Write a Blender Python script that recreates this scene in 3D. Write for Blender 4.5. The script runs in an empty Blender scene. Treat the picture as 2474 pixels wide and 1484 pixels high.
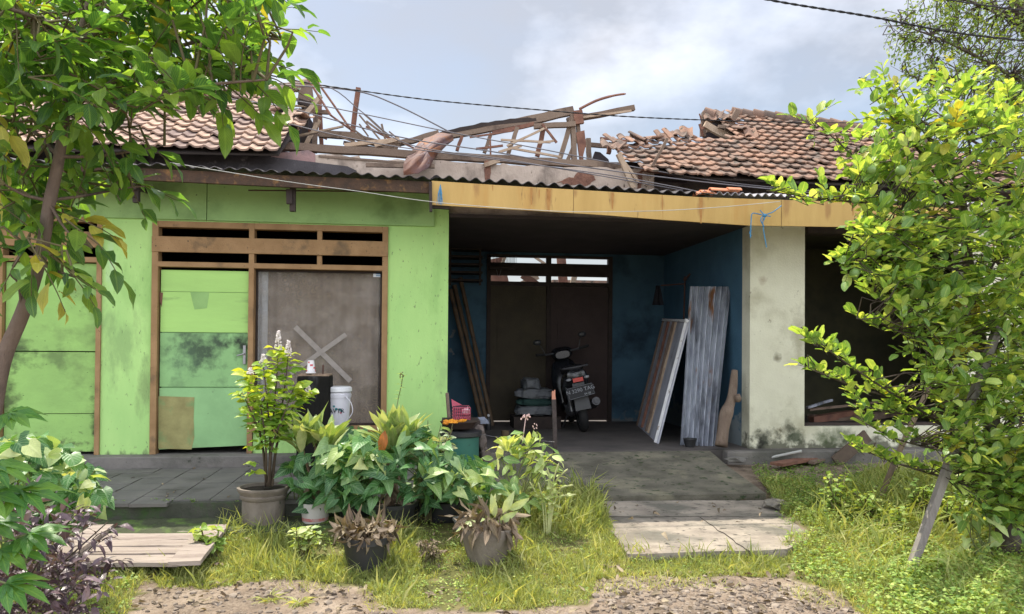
import bpy, bmesh, math, random
import numpy as np
from mathutils import Vector, Matrix, noise as mnoise
R = math.radians
random.seed(7); rng = np.random.default_rng(7)
S = bpy.context.scene
COL = S.collection

# ------------------------------------------------------------------ camera
F_PX, CX, CY, HOR = 1850.0, 1237.0, 742.0, 830.0      # in units of a 2474 x 1484 picture
YAW, PITCH, ROLL = R(7.0), R(0.7), 0.008
SHIFT = ((HOR - CY) / F_PX - math.tan(PITCH)) * F_PX / 2474.0
EYE = Vector((0, 0, 1.6))
_f = Vector((math.sin(YAW) * math.cos(PITCH), math.cos(YAW) * math.cos(PITCH), math.sin(PITCH)))
_r = Vector((math.cos(YAW), -math.sin(YAW), 0)); _u = _r.cross(_f)
CR = _r * math.cos(ROLL) + _u * math.sin(ROLL); CU = _u * math.cos(ROLL) - _r * math.sin(ROLL); CF = _f
cd = bpy.data.cameras.new("Camera"); cam = bpy.data.objects.new("Camera", cd); COL.objects.link(cam)
cd.sensor_width = 36; cd.lens = 36 * F_PX / 2474; cd.shift_y = SHIFT; cd.clip_start = .05; cd.clip_end = 3000
cam.matrix_world = Matrix.Translation(EYE) @ Matrix((CR, CU, -CF)).transposed().to_4x4()
S.camera = cam

# ------------------------------------------------------------------ light
SUN_EL, SUN_AZ = R(62), R(-32)          # azimuth from +Y (behind the house) towards -X
sdir = Vector((math.sin(SUN_AZ) * math.cos(SUN_EL), math.cos(SUN_AZ) * math.cos(SUN_EL), math.sin(SUN_EL)))
sl = bpy.data.lights.new("Sun", 'SUN'); sl.energy = 5.0; sl.angle = R(.5); sl.color = (1, .93, .8)
sun = bpy.data.objects.new("Sun", sl); COL.objects.link(sun)
sun.rotation_euler = (-sdir).to_track_quat('-Z', 'Y').to_euler()
w = bpy.data.worlds.new("World"); S.world = w; w.use_nodes = True
nt = w.node_tree; nt.nodes.clear(); N = nt.nodes.new; Lk = nt.links.new
out = N('ShaderNodeOutputWorld'); bg = N('ShaderNodeBackground'); sky = N('ShaderNodeTexSky')
sky.sky_type = 'NISHITA'; sky.sun_disc = False; sky.sun_elevation = SUN_EL; sky.sun_rotation = SUN_AZ
sky.air_density = 1.2; sky.dust_density = 1.6; bg.inputs[1].default_value = .12
tc = N('ShaderNodeTexCoord'); sx = N('ShaderNodeSeparateXYZ'); Lk(tc.outputs['Generated'], sx.inputs[0])
mp = N('ShaderNodeMapping'); mp.inputs['Scale'].default_value = (1, 1, 2.2); mp.inputs['Location'].default_value = (3.4, .9, 1.2)
Lk(tc.outputs['Generated'], mp.inputs[0])
nz = N('ShaderNodeTexNoise'); nz.inputs['Scale'].default_value = 2.2; nz.inputs['Detail'].default_value = 7; nz.inputs['Roughness'].default_value = .5
Lk(mp.outputs[0], nz.inputs[0])
rp = N('ShaderNodeMapRange'); rp.inputs[1].default_value = .36; rp.inputs[2].default_value = .68; rp.inputs[3].default_value = .35; rp.inputs[4].default_value = .95
Lk(nz.outputs[0], rp.inputs[0])
# clouds: thin veil in front of the sun side, brighter unseen cloud added behind the camera to fill the shaded front
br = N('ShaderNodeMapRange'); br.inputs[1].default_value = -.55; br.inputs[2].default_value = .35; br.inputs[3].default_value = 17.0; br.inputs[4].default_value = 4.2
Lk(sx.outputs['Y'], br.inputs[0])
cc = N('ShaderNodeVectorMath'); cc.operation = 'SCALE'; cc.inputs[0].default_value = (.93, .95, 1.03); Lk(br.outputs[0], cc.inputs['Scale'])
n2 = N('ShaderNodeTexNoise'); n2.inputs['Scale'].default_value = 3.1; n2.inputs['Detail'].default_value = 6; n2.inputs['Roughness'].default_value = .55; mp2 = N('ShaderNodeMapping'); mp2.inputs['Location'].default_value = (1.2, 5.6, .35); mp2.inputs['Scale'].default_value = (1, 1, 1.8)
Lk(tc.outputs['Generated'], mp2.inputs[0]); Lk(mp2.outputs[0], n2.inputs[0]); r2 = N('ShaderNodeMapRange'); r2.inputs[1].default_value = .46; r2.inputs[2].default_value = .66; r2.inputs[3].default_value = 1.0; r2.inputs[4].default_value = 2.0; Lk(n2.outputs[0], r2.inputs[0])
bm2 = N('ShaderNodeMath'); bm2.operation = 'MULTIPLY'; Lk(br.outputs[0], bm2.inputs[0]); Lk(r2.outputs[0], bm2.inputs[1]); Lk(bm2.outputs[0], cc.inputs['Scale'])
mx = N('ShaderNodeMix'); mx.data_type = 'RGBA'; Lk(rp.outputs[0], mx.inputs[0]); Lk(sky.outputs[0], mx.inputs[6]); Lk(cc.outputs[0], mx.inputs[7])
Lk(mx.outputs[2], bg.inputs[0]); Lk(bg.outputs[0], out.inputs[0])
S.view_settings.view_transform = 'Standard'; S.view_settings.look = 'None'
S.view_settings.exposure = 0.46; S.view_settings.gamma = 1
S.cycles.max_bounces = 8; S.cycles.diffuse_bounces = 4; S.cycles.glossy_bounces = 3; S.cycles.transmission_bounces = 5
S.cycles.transparent_max_bounces = 8; S.cycles.use_denoising = True; S.cycles.sample_clamp_indirect = 6

# ------------------------------------------------------------------ picture point -> world point
def ray(px, py):
    return (CF + CR * ((px - CX) / F_PX) + CU * ((CY - py) / F_PX + SHIFT * 2474 / F_PX))
def P(px, py, Y):
    d = ray(px, py); return EYE + d * (Y / d.y)
def G(px, py, z=0.0):
    d = ray(px, py); return EYE + d * ((z - 1.6) / d.z)
def PL(px, py, o, n):
    d = ray(px, py); return EYE + d * ((o - EYE).dot(n) / d.dot(n))
def PX(p):
    q = Vector(p) - EYE; z = q.dot(CF)
    return CX + F_PX * q.dot(CR) / z, CY - F_PX * (q.dot(CU) / z - SHIFT * 2474 / F_PX)
def Xat(px, Y, py=800): return P(px, py, Y).x
def Zat(px, py, Y): return P(px, py, Y).z
V = Vector

# ------------------------------------------------------------------ materials
MATS = {}
def mat(name, c1, c2=None, scale=6, rough=.8, c3=None, s3=1.5, t3=(.55, .65), bump=.2, bs=40, metal=0, spec=.3, stretch=(1, 1, 1), detail=6, dirt=None, dirt_z=(0, 0), tint=False, c4=None, s4=30, t4=(.62, .68), spots=()):
    if name in MATS: return MATS[name]
    m = bpy.data.materials.new(name); m.use_nodes = True; t = m.node_tree; n = t.nodes; l = t.links.new
    b = n['Principled BSDF']; b.inputs['Roughness'].default_value = rough; b.inputs['Metallic'].default_value = metal
    b.inputs['Specular IOR Level'].default_value = spec
    tc = n.new('ShaderNodeTexCoord'); mp = n.new('ShaderNodeMapping'); mp.inputs['Scale'].default_value = stretch
    l(tc.outputs['Object'], mp.inputs[0])
    def nz(sc, det=detail, off=0):
        x = n.new('ShaderNodeTexNoise'); x.inputs['Scale'].default_value = sc; x.inputs['Detail'].default_value = det; x.inputs['Roughness'].default_value = .6
        if off:
            m2 = n.new('ShaderNodeMapping'); m2.inputs['Location'].default_value = (off, off * .7, off * 1.3); l(mp.outputs[0], m2.inputs[0]); l(m2.outputs[0], x.inputs[0])
        else: l(mp.outputs[0], x.inputs[0])
        return x.outputs[0]
    def rng_(v, a, b_, lo=0, hi=1):
        x = n.new('ShaderNodeMapRange'); x.inputs[1].default_value = a; x.inputs[2].default_value = b_; x.inputs[3].default_value = lo; x.inputs[4].default_value = hi; l(v, x.inputs[0]); return x.outputs[0]
    def mixc(fac, a, b_):
        x = n.new('ShaderNodeMix'); x.data_type = 'RGBA'
        l(fac, x.inputs[0]) if not isinstance(fac, float) else setattr(x.inputs[0], 'default_value', fac)
        for i, v in ((6, a), (7, b_)):
            if isinstance(v, tuple): x.inputs[i].default_value = (*v, 1)
            else: l(v, x.inputs[i])
        return x.outputs[2]
    c2 = c2 or tuple(v * .75 for v in c1)
    fac = rng_(nz(scale), .35, .65)
    if tint:
        at = n.new('ShaderNodeAttribute'); at.attribute_name = 'tint'
        ad = n.new('ShaderNodeMath'); ad.operation = 'MULTIPLY_ADD'; l(fac, ad.inputs[0]); ad.inputs[1].default_value = .35; l(at.outputs['Fac'], ad.inputs[2]); fac = ad.outputs[0]
        ad.use_clamp = True
    c = mixc(fac, c1, c2)
    if c3: c = mixc(rng_(nz(s3, 8, 5.3), *t3), c, c3)
    if c4: c = mixc(rng_(nz(s4, 3, 9.1), *t4), c, c4)
    if dirt:
        sp = n.new('ShaderNodeSeparateXYZ'); g = n.new('ShaderNodeNewGeometry'); l(g.outputs['Position'], sp.inputs[0])
        h = rng_(sp.outputs[2], dirt_z[0], dirt_z[1], 1, 0)
        nn = rng_(nz(7, 10, 2.2), .3, .7, -.45, .45)
        a = n.new('ShaderNodeMath'); a.operation = 'ADD'; l(h, a.inputs[0]); l(nn, a.inputs[1])
        c = mixc(rng_(a.outputs[0], .45, .75, 0, .85), c, dirt)
    for (sp_, rad, sc_, col_, st_) in spots:      # stains with a place of their own
        g2 = n.new('ShaderNodeNewGeometry'); sb = n.new('ShaderNodeVectorMath'); sb.operation = 'SUBTRACT'; l(g2.outputs['Position'], sb.inputs[0]); sb.inputs[1].default_value = sp_
        ml = n.new('ShaderNodeVectorMath'); ml.operation = 'MULTIPLY'; l(sb.outputs[0], ml.inputs[0]); ml.inputs[1].default_value = sc_
        ln = n.new('ShaderNodeVectorMath'); ln.operation = 'LENGTH'; l(ml.outputs[0], ln.inputs[0])
        ad2 = n.new('ShaderNodeMath'); ad2.operation = 'ADD'; l(ln.outputs['Value'], ad2.inputs[0]); l(rng_(nz(8, 8, 3.3), .25, .75, -rad * .7, rad * .7), ad2.inputs[1])
        c = mixc(rng_(ad2.outputs[0], rad, rad * .15, 0, st_), c, col_)
    l(c, b.inputs['Base Color'])
    if bump:
        bp = n.new('ShaderNodeBump'); bp.inputs['Strength'].default_value = bump; bp.inputs['Distance'].default_value = .02
        l(nz(bs, 8), bp.inputs['Height']); l(bp.outputs[0], b.inputs['Normal'])
    MATS[name] = m; return m

def leafmat(name, dark, mid, lite, trans=.4, rough=.42, vein=None, vs=9, vw=.5, glow=1.9, back=None):
    m = bpy.data.materials.new(name); m.use_nodes = True; t = m.node_tree; n = t.nodes; l = t.links.new
    b = n['Principled BSDF']; b.inputs['Roughness'].default_value = rough; b.inputs['Specular IOR Level'].default_value = .45
    at = n.new('ShaderNodeAttribute'); at.attribute_name = 'tint'
    cr = n.new('ShaderNodeValToRGB'); e = cr.color_ramp.elements
    e[0].position = 0; e[0].color = (*dark, 1); e[1].position = 1; e[1].color = (*lite, 1)
    k = cr.color_ramp.elements.new(.5); k.color = (*mid, 1)
    l(at.outputs['Fac'], cr.inputs[0]); c = cr.outputs[0]
    uv = n.new('ShaderNodeUVMap'); sp = n.new('ShaderNodeSeparateXYZ'); l(uv.outputs[0], sp.inputs[0])
    # midrib + side veins, from the leaf's own coordinates
    ab = n.new('ShaderNodeMath'); ab.operation = 'SUBTRACT'; l(sp.outputs[0], ab.inputs[0]); ab.inputs[1].default_value = .5
    aa = n.new('ShaderNodeMath'); aa.operation = 'ABSOLUTE'; l(ab.outputs[0], aa.inputs[0])
    q = n.new('ShaderNodeMath'); q.operation = 'MULTIPLY_ADD'; l(aa.outputs[0], q.inputs[0]); q.inputs[1].default_value = -.8; l(sp.outputs[1], q.inputs[2])
    q2 = n.new('ShaderNodeMath'); q2.operation = 'MULTIPLY'; l(q.outputs[0], q2.inputs[0]); q2.inputs[1].default_value = vs * 6.283
    sn = n.new('ShaderNodeMath'); sn.operation = 'SINE'; l(q2.outputs[0], sn.inputs[0])
    v1 = n.new('ShaderNodeMapRange'); v1.inputs[1].default_value = .55; v1.inputs[2].default_value = 1; l(sn.outputs[0], v1.inputs[0])
    v2 = n.new('ShaderNodeMapRange'); v2.inputs[1].default_value = .09; v2.inputs[2].default_value = .03; l(aa.outputs[0], v2.inputs[0])
    mxv = n.new('ShaderNodeMath'); mxv.operation = 'MAXIMUM'; l(v1.outputs[0], mxv.inputs[0]); l(v2.outputs[0], mxv.inputs[1])
    ms = n.new('ShaderNodeMath'); ms.operation = 'MULTIPLY'; l(mxv.outputs[0], ms.inputs[0]); ms.inputs[1].default_value = vw if vein else .22
    vv = n.new('ShaderNodeMix'); vv.data_type = 'RGBA'; l(ms.outputs[0], vv.inputs[0]); l(c, vv.inputs[6])
    vv.inputs[7].default_value = (*(vein or tuple(min(1, x * 1.8) for x in lite)), 1)
    c = vv.outputs[2]; tc0 = n.new('ShaderNodeTexCoord')
    for sc_, lo_, hi_, col_, st_ in ((11, .35, .7, (.55, .62, .5), .8), (70, .66, .74, (.45, .30, .16), .7)):      # dusty / duller areas, small brown blemishes
        nq = n.new('ShaderNodeTexNoise'); nq.inputs['Scale'].default_value = sc_; nq.inputs['Detail'].default_value = 5; l(tc0.outputs['Object'], nq.inputs[0])
        mq = n.new('ShaderNodeMapRange'); mq.inputs[1].default_value = lo_; mq.inputs[2].default_value = hi_; mq.inputs[4].default_value = st_; l(nq.outputs[0], mq.inputs[0])
        xq = n.new('ShaderNodeMix'); xq.data_type = 'RGBA'; xq.blend_type = 'MULTIPLY'; l(mq.outputs[0], xq.inputs[0]); l(c, xq.inputs[6]); xq.inputs[7].default_value = (*col_, 1); c = xq.outputs[2]
    l(c, b.inputs['Base Color'])
    nz = n.new('ShaderNodeTexNoise'); nz.inputs['Scale'].default_value = 60; tc = n.new('ShaderNodeTexCoord'); l(tc.outputs['Object'], nz.inputs[0])
    bp = n.new('ShaderNodeBump'); bp.inputs['Strength'].default_value = .25; bp.inputs['Distance'].default_value = .01; l(mxv.outputs[0], bp.inputs['Height']); l(bp.outputs[0], b.inputs['Normal'])
    tr = n.new('ShaderNodeBsdfTranslucent'); gl = n.new('ShaderNodeMix'); gl.data_type = 'RGBA'; gl.blend_type = 'MULTIPLY'; gl.inputs[0].default_value = 1
    gl.clamp_result = False; l(c, gl.inputs[6]); gl.inputs[7].default_value = (glow * 1.15, glow, glow * .35, 1); l(gl.outputs[2], tr.inputs[0])
    mm = n.new('ShaderNodeMixShader'); mm.inputs[0].default_value = trans; l(b.outputs[0], mm.inputs[1]); l(tr.outputs[0], mm.inputs[2])
    l(mm.outputs[0], n['Material Output'].inputs[0]); MATS[name] = m; return m

# ------------------------------------------------------------------ objects
ORG = {}
def thing(name, label, cat, loc, group=None):
    o = bpy.data.objects.new(name, None); COL.objects.link(o); o.location = loc; o.empty_display_size = .1
    o['label'] = label; o['category'] = cat
    if group: o['group'] = group
    ORG[o.name] = V(loc); return o
def tag(o, label, cat, group=None, kind=None):
    if label: o['label'] = label
    if cat: o['category'] = cat
    if group: o['group'] = group
    if kind: o['kind'] = kind
    return o
def link_mesh(name, me, parent, loc=None):
    o = bpy.data.objects.new(name, me); COL.objects.link(o)
    if parent is not None:
        o.parent = parent; ORG[o.name] = ORG[parent.name]
    else:
        o.location = loc or V((0, 0, 0)); ORG[o.name] = V(o.location)
    return o
class MB:
    def __init__(s): s.v = []; s.f = []; s.t = []
    def _add(s, vs, fs, tint=.5):
        k = len(s.v); s.v += [V(x) for x in vs]; s.f += [tuple(i + k for i in f) for f in fs]; s.t += [tint] * len(vs)
    def box(s, a, b, tint=.5):
        x0, x1 = sorted((a[0], b[0])); y0, y1 = sorted((a[1], b[1])); z0, z1 = sorted((a[2], b[2]))
        s._add([(x, y, z) for z in (z0, z1) for y in (y0, y1) for x in (x0, x1)],
               [(0, 2, 3, 1), (4, 5, 7, 6), (0, 1, 5, 4), (2, 6, 7, 3), (0, 4, 6, 2), (1, 3, 7, 5)], tint); return s
    def prism(s, pts, off, tint=.5):
        """closed slab: polygon pts extruded by the vector off"""
        n = len(pts); off = V(off)
        s._add([V(p) for p in pts] + [V(p) + off for p in pts], [tuple(range(n))[::-1], tuple(range(n, 2 * n))] + [(i, (i + 1) % n, n + (i + 1) % n, n + i) for i in range(n)], tint); return s
    def beam(s, a, b, w, h=None, up=(0, 0, 1), seg=1, wob=0, tint=.5, taper=1):
        a, b = V(a), V(b); h = h or w; d = (b - a).normalized(); sd = d.cross(V(up))
        if sd.length < .05: sd = d.cross(V((0, 1, 0)))
        sd.normalize(); u = sd.cross(d); vs = []; fs = []
        for i in range(seg + 1):
            t = i / seg; c = a.lerp(b, t) + (sd * random.uniform(-wob, wob) + u * random.uniform(-wob, wob) if 0 < i < seg else V())
            k = 1 + (taper - 1) * t
            for p, q in ((-1, -1), (1, -1), (1, 1), (-1, 1)): vs.append(c + sd * w / 2 * p * k + u * h / 2 * q * k)
            if i:
                o = (i - 1) * 4
                for j in range(4): fs.append((o + j, o + (j + 1) % 4, o + 4 + (j + 1) % 4, o + 4 + j))
        fs += [(3, 2, 1, 0), tuple(seg * 4 + j for j in range(4))]; s._add(vs, fs, tint); return s
    def tube(s, pts, r, n=6, tint=.5, cap=True):
        pts = [V(p) for p in pts]
        if not hasattr(r, '__len__'): r = [r] * len(pts)
        vs = []; fs = []; prev = None
        for i, p in enumerate(pts):
            d = (pts[min(i + 1, len(pts) - 1)] - pts[max(i - 1, 0)]).normalized()
            if prev is None:
                a = d.cross(V((0, 0, 1)))
                if a.length < .1: a = d.cross(V((1, 0, 0)))
            else: a = prev - d * prev.dot(d)
            a.normalize(); prev = a; b = d.cross(a)
            for j in range(n):
                q = 2 * math.pi * j / n; vs.append(p + (a * math.cos(q) + b * math.sin(q)) * r[i])
            if i:
                o = (i - 1) * n
                for j in range(n): fs.append((o + j, o + (j + 1) % n, o + n + (j + 1) % n, o + n + j))
        if cap: fs += [tuple(range(n))[::-1], tuple(range(len(vs) - n, len(vs)))]
        s._add(vs, fs, tint); return s
    def lathe(s, c, prof, n=24, tilt=None, wob=0, tint=.5, axis=None):
        c = V(c); vs = []; fs = []; m = tilt or Matrix.Identity(3)
        for i, (r_, z) in enumerate(prof):
            for j in range(n):
                q = 2 * math.pi * j / n; rr = r_ * (1 + random.uniform(-wob, wob))
                vs.append(c + m @ V((rr * math.cos(q), rr * math.sin(q), z)))
            if i:
                o = (i - 1) * n
                for j in range(n): fs.append((o + j, o + (j + 1) % n, o + n + (j + 1) % n, o + n + j))
        if prof[0][0] > 1e-4: fs.append(tuple(range(n))[::-1])
        if prof[-1][0] > 1e-4: fs.append(tuple(range(len(vs) - n, len(vs))))
        s._add(vs, fs, tint); return s
    def blob(s, c, r, k=.25, sub=2, tint=.5, seed=0):
        bm = bmesh.new(); bmesh.ops.create_icosphere(bm, subdivisions=sub, radius=1)
        c = V(c); r = V(r) if hasattr(r, '__len__') else V((r, r, r))
        vs = []
        for v in bm.verts:
            f = 1 + k * mnoise.noise(v.co * 1.6 + V((seed, seed * 2, 0))); vs.append(c + V((v.co.x * r.x, v.co.y * r.y, v.co.z * r.z)) * f)
        fs = [tuple(v.index for v in f.verts) for f in bm.faces]; bm.free(); s._add(vs, fs, tint); return s
    def grid(s, fn, nu, nv, thick=None, tint=.5):
        vs = [V(fn(i / nu, j / nv)) for j in range(nv + 1) for i in range(nu + 1)]
        fs = [(j * (nu + 1) + i, j * (nu + 1) + i + 1, (j + 1) * (nu + 1) + i + 1, (j + 1) * (nu + 1) + i) for j in range(nv) for i in range(nu)]
        if thick is not None:
            k = len(vs); th = V(thick); vs += [v + th for v in vs]; fs += [tuple(i + k for i in f[::-1]) for f in fs]
            rim = [i for i in range(nu + 1)] + [j * (nu + 1) + nu for j in range(1, nv + 1)] + [nv * (nu + 1) + i for i in range(nu - 1, -1, -1)] + [j * (nu + 1) for j in range(nv - 1, 0, -1)]
            for a, b in zip(rim, rim[1:] + rim[:1]): fs.append((b, a, a + k, b + k))
        s._add(vs, fs, tint); return s
    def build(s, name, m, parent=None, smooth=False, loc=None, bevel=0):
        o0 = ORG[parent.name] if parent is not None else (V(loc) if loc is not None else V((0, 0, 0)))
        me = bpy.data.meshes.new(name); me.from_pydata([v - o0 for v in s.v], [], s.f); me.materials.append(m)
        at = me.attributes.new('tint', 'FLOAT', 'POINT'); at.data.foreach_set('value', s.t)
        bm = bmesh.new(); bm.from_mesh(me); bmesh.ops.recalc_face_normals(bm, faces=bm.faces); bm.to_mesh(me); bm.free()
        if smooth:
            me.polygons.foreach_set('use_smooth', [True] * len(me.polygons))
            if smooth != 'all':
                me.set_sharp_from_angle(angle=R(40))
        o = link_mesh(name, me, parent, o0 if parent is None else None)
        if bevel:
            b = o.modifiers.new('b', 'BEVEL'); b.width = bevel; b.segments = 2; b.limit_method = 'ANGLE'
        return o

def rows(*a): return np.array(a, float)
TPL = {   # rows of (mid t, edge t, half width)
 'ovate': rows((0, .0, .03), (.14, .12, .62), (.35, .33, 1), (.6, .6, .9), (.82, .83, .5)),
 'lance': rows((0, .0, .05), (.2, .2, .7), (.45, .45, 1), (.75, .75, .62)),
 'round': rows((0, .0, .1), (.15, .12, .75), (.45, .42, 1.05), (.75, .76, .85), (.93, .95, .4)),
 'arrow': rows((.0, -.3, .75), (.18, .02, 1.1), (.42, .36, .85), (.7, .7, .42)),
 'heart': rows((.0, -.16, .6), (.15, .05, 1.05), (.4, .36, 1.05), (.7, .7, .55)),
 'cheap': rows((0, .0, .1), (.45, .45, 1)),
}
class Leaves:
    def __init__(s, tpl): s.T = TPL[tpl]; s.rec = []
    def add(s, p, d, up, L, W, droop=.15, fold=.25, tint=.5, twist=0, wave=0):
        d = V(d).normalized(); x = d.cross(V(up))
        if x.length < 1e-3: x = d.cross(V((1, .3, .2)))
        x.normalize(); n = x.cross(d)
        s.rec.append((*p, *x, *d, *n, L, W, droop, fold, tint, random.random()))
    def build(s, name, m, parent=None, loc=None):
        A = np.array(s.rec); n = len(A); T = s.T; k = len(T)
        pos, x, d, nn = A[:, 0:3], A[:, 3:6], A[:, 6:9], A[:, 9:12]
        L, W, dr, fo, ti, rd = (A[:, i] for i in range(12, 18))
        vx = []; vy = []; uu = []; vv = []
        for tm, te, hw in T:
            for sg, t, hh in ((-1, te, hw), (0, tm, 0), (1, te, hw)): vx.append(sg * hh); vy.append(t); uu.append(.5 + .5 * sg); vv.append(t)
        vx.append(0); vy.append(1); uu.append(.5); vv.append(1)
        vx = np.array(vx); vy = np.array(vy); nvt = len(vx)
        ax = vx[None] * W[:, None] / 2; ay = vy[None] * L[:, None]
        az = -dr[:, None] * L[:, None] * np.clip(vy, 0, 1)[None] ** 2 + fo[:, None] * np.abs(ax) + .04 * L[:, None] * np.sin(vy[None] * 9 + rd[:, None] * 6) * np.sign(vx)[None]
        ay = ay * (1 - .35 * np.abs(dr[:, None]) * np.clip(vy, 0, 1)[None])
        co = pos[:, None] + x[:, None] * ax[..., None] + d[:, None] * ay[..., None] + nn[:, None] * az[..., None]
        fs = []
        for r_ in range(k - 1):
            a = r_ * 3; b = a + 3; fs += [(a, a + 1, b + 1, b), (a + 1, a + 2, b + 2, b + 1)]
        a = (k - 1) * 3; tip = nvt - 1; tris = [(a, a + 1, tip), (a + 1, a + 2, tip)]
        loops = []; starts = []; 
        base = np.arange(n)[:, None] * nvt
        q = np.array(fs).reshape(-1) if fs else np.zeros(0, int); t3 = np.array(tris).reshape(-1)
        per = np.concatenate([q, t3]); LI = (base + per[None]).reshape(-1)
        sizes = np.array([4] * len(fs) + [3] * 2); st = np.concatenate([[0], np.cumsum(sizes)[:-1]])
        ST = (np.arange(n)[:, None] * sizes.sum() + st[None]).reshape(-1)
        o0 = ORG[parent.name] if parent is not None else (V(loc) if loc is not None else V((0, 0, 0)))
        co = co.reshape(-1, 3) - np.array(o0)
        me = bpy.data.meshes.new(name); me.vertices.add(len(co)); me.vertices.foreach_set('co', co.reshape(-1))
        me.loops.add(len(LI)); me.loops.foreach_set('vertex_index', LI.astype(np.int32)); me.polygons.add(len(ST)); me.polygons.foreach_set('loop_start', ST.astype(np.int32))
        me.update(calc_edges=True); me.validate()
        uv = me.uv_layers.new(name='UVMap'); U = np.stack([np.array(uu)[per], np.array(vv)[per]], 1); uv.data.foreach_set('uv', np.tile(U, (n, 1)).reshape(-1))
        at = me.attributes.new('tint', 'FLOAT', 'POINT'); at.data.foreach_set('value', np.repeat(ti, nvt))
        me.polygons.foreach_set('use_smooth', [True] * len(me.polygons)); me.materials.append(m)
        return link_mesh(name, me, parent, o0 if parent is None else None)
def rv(s=1.0): return V((random.gauss(0, s), random.gauss(0, s), random.gauss(0, s)))
def rt(a, b): return random.uniform(a, b)
def catmull(pts, k=5):
    pts = [V(p) for p in pts]; out_ = []
    for i in range(len(pts) - 1):
        p0 = pts[max(i - 1, 0)]; p1 = pts[i]; p2 = pts[i + 1]; p3 = pts[min(i + 2, len(pts) - 1)]
        for j in range(k):
            t = j / k; out_.append(.5 * ((2 * p1) + (p2 - p0) * t + (2 * p0 - 5 * p1 + 4 * p2 - p3) * t * t + (3 * p1 - p0 - 3 * p2 + p3) * t ** 3))
    return out_ + [pts[-1]]
def sprig(lv, mb, p, d, L, n, ll, lw, droop=.2, fold=.3, tint=(.1, .9), r=.003, gravity=-.3, spread=.9, petiole=0, upright=None, jit=.25):
    """a twig that carries alternate leaves"""
    p = V(p); d = V(d).normalized(); pts = [p.copy()]; seg = max(3, n // 2)
    for i in range(seg):
        d = (d + V((0, 0, gravity / seg)) + rv(.08)).normalized(); p = p + d * L / seg; pts.append(p.copy())
    mb.tube(pts, [r * (1 - .6 * i / seg) for i in range(seg + 1)], 4, cap=False)
    ph = rt(0, 6.28)
    for i in range(n):
        t = (i + .6) / n * seg; k = min(int(t), seg - 1); q = pts[k].lerp(pts[k + 1], t - k); dd = (pts[k + 1] - pts[k]).normalized()
        a = dd.cross(V((0, 0, 1))); a = a.normalized() if a.length > .05 else V((1, 0, 0)); b = a.cross(dd)
        ph += 2.4 + rt(-.3, .3)
        sd = a * math.cos(ph) + b * math.sin(ph) * .6
        ld = (sd * spread + dd * (.5 + .6 * i / n) + rv(jit * .5)).normalized()
        if upright: ld = (ld + V(upright)).normalized()
        if i == n - 1: ld = (dd + rv(.15)).normalized()
        up = (V((0, 0, 1)) + rv(jit)).normalized(); s_ = rt(.45, 1.15)
        lv.add(q + ld * petiole, ld, up, ll * s_, lw * s_, droop * rt(.4, 1.6), fold, rt(*tint))
def tri_pt(poly, n):
    """n random points inside the ground polygon (x, y)"""
    poly = np.array([(p[0], p[1]) for p in poly]); lo = poly.min(0); hi = poly.max(0); o = np.zeros((0, 2))
    while len(o) < n:
        q = rng.uniform(lo, hi, (n * 2, 2)); o = np.concatenate([o, q[inside(q, poly)]])
    return o[:n]
def inside(q, poly):
    c = np.zeros(len(q), bool); m = len(poly)
    for i in range(m):
        (x1, y1), (x2, y2) = poly[i], poly[(i + 1) % m]
        k = ((y1 > q[:, 1]) != (y2 > q[:, 1])) & (q[:, 0] < (x2 - x1) * (q[:, 1] - y1) / (y2 - y1 + 1e-12) + x1); c ^= k
    return c
def area(poly):
    p = np.array([(a[0], a[1]) for a in poly]); return abs(np.sum(p[:, 0] * np.roll(p[:, 1], -1) - p[:, 1] * np.roll(p[:, 0], -1))) / 2
def text(s, size, name, m, mtx, parent, ext=.001):
    cu = bpy.data.curves.new(name, 'FONT'); cu.body = s; cu.size = size; cu.extrude = ext; cu.align_x = 'CENTER'; cu.align_y = 'CENTER'
    t = bpy.data.objects.new(name, cu); me = bpy.data.meshes.new_from_object(t); bpy.data.objects.remove(t); bpy.data.curves.remove(cu)
    me.name = name; me.transform(Matrix.Translation(-ORG[parent.name]) @ mtx); me.materials.clear(); me.materials.append(m)
    return link_mesh(name, me, parent)
#PART2
# ------------------------------------------------------------------ palette
WF = 8.5                       # the front wall's plane; inner back wall at WB
WB = 11.65
FLZ, CEZ = .40, 3.0
green = mat('green_paint', (.42, .66, .225), (.36, .60, .20), 2.2, .75, c3=(.26, .47, .14), s3=1.3, t3=(.55, .72), bump=.15, bs=60, dirt=(.13, .17, .08), dirt_z=(.3, .5), stretch=(1.5, 1, .6), c4=(.17, .25, .10), s4=26, t4=(.66, .72), spots=((P(285, 830, 8.5), .28, (1, 1, .6), (.17, .27, .11), .5), (P(268, 640, 8.5), .05, (1, 1, .15), (.45, .62, .40), .6), (P(350, 940, 8.5), .10, (1, 1, .3), (.16, .22, .09), .6), (P(1070, 900, 8.5), .12, (1, 1, .3), (.25, .38, .15), .5)))
green_panel = mat('green_panel_paint', (.30, .48, .18), (.26, .42, .16), 3, .8, c3=(.17, .28, .10), s3=1.6, t3=(.52, .68), bump=.12, bs=50, c4=(.10, .14, .06), s4=22, t4=(.70, .78))  # same green as the wall, a little weathered, eave shade painted into it
door_a = mat('door_lime', (.38, .63, .18), (.33, .55, .16), 2, .7, c3=(.22, .36, .12), s3=3, t3=(.6, .72), bump=.15, bs=30, stretch=(.5, 1, 2))
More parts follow.
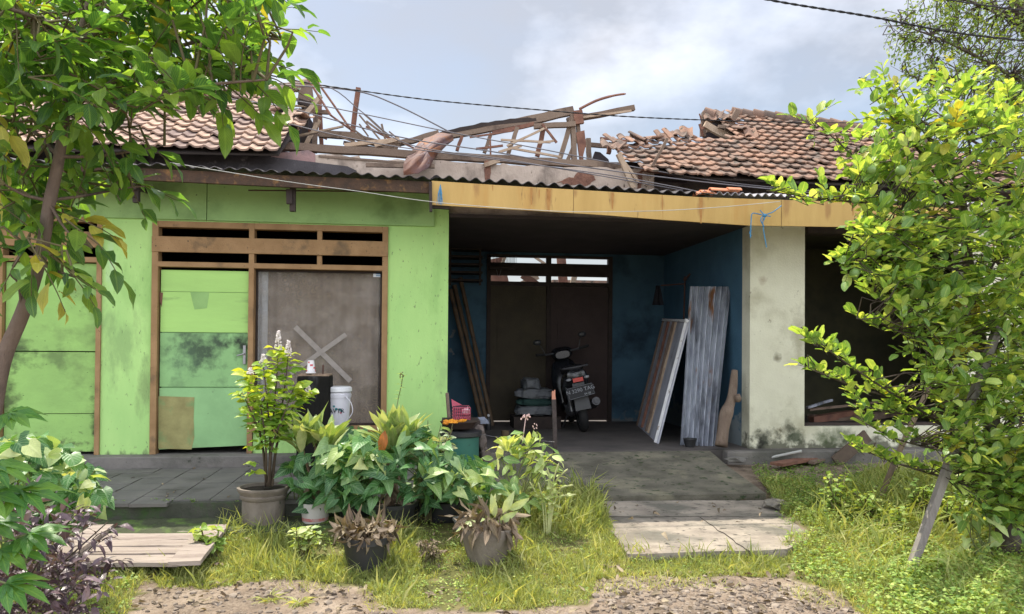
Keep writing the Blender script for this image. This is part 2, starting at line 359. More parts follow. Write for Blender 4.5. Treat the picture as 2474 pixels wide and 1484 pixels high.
door_b = mat('door_bluegreen', (.27, .49, .20), (.23, .42, .17), 3, .7, c3=(.05, .07, .05), s3=2.1, t3=(.54, .72), bump=.15, bs=30, c4=(.05, .06, .04), s4=30, t4=(.68, .76), spots=((P(485, 845, 8.5), .34, (1, 1, 1.3), (.03, .04, .035), .85), (P(583, 835, 8.5), .17, (1, 1, .9), (.02, .025, .02), .95), (P(440, 870, 8.5), .2, (1, 1, 1), (.08, .14, .08), .6)))
door_c = mat('door_pale_green', (.28, .50, .22), (.24, .43, .19), 4, .7, c3=(.20, .28, .13), s3=2.5, t3=(.55, .7), bump=.15, bs=30, c4=(.08, .09, .05), s4=26, t4=(.70, .76))
door_l = mat('door_left_green', (.31, .53, .15), (.26, .44, .13), 2.3, .75, c3=(.15, .22, .08), s3=1.8, t3=(.52, .74), bump=.2, bs=28, stretch=(1, 1, 1.4), dirt=(.09, .11, .05), dirt_z=(.3, .75), c4=(.06, .08, .04), s4=24, t4=(.68, .76), spots=((P(32, 850, 8.5), .2, (1, 1, .8), (.04, .05, .03), .8), (P(130, 865, 8.5), .16, (1, 1, 1), (.08, .11, .05), .6), (P(236, 1020, 8.5), .10, (1, 1, .25), (.03, .03, .02), .9), (P(14, 960, 8.5), .14, (1, 1, .4), (.05, .06, .03), .8)))
patch_m = mat('brown_patch', (.33, .31, .13), (.24, .22, .09), 7, .9, c3=(.17, .30, .12), s3=4, t3=(.55, .7), bump=.3, bs=50)
framew = mat('frame_wood', (.34, .21, .10), (.26, .155, .07), 5, .7, c3=(.13, .09, .05), s3=3, t3=(.56, .7), bump=.2, bs=60, stretch=(1, 1, 1), c4=(.07, .05, .03), s4=26, t4=(.66, .74))
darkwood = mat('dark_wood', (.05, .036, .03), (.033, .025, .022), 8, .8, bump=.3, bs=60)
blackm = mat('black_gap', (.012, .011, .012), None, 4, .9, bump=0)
oldwood = mat('weathered_timber', (.23, .17, .125), (.15, .105, .078), 6, .85, c3=(.08, .055, .042), s3=4, t3=(.55, .7), bump=.5, bs=70, tint=True)
redwood = mat('reddish_timber', (.24, .12, .08), (.15, .07, .05), 6, .85, c3=(.09, .05, .04), s3=4, t3=(.55, .7), bump=.4, bs=70)
palewood = mat('pale_timber', (.46, .36, .26), (.36, .26, .18), 8, .85, c3=(.2, .13, .09), s3=5, t3=(.58, .7), bump=.35, bs=70)
cream = mat('cream_paint', (.68, .67, .52), (.60, .585, .45), 2.5, .85, c3=(.42, .40, .28), s3=1.6, t3=(.54, .72), bump=.25, bs=45, dirt=(.07, .07, .045), dirt_z=(.3, .72), c4=(.20, .17, .11), s4=9, t4=(.68, .76), spots=((P(1848, 1062, 8.5), .13, (1, 1, .8), (.025, .03, .02), .9), (P(1835, 1080, 8.5), .10, (1.5, 1, 1), (.02, .02, .015), .9), (P(1905, 1030, 8.5), .10, (1, 1, .7), (.05, .05, .03), .8), (P(1925, 1052, 8.5), .12, (1, 1, 1), (.03, .045, .02), .85), (P(2020, 1060, 8.5), .22, (.7, 1, 1.2), (.06, .09, .03), .8), (P(1878, 865, 8.5), .07, (1, 1, 1), (.16, .14, .09), .8), (P(1840, 675, 8.5), .08, (1, 1, 1.4), (.35, .28, .19), .6), (P(1935, 800, 8.5), .12, (1, 1, .3), (.33, .31, .21), .6)))
blue = mat('blue_paint', (.055, .12, .17), (.042, .095, .14), 2, .8, c3=(.015, .035, .055), s3=1.5, t3=(.5, .7), bump=.2, bs=45, c4=(.14, .16, .17), s4=3.2, t4=(.70, .72), dirt=(.13, .14, .14), dirt_z=(.3, .7))
blue2 = mat('blue_side_paint', (.06, .14, .21), (.045, .11, .17), 2, .8, bump=.25, bs=45, c4=(.30, .33, .33), s4=1.6, t4=(.70, .72), dirt=(.24, .27, .27), dirt_z=(.5, 1.0))
plaster = mat('bare_plaster', (.50, .41, .335), (.39, .31, .25), 3.5, .92, c3=(.20, .16, .13), s3=2.2, t3=(.54, .68), bump=.45, bs=30, c4=(.10, .075, .06), s4=14, t4=(.66, .73), stretch=(1, 1, .7))
pinkpl = mat('pink_plaster', (.42, .26, .23), (.33, .21, .20), 5, .9, c3=(.20, .15, .15), s3=3, t3=(.5, .66), bump=.3, bs=40)
brick = mat('broken_brick', (.24, .12, .08), (.15, .075, .055), 12, .95, bump=.8, bs=30)
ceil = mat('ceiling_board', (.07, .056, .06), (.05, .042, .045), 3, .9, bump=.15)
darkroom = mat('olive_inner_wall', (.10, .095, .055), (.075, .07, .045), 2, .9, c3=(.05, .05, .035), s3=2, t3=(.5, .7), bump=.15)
yellow = mat('yellow_fascia', (.52, .345, .12), (.45, .29, .095), 2.5, .7, c3=(.45, .25, .07), s3=1.3, t3=(.55, .72), bump=.08, bs=40, c4=(.16, .10, .045), s4=7, t4=(.66, .76), stretch=(2.2, 1, .45), spots=tuple((P(px_, py_, 7.79), r_, (1.6, 1, .6), (.30, .16, .06), .7) for px_, py_, r_ in ((1290, 470, .10), (1327, 475, .09), (1480, 480, .07), (1694, 500, .09), (1900, 500, .12), (2000, 510, .08), (1600, 490, .05), (1150, 455, .06), (1390, 468, .05))))
rustbeam = mat('rusty_beam', (.085, .05, .032), (.05, .034, .025), 9, .85, c3=(.20, .11, .045), s3=9, t3=(.55, .7), bump=.4, bs=60)
ruststreak = mat('rust_streak', (.34, .16, .05), (.40, .22, .07), 14, .8, bump=0)
asb = mat('corrugated_sheet_grey', (.085, .078, .082), (.05, .045, .048), 5, .8, c3=(.22, .20, .20), s3=7, t3=(.58, .68), bump=.3, bs=60)
zinc = mat('zinc_sheet', (.46, .49, .55), (.25, .27, .32), 7, .5, c3=(.13, .14, .165), s3=3, t3=(.50, .64), bump=.2, bs=60, metal=.35, c4=(.26, .13, .065), s4=5, t4=(.62, .72), stretch=(1.5, 1, .35), spots=((P(1665, 1035, 8.6), .16, (1, 1, .7), (.24, .11, .055), .85), (P(1712, 1045, 8.6), .13, (1.3, 1, .6), (.26, .12, .06), .85), (P(1665, 960, 8.6), .10, (1, 1, .6), (.22, .11, .06), .6)))
rustm = mat('rusty_sheet', (.15, .062, .035), (.12, .078, .08), 3.5, .75, c3=(.22, .085, .03), s3=3, t3=(.52, .62), bump=.3, bs=50, c4=(.2, .16, .165), s4=6, t4=(.64, .7))
tile_m = mat('clay_tile', (.34, .19, .125), (.16, .11, .085), 9, .85, c3=(.095, .08, .07), s3=4, t3=(.48, .68), bump=.4, bs=60, tint=True, c4=(.055, .055, .04), s4=11, t4=(.60, .70))
tile_l = mat('clay_tile_bleached', (.48, .33, .24), (.21, .15, .13), 9, .85, c3=(.15, .11, .10), s3=5, t3=(.60, .76), bump=.4, bs=60, tint=True)
conc = mat('old_concrete', (.20, .185, .165), (.15, .14, .13), 4, .9, c3=(.085, .085, .07), s3=1.7, t3=(.48, .68), bump=.5, bs=28, c4=(.05, .055, .04), s4=11, t4=(.64, .74), stretch=(1, 1, 1))
slabm = mat('worn_slab', (.37, .32, .26), (.24, .205, .17), 4.5, .9, c3=(.15, .14, .115), s3=2.0, t3=(.46, .62), bump=.5, bs=30, c4=(.10, .09, .075), s4=15, t4=(.58, .68), stretch=(.9, 1.1, 1), spots=((G(1480, 1290, .08), .42, (1, .8, 1), (.16, .14, .11), .75), (G(1560, 1330, .08), .18, (1, 1, 1), (.17, .13, .10), .6)))
rampm = mat('mossy_ramp', (.17, .155, .12), (.10, .093, .07), 5, .95, c3=(.25, .23, .16), s3=2.2, t3=(.52, .66), bump=.8, bs=40, c4=(.04, .06, .025), s4=14, t4=(.58, .68), stretch=(.8, 1.1, 1))
white_m = mat('white_paint', (.72, .72, .74), (.60, .60, .63), 4, .6, c3=(.4, .4, .4), s3=3, t3=(.62, .74), bump=.1)
steel = mat('dull_steel', (.35, .35, .36), None, 6, .4, metal=.8, bump=.1)

# ------------------------------------------------------------------ ground
xs = np.concatenate([-np.geomspace(400, 4.6, 22), np.arange(-4.4, 6.4, .055), np.geomspace(6.5, 400, 22)])
SEAM = None
def in_slab(x, y): return bool(inside(np.array([[x, y]]), np.array([(p.x, p.y) for p in SLABP]))[0])
ys = np.concatenate([-np.geomspace(60, 1.2, 10), np.arange(-1, 3.6, .3), np.arange(3.65, 9.4, .055), np.geomspace(9.6, 500, 22)])
def gz0(x, y): return .085 * min(max(y - 5.3, 0), 3.2)
SLABP = [G(1530, 1330, .075), G(1895, 1320, .075), G(1940, 1292, .075), G(1890, 1256, .085), G(1855, 1190, .12), G(1320, 1190, .12), G(1330, 1245, .09), G(1450, 1255, .08)]
SLAB = [G(1510, 1338, .13), G(1905, 1327, .13), G(1885, 1262, .13), G(1872, 1203, .15), G(1290, 1205, .15), G(1300, 1300, .13)]
RAMPP = np.array([(.4, 7.1), (G(1868, 1200, .15).x - .05, 7.1), (G(1790, 1140, .285).x - .05, 7.95), (G(1722, 1092, .392).x, 8.5), (.4, 8.5)])
sl_l = min(SLAB[0].x, SLAB[4].x) ; RAMP_XR = SLAB[3].x
TER_XR = .45
def foot(x, y):
    """how far inside a paved footprint (1 inside, 0 out)"""
    a = 1 if (-5.5 < x < TER_XR and y > 6.62) else 0
    b = 1 if (x > TER_XR - .1 and x < 4.5 and y > 8.38) else 0
    return a or b
def gz(x, y, nz=True):
    z = gz0(x, y)
    if nz and -5 < x < 7 and 3 < y < 9.5:
        z += .022 * mnoise.noise(V((x * 1.3, y * 1.3, 0))) + .012 * mnoise.noise(V((x * 5, y * 5, 3))) + .006 * mnoise.noise(V((x * 14, y * 14, 7)))
    if 5.2 < y < 6.9 and -1 < x < 1: z += .03 * min(1, (y - 5.2) / .3, (x + 1) / .3, (1 - x) / .3)
    if y > 6.4 and x < TER_XR: z = min(z, .08)
    return z
lawn = [G(*p) for p in ((372, 1400), (560, 1300), (580, 1250), (1450, 1235), (1500, 1345), (1900, 1352), (1905, 1392), (1520, 1392), (1440, 1400), (1420, 1462), (1150, 1478), (930, 1468), (880, 1415), (640, 1402), (500, 1425), (385, 1425))]
lawn_l = [G(*p) for p in ((0, 1500), (0, 1250), (205, 1365), (360, 1388), (330, 1430), (300, 1500))]
lawn_r = [G(*p) for p in ((1885, 1335), (1955, 1300), (1890, 1240, .1), (1868, 1195, .15), (1835, 1165, .17), (1930, 1170, .17), (2010, 1185, .18), (2100, 1150, .2), (2700, 1130, .2), (2700, 1530), (2110, 1530), (2040, 1440), (1930, 1400))]
moss = [G(*p, .08) for p in ((150, 1208), (590, 1208), (590, 1275), (150, 1275))]
vs = []; tin = []; gp = []
for y in ys:
    for x in xs:
        z = gz(x, y)
        if foot(x, y) or (7.0 < y < 8.5 and TER_XR < x < 4 and bool(inside(np.array([[x, y]]), RAMPP)[0])): z = min(z, 0.0) - .10
        elif 5 < y < 7.6 and -1 < x < 4 and in_slab(x, y): z = min(z - .1, .02)
        vs.append((x, y, z)); gp.append((x, y))
gp = np.array(gp); wob = np.array([(.16 * mnoise.noise(V((x * 9, y * 9, 4))) + .10 * mnoise.noise(V((x * 3, y * 3, 1))), .10 * mnoise.noise(V((x * 3, y * 3, 9)))) if -6 < x < 8 and 2 < y < 11 else (0, 0) for x, y in gp])
gq = gp + wob
def P2(poly): return np.array([(p[0], p[1]) for p in poly])
gr = (inside(gq, P2(lawn)) | inside(gq, P2(lawn_r)) | inside(gq, P2(lawn_l)) | inside(gq, P2(moss)) | ((gp[:, 1] > 5.9) & (gp[:, 0] < -.2) & (gp[:, 1] < 9))).astype(float)
nx = len(xs); fs = [(j * nx + i, j * nx + i + 1, (j + 1) * nx + i + 1, (j + 1) * nx + i) for j in range(len(ys) - 1) for i in range(nx - 1)]
me = bpy.data.meshes.new('ground'); me.from_pydata(vs, [], fs); at = me.attributes.new('grassy', 'FLOAT', 'POINT'); at.data.foreach_set('value', gr)
me.polygons.foreach_set('use_smooth', [True] * len(me.polygons))
gm = bpy.data.materials.new('soil'); gm.use_nodes = True; t = gm.node_tree; n = t.nodes; l = t.links.new; b = n['Principled BSDF']; b.inputs['Roughness'].default_value = .95; b.inputs['Specular IOR Level'].default_value = .15
tcn = n.new('ShaderNodeTexCoord')
def nzn(sc, d=8): x = n.new('ShaderNodeTexNoise'); x.inputs['Scale'].default_value = sc; x.inputs['Detail'].default_value = d; x.inputs['Roughness'].default_value = .62; l(tcn.outputs['Object'], x.inputs[0]); return x.outputs[0]
def ramp(v, *st):
    x = n.new('ShaderNodeValToRGB'); l(v, x.inputs[0]); e = x.color_ramp.elements
    for i, (p_, c_) in enumerate(st):
        if i < 2: e[i].position = p_; e[i].color = (*c_, 1)
        else: k_ = e.new(p_); k_.color = (*c_, 1)
    return x.outputs[0]
s1 = ramp(nzn(2.6), (.34, (.10, .075, .058)), (.66, (.36, .29, .225)), (.5, (.235, .18, .135)))
vo = n.new('ShaderNodeTexVoronoi'); vo.inputs['Scale'].default_value = 42; l(tcn.outputs['Object'], vo.inputs[0])
peb = ramp(vo.outputs['Color'], (.0, (.11, .085, .065)), (1, (.36, .295, .23)), (.5, (.23, .18, .135)))
mk = n.new('ShaderNodeMapRange'); mk.inputs[1].default_value = .42; mk.inputs[2].default_value = .56; mk.inputs[4].default_value = .75; l(nzn(3.1, 5), mk.inputs[0])
vo.inputs['Scale'].default_value = 75
m1 = n.new('ShaderNodeMix'); m1.data_type = 'RGBA'; l(mk.outputs[0], m1.inputs[0]); l(s1, m1.inputs[6]); l(peb, m1.inputs[7])
g1 = ramp(nzn(6), (.3, (.06, .065, .025)), (.7, (.22, .185, .09)), (.5, (.12, .12, .04)))
ga = n.new('ShaderNodeAttribute'); ga.attribute_name = 'grassy'
m2 = n.new('ShaderNodeMix'); m2.data_type = 'RGBA'; l(ga.outputs['Fac'], m2.inputs[0]); l(m1.outputs[2], m2.inputs[6]); l(g1, m2.inputs[7]); l(m2.outputs[2], b.inputs['Base Color'])
bp = n.new('ShaderNodeBump'); bp.inputs['Strength'].default_value = .6; bp.inputs['Distance'].default_value = .02; l(nzn(55), bp.inputs['Height'])
bp2 = n.new('ShaderNodeBump'); bp2.inputs['Strength'].default_value = .5; bp2.inputs['Distance'].default_value = .01; l(vo.outputs['Distance'], bp2.inputs['Height']); bp2.invert = True; l(bp.outputs[0], bp2.inputs['Normal']); l(bp2.outputs[0], b.inputs['Normal'])
me.materials.append(gm); tag(link_mesh('ground', me, None), None, None, kind='structure')

def gsheet(name, m, pts, zt, zb, jag=0, nsub=1):
    """a slab with ragged outline"""
    q = []
    for a, b_ in zip(pts, pts[1:] + pts[:1]):
        for i in range(nsub):
            p = V(a).lerp(V(b_), i / nsub); q.append(V((p.x + rt(-jag, jag), p.y + rt(-jag, jag), p.z)))
    mb = MB(); mb.prism(q, (0, 0, -zt), ); return tag(mb.build(name, m), None, None, kind='structure')
# driveway slab, ramp, floors
gsheet('concrete_slab', slabm, [G(1518, 1338, .07), G(1905, 1327, .07), G(1960, 1292, .08), G(1900, 1252, .09), G(1865, 1208, .12), G(1310, 1212, .12), G(1330, 1240, .10), G(1450, 1246, .09)], .3, 0, .018, 6)
rb = MB()
ra = [V((TER_XR + .004, 7.16, .15)), V((G(1868, 1200, .15).x, 7.16, .15))]; rm = [V((TER_XR + .004, 7.95, .285)), V((G(1790, 1140, .285).x, 7.95, .285))]; rc = [V((TER_XR + .004, 8.42, .392)), V((G(1722, 1092, .392).x, 8.42, .392))]
rb._add([*ra, *rm, *rc, *[p - V((0, 0, .35)) for p in ra], *[p - V((0, 0, .35)) for p in rc], rm[0] - V((0, 0, .35)), rm[1] - V((0, 0, .35))],
        [(0, 1, 3, 2), (2, 3, 5, 4), (0, 6, 7, 1), (1, 7, 11, 3), (3, 11, 9, 5), (2, 4, 8, 10), (0, 2, 10, 6), (4, 5, 9, 8)])
tag(rb.build('driveway_ramp', rampm), None, None, kind='structure')
XL, XR = -6.0, 12.0
cx0 = Xat(1082, WF); cx1 = Xat(1812, WF)
fb = MB(); fb.box((cx0 + .0, WF - .06, .1), (cx1 + 8, WB + 3.4, FLZ)); fb.build('floor', mat('floor_concrete', (.12, .105, .095), (.085, .075, .07), 3, .75, c3=(.07, .065, .06), s3=2, t3=(.5, .7), bump=.25, bs=40, spec=.4)); tag(bpy.data.objects['floor'], None, None, kind='structure')
fb = MB(); fb.box((XL, 8.3, .1), (cx0 - .003, WB + 3, FLZ)); tag(fb.build('porch_step', conc, bevel=.01), None, None, kind='structure')
# terrace: tiles as one worn sheet with joints
ter = mat('terrace_tiles', (.165, .155, .14), (.125, .12, .11), 3, .8, c3=(.075, .072, .062), s3=2.1, t3=(.52, .70), bump=.2, bs=30)
tb = MB(); X = -5.6
zt = .285
for i in range(20):
    for j in range(6):
        x0 = X + i * .30; y0 = 8.297 - j * .30
        if x0 > TER_XR - .3: continue
        edge = (j == 5); y1 = y0 - .29 + (rt(.0, .16) if edge else 0)
        if edge and random.random() < .25: continue
        dz = rt(-.003, .003); tb.box((x0 + .005, y0, zt - .03), (x0 + .295, y1, zt + dz), rt(.2, .8))
tag(tb.build('terrace_paving', ter), None, None, kind='structure')
tb = MB(); tb.box((-5.6, 8.29, -.1), (TER_XR, 6.55, zt - .012)); tag(tb.build('terrace_base', mat('terrace_mortar', (.075, .075, .06), (.05, .055, .04), 8, .95, c3=(.05, .09, .03), s3=4, t3=(.5, .62), bump=.5)), None, None, kind='structure')
tb = MB(); tb.grid(lambda u, v: (-5.2 + u * 5.0, 6.62 - v * .42 + .03 * mnoise.noise(V((u * 30, v, 0))), .16 - v * .05 + .015 * mnoise.noise(V((u * 40, v * 5, 2)))), 80, 6, (0, 0, -.2)); tag(tb.build('mossy_ledge', mat('mossy_earth', (.07, .08, .045), (.05, .06, .03), 9, .98, c3=(.10, .16, .04), s3=6, t3=(.5, .62), bump=.8, bs=40)), None, None, kind='structure')

# ------------------------------------------------------------------ the house
H = thing('house', 'long single storey house with green front, open blue carport and half collapsed tiled roof', 'house', (0.0, WF, FLZ))
FZT = Zat(650, 541, WF)        # top of door frame
xD0, xD1 = Xat(366, WF), Xat(936, WF)
xL0, xL1 = Xat(-8, WF), Xat(245, WF)
SILL = Zat(770, 1030, WF)
WT = 3.35
wm = MB()
wm.box((XL, WF, FLZ), (xL0, WF + .15, WT)); wm.box((xL1, WF, FLZ), (xD0, WF + .15, WT)); wm.box((xD1, WF, FLZ), (cx0, WF + .15, WT))
wm.box((xL0, WF, FZT), (xL1, WF + .15, WT)); wm.box((xD0, WF, FZT), (xD1, WF + .15, WT))
wm.box((Xat(614, WF), WF, FLZ), (xD1, WF + .15, SILL - .06))
fw = wm.build('front_wall', green, H)
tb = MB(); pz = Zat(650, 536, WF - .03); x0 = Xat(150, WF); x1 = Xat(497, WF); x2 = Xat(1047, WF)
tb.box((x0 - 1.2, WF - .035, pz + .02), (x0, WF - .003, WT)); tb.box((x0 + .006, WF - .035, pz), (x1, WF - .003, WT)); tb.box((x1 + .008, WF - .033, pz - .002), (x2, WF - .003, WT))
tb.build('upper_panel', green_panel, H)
# frames
def frame(name, x0, x1, zt, zb_, ybase, posts, m=framew, door_x=None, sill=None):
    mb = MB(); y0 = ybase - .025; y1 = ybase + .10; W = .062
    h1 = zt - .065; h2 = zt - .165; h3 = h2 - .165; h4 = h3 - .10; h5 = h4 - .055
    for (a, b_) in posts: mb.box((a, y0, zb_), (b_, y1, zt - .001))
    mb.box((x0, y0 + .004, h1), (x1, y1 - .004, zt)); mb.box((x0, y0 - .012, h3), (x1, y0 + .03, h2)); mb.box((x0, y0 + .002, h5), (x1, y1 - .004, h4))
    if sill: mb.box((sill[0], y0 - .012, sill[2] - .06), (sill[1], y1 - .004, sill[2]))
    o = mb.build(name, m, H, bevel=.004); return o, h5
xm0, xm1 = Xat(600, WF), Xat(613, WF)
fr, h5 = frame('door_frame', xD0, xD1, FZT, FLZ, WF, [(xD0, xD0 + .065), (xm0, xm1), (xD1 - .062, xD1)], sill=(xm1, xD1 - .06, SILL))
mb = MB(); xq = Xat(770, WF); mb.box((xq - .025, WF - .01, h5 + .05), (xq + .025, WF + .06, FZT - .01)); mb.build('mullion', framew, H)
frame('door_frame', xL0, xL1, FZT + .03, FLZ, WF, [(xL0, xL0 + .06), (xL1 - .05, xL1)])
# main door
def plank(mb, x0, x1, z0, z1, y, th=.02, dz0=0, dz1=0):
    mb.prism([V((x0, y, z0 + dz0)), V((x1, y, z0 + dz1)), V((x1, y, z1)), V((x0, y, z1))], (0, th, 0))
dx0, dx1 = xD0 + .08, xm0 - .006; dt = h5 - .03
zz = lambda py, px=490: Zat(px, py, WF)
yd = WF + .03
core = MB(); plank(core, dx0 + .01, dx1 - .01, zz(1078), dt - .02, yd + .022, .03)
dr = core.build('door', door_c, H); 
for nm, a, b_, m, kw in (('upper_board', 705, 646, door_a, {}), ('board', 803, 706, door_a, {}), ('board', 935, 805, door_b, {}), ('lower_board', 1086, 938, door_c, dict(dz1=.035))):
    mb = MB(); z1 = dt if a == 705 else zz(b_); plank(mb, dx0, dx1, zz(a), z1, yd + rt(-.003, .003), .02, **kw); mb.build(nm, m, dr)
mb = MB(); mb.prism([P(383, 957, yd), P(470, 960, yd), P(468, 1010, yd), P(470, 1055, yd), P(463, 1086, yd), P(383, 1084, yd)], (0, -.006, 0)); mb.build('patch', patch_m, dr)
mb = MB(); mb.prism([P(460, 706, yd), P(506, 706, yd), P(500, 745, yd), P(470, 748, yd)], (0, -.004, 0)); mb.build('paint_patch', mat('dull_green', (.27, .46, .16), (.22, .38, .13), 5), dr); mb = MB(); mb.prism([P(386, 707, yd), P(394, 707, yd), P(391, 742, yd), P(387, 730, yd)], (0, -.0065, 0)); mb.build('bare_patch', redwood, dr)
mb = MB(); q = P(592, 855, yd); mb.box((q.x - .015, yd - .03, q.z - .11), (q.x + .012, yd - .004, q.z + .09)); mb.tube([q + V((0, -.03, .0)), q + V((0, -.06, 0)), q + V((-.07, -.065, -.02))], .008, 8); mb.build('handle', steel, dr)
# left door
mb = MB(); lz0 = FLZ + .02; ltop = h5 + .0
for a, b_ in ((1092, 1000), (999, 850), (848, 640)):
    plank(mb, xL0 + .07, xL1 - .055, Zat(120, a, yd), Zat(120, b_, yd) - .003 if b_ != 640 else ltop + .02, yd + rt(-.002, .002), .025)
dl = mb.build('door', door_l, H)
mb = MB(); q = P(21, 852, yd); mb.box((q.x - .02, yd - .02, q.z - .07), (q.x + .02, yd - .002, q.z + .07)); mb.tube([q + V((0, -.02, .02)), q + V((0, -.05, .02)), q + V((.06, -.055, .02))], .007, 8); mb.build('handle', mat('brass', (.55, .45, .25), None, 5, .4, metal=.7), dl)
# window: glass, curtain, tape, sticker
wx0, wx1 = xm1 + .004, xD1 - .066; wz0, wz1 = SILL + .005, h5 - .005; wy = WF + .05
cur = bpy.data.materials.new('lace_curtain'); cur.use_nodes = True; t = cur.node_tree; n = t.nodes; l = t.links.new; b = n['Principled BSDF']; b.inputs['Roughness'].default_value = .95
tcn = n.new('ShaderNodeTexCoord'); m_ = n.new('ShaderNodeMapping'); m_.inputs['Scale'].default_value = (9, 1, 9); l(tcn.outputs['Object'], m_.inputs[0])
vo = n.new('ShaderNodeTexVoronoi'); vo.inputs['Scale'].default_value = 1.3; vo.feature = 'F1'; l(m_.outputs[0], vo.inputs[0]); 
s_ = n.new('ShaderNodeMath'); s_.operation = 'SINE'; k_ = n.new('ShaderNodeMath'); k_.operation = 'MULTIPLY'; k_.inputs[1].default_value = 38; l(vo.outputs['Distance'], k_.inputs[0]); l(k_.outputs[0], s_.inputs[0])
cr = n.new('ShaderNodeValToRGB'); cr.color_ramp.elements[0].color = (.15, .11, .075, 1); cr.color_ramp.elements[1].color = (.30, .225, .13, 1); l(s_.outputs[0], cr.inputs[0])
nn = n.new('ShaderNodeTexNoise'); nn.inputs['Scale'].default_value = 1.8; nn.inputs['Detail'].default_value = 4; l(tcn.outputs['Object'], nn.inputs[0])
mixx = n.new('ShaderNodeMix'); mixx.data_type = 'RGBA'; l(nn.outputs[0], mixx.inputs[0]); l(cr.outputs[0], mixx.inputs[6]); mixx.inputs[7].default_value = (.13, .12, .115, 1); l(mixx.outputs[2], b.inputs['Base Color'])
wn = MB(); wn.box((wx0, wy + .03, wz0), (wx0 + .02, wy + .055, wz1)); wn.box((wx1 - .02, wy + .03, wz0), (wx1, wy + .055, wz1)); wn.box((wx0 + .02, wy + .03, wz1 - .02), (wx1 - .02, wy + .055, wz1)); wn.box((wx0 + .02, wy + .03, wz0), (wx1 - .02, wy + .055, wz0 + .02))
win = wn.build('window', darkwood, H)
mb = MB(); mb.grid(lambda u, v: (wx0 + .11 + u * (wx1 - wx0 - .15), wy + .10 + .018 * math.sin(u * 46) + .01 * math.sin(u * 17 + 1), wz0 + v * (wz1 - wz0)), 120, 2); mb.build('curtain', cur, win, smooth='all')
mb = MB(); mb.grid(lambda u, v: (wx0 + u * .115, wy + .085 + .01 * math.sin(u * 9), wz0 + v * (wz1 - wz0)), 14, 2); mb.build('curtain', mat('grey_curtain', (.40, .42, .43), (.33, .35, .36), 3, .9, bump=0), win, smooth='all')
gls = bpy.data.materials.new('dusty_glass'); gls.use_nodes = True; t = gls.node_tree; n = t.nodes; l = t.links.new; b = n['Principled BSDF']
b.inputs['Base Color'].default_value = (.36, .31, .26, 1); b.inputs['Roughness'].default_value = .12; b.inputs['Specular IOR Level'].default_value = .6
tcn = n.new('ShaderNodeTexCoord'); nn = n.new('ShaderNodeTexNoise'); nn.inputs['Scale'].default_value = 5; nn.inputs['Detail'].default_value = 8; l(tcn.outputs['Object'], nn.inputs[0])
mr = n.new('ShaderNodeMapRange'); mr.inputs[1].default_value = .4; mr.inputs[2].default_value = .75; mr.inputs[3].default_value = .10; mr.inputs[4].default_value = .34; l(nn.outputs[0], mr.inputs[0])
n3 = n.new('ShaderNodeTexNoise'); n3.inputs['Scale'].default_value = 16; n3.inputs['Detail'].default_value = 3; l(tcn.outputs['Object'], n3.inputs[0]); m3 = n.new('ShaderNodeMapRange'); m3.inputs[1].default_value = .70; m3.inputs[2].default_value = .76; m3.inputs[4].default_value = .45; l(n3.outputs[0], m3.inputs[0])
ad = n.new('ShaderNodeMath'); ad.operation = 'ADD'; l(mr.outputs[0], ad.inputs[0]); l(m3.outputs[0], ad.inputs[1]); l(ad.outputs[0], b.inputs['Alpha'])
mb = MB(); mb.box((wx0 + .004, wy + .036, wz0 + .004), (wx1 - .004, wy + .04, wz1 - .004)); mb.build('pane', gls, win)
tape = mat('tape', (.30, .27, .24), (.24, .215, .19), 20, .6, bump=0)
mb = MB(); gy = wy + .034
mb.beam(P(713, 790, gy), P(847, 921, gy), .055, .002, up=(0, 1, 0)); mb.beam(P(836, 808, gy - .003), P(702, 903, gy - .003), .05, .002, up=(0, 1, 0)); 
mb.build('tape_cross', tape, win)
mb = MB(); a = P(902, 657, gy); b_ = P(925, 670, gy); mb.box((a.x, gy - .002, a.z), (b_.x, gy, b_.z)); st = mb.build('sticker', mat('sticker_white', (.75, .8, .85), None, 3, .5, bump=0), win)
for dzz in (.30, .66): 
    mb = MB(); mb.box((a.x + .03, gy - .004, a.z + (b_.z - a.z) * dzz), (b_.x - .006, gy - .0021, a.z + (b_.z - a.z) * (dzz + .16))); mb.build('sticker_print', mat('sticker_blue', (.07, .25, .5), None, 3, .5, bump=0), win)
mb = MB(); mb.tube([V((a.x + .016, gy - .003, a.z + .02)), V((a.x + .016, gy - .003, a.z + .045))], .006, 6); mb.build('sticker_print', mat('sticker_green', (.1, .4, .15), None, 3, .5, bump=0), win)
# pillar + low wall + wall further right
px1 = Xat(1944, WF); zlow = Zat(2050, 1030, WF); xE = Xat(2330, WF)
mb = MB(); mb.box((cx1, WF, FLZ - .32), (px1, WF + .22, 3.05)); mb.box((px1, WF + .002, FLZ - .32), (xE, WF + .16, zlow)); mb.box((xE, WF, FLZ - .32), (XR, WF + .22, 3.3)); mb.build('pillar_wall', cream, H)
mb = MB(); mb.box((cx1 - .35, WF - .20, .1), (xE + 1, WF - .003, FLZ - .005)); tag(mb.build('plinth_ledge', conc, bevel=.012), None, None, kind='structure')
mb = MB(); mb.beam((px1 + .02, WF + .1, zlow), (px1 + .02, WF + .1, zlow + .26), .035, .09); mb.beam((px1 + .04, WF + .1, zlow + .018), (xE, WF + .1, zlow + .018), .09, .03); mb.build('window_frame', darkwood, H)
mb = MB(); mb.box((px1 + .05, WF + .02, 2.93), (XR, WF + .2, 3.28)); mb.build('lintel', darkwood, H)
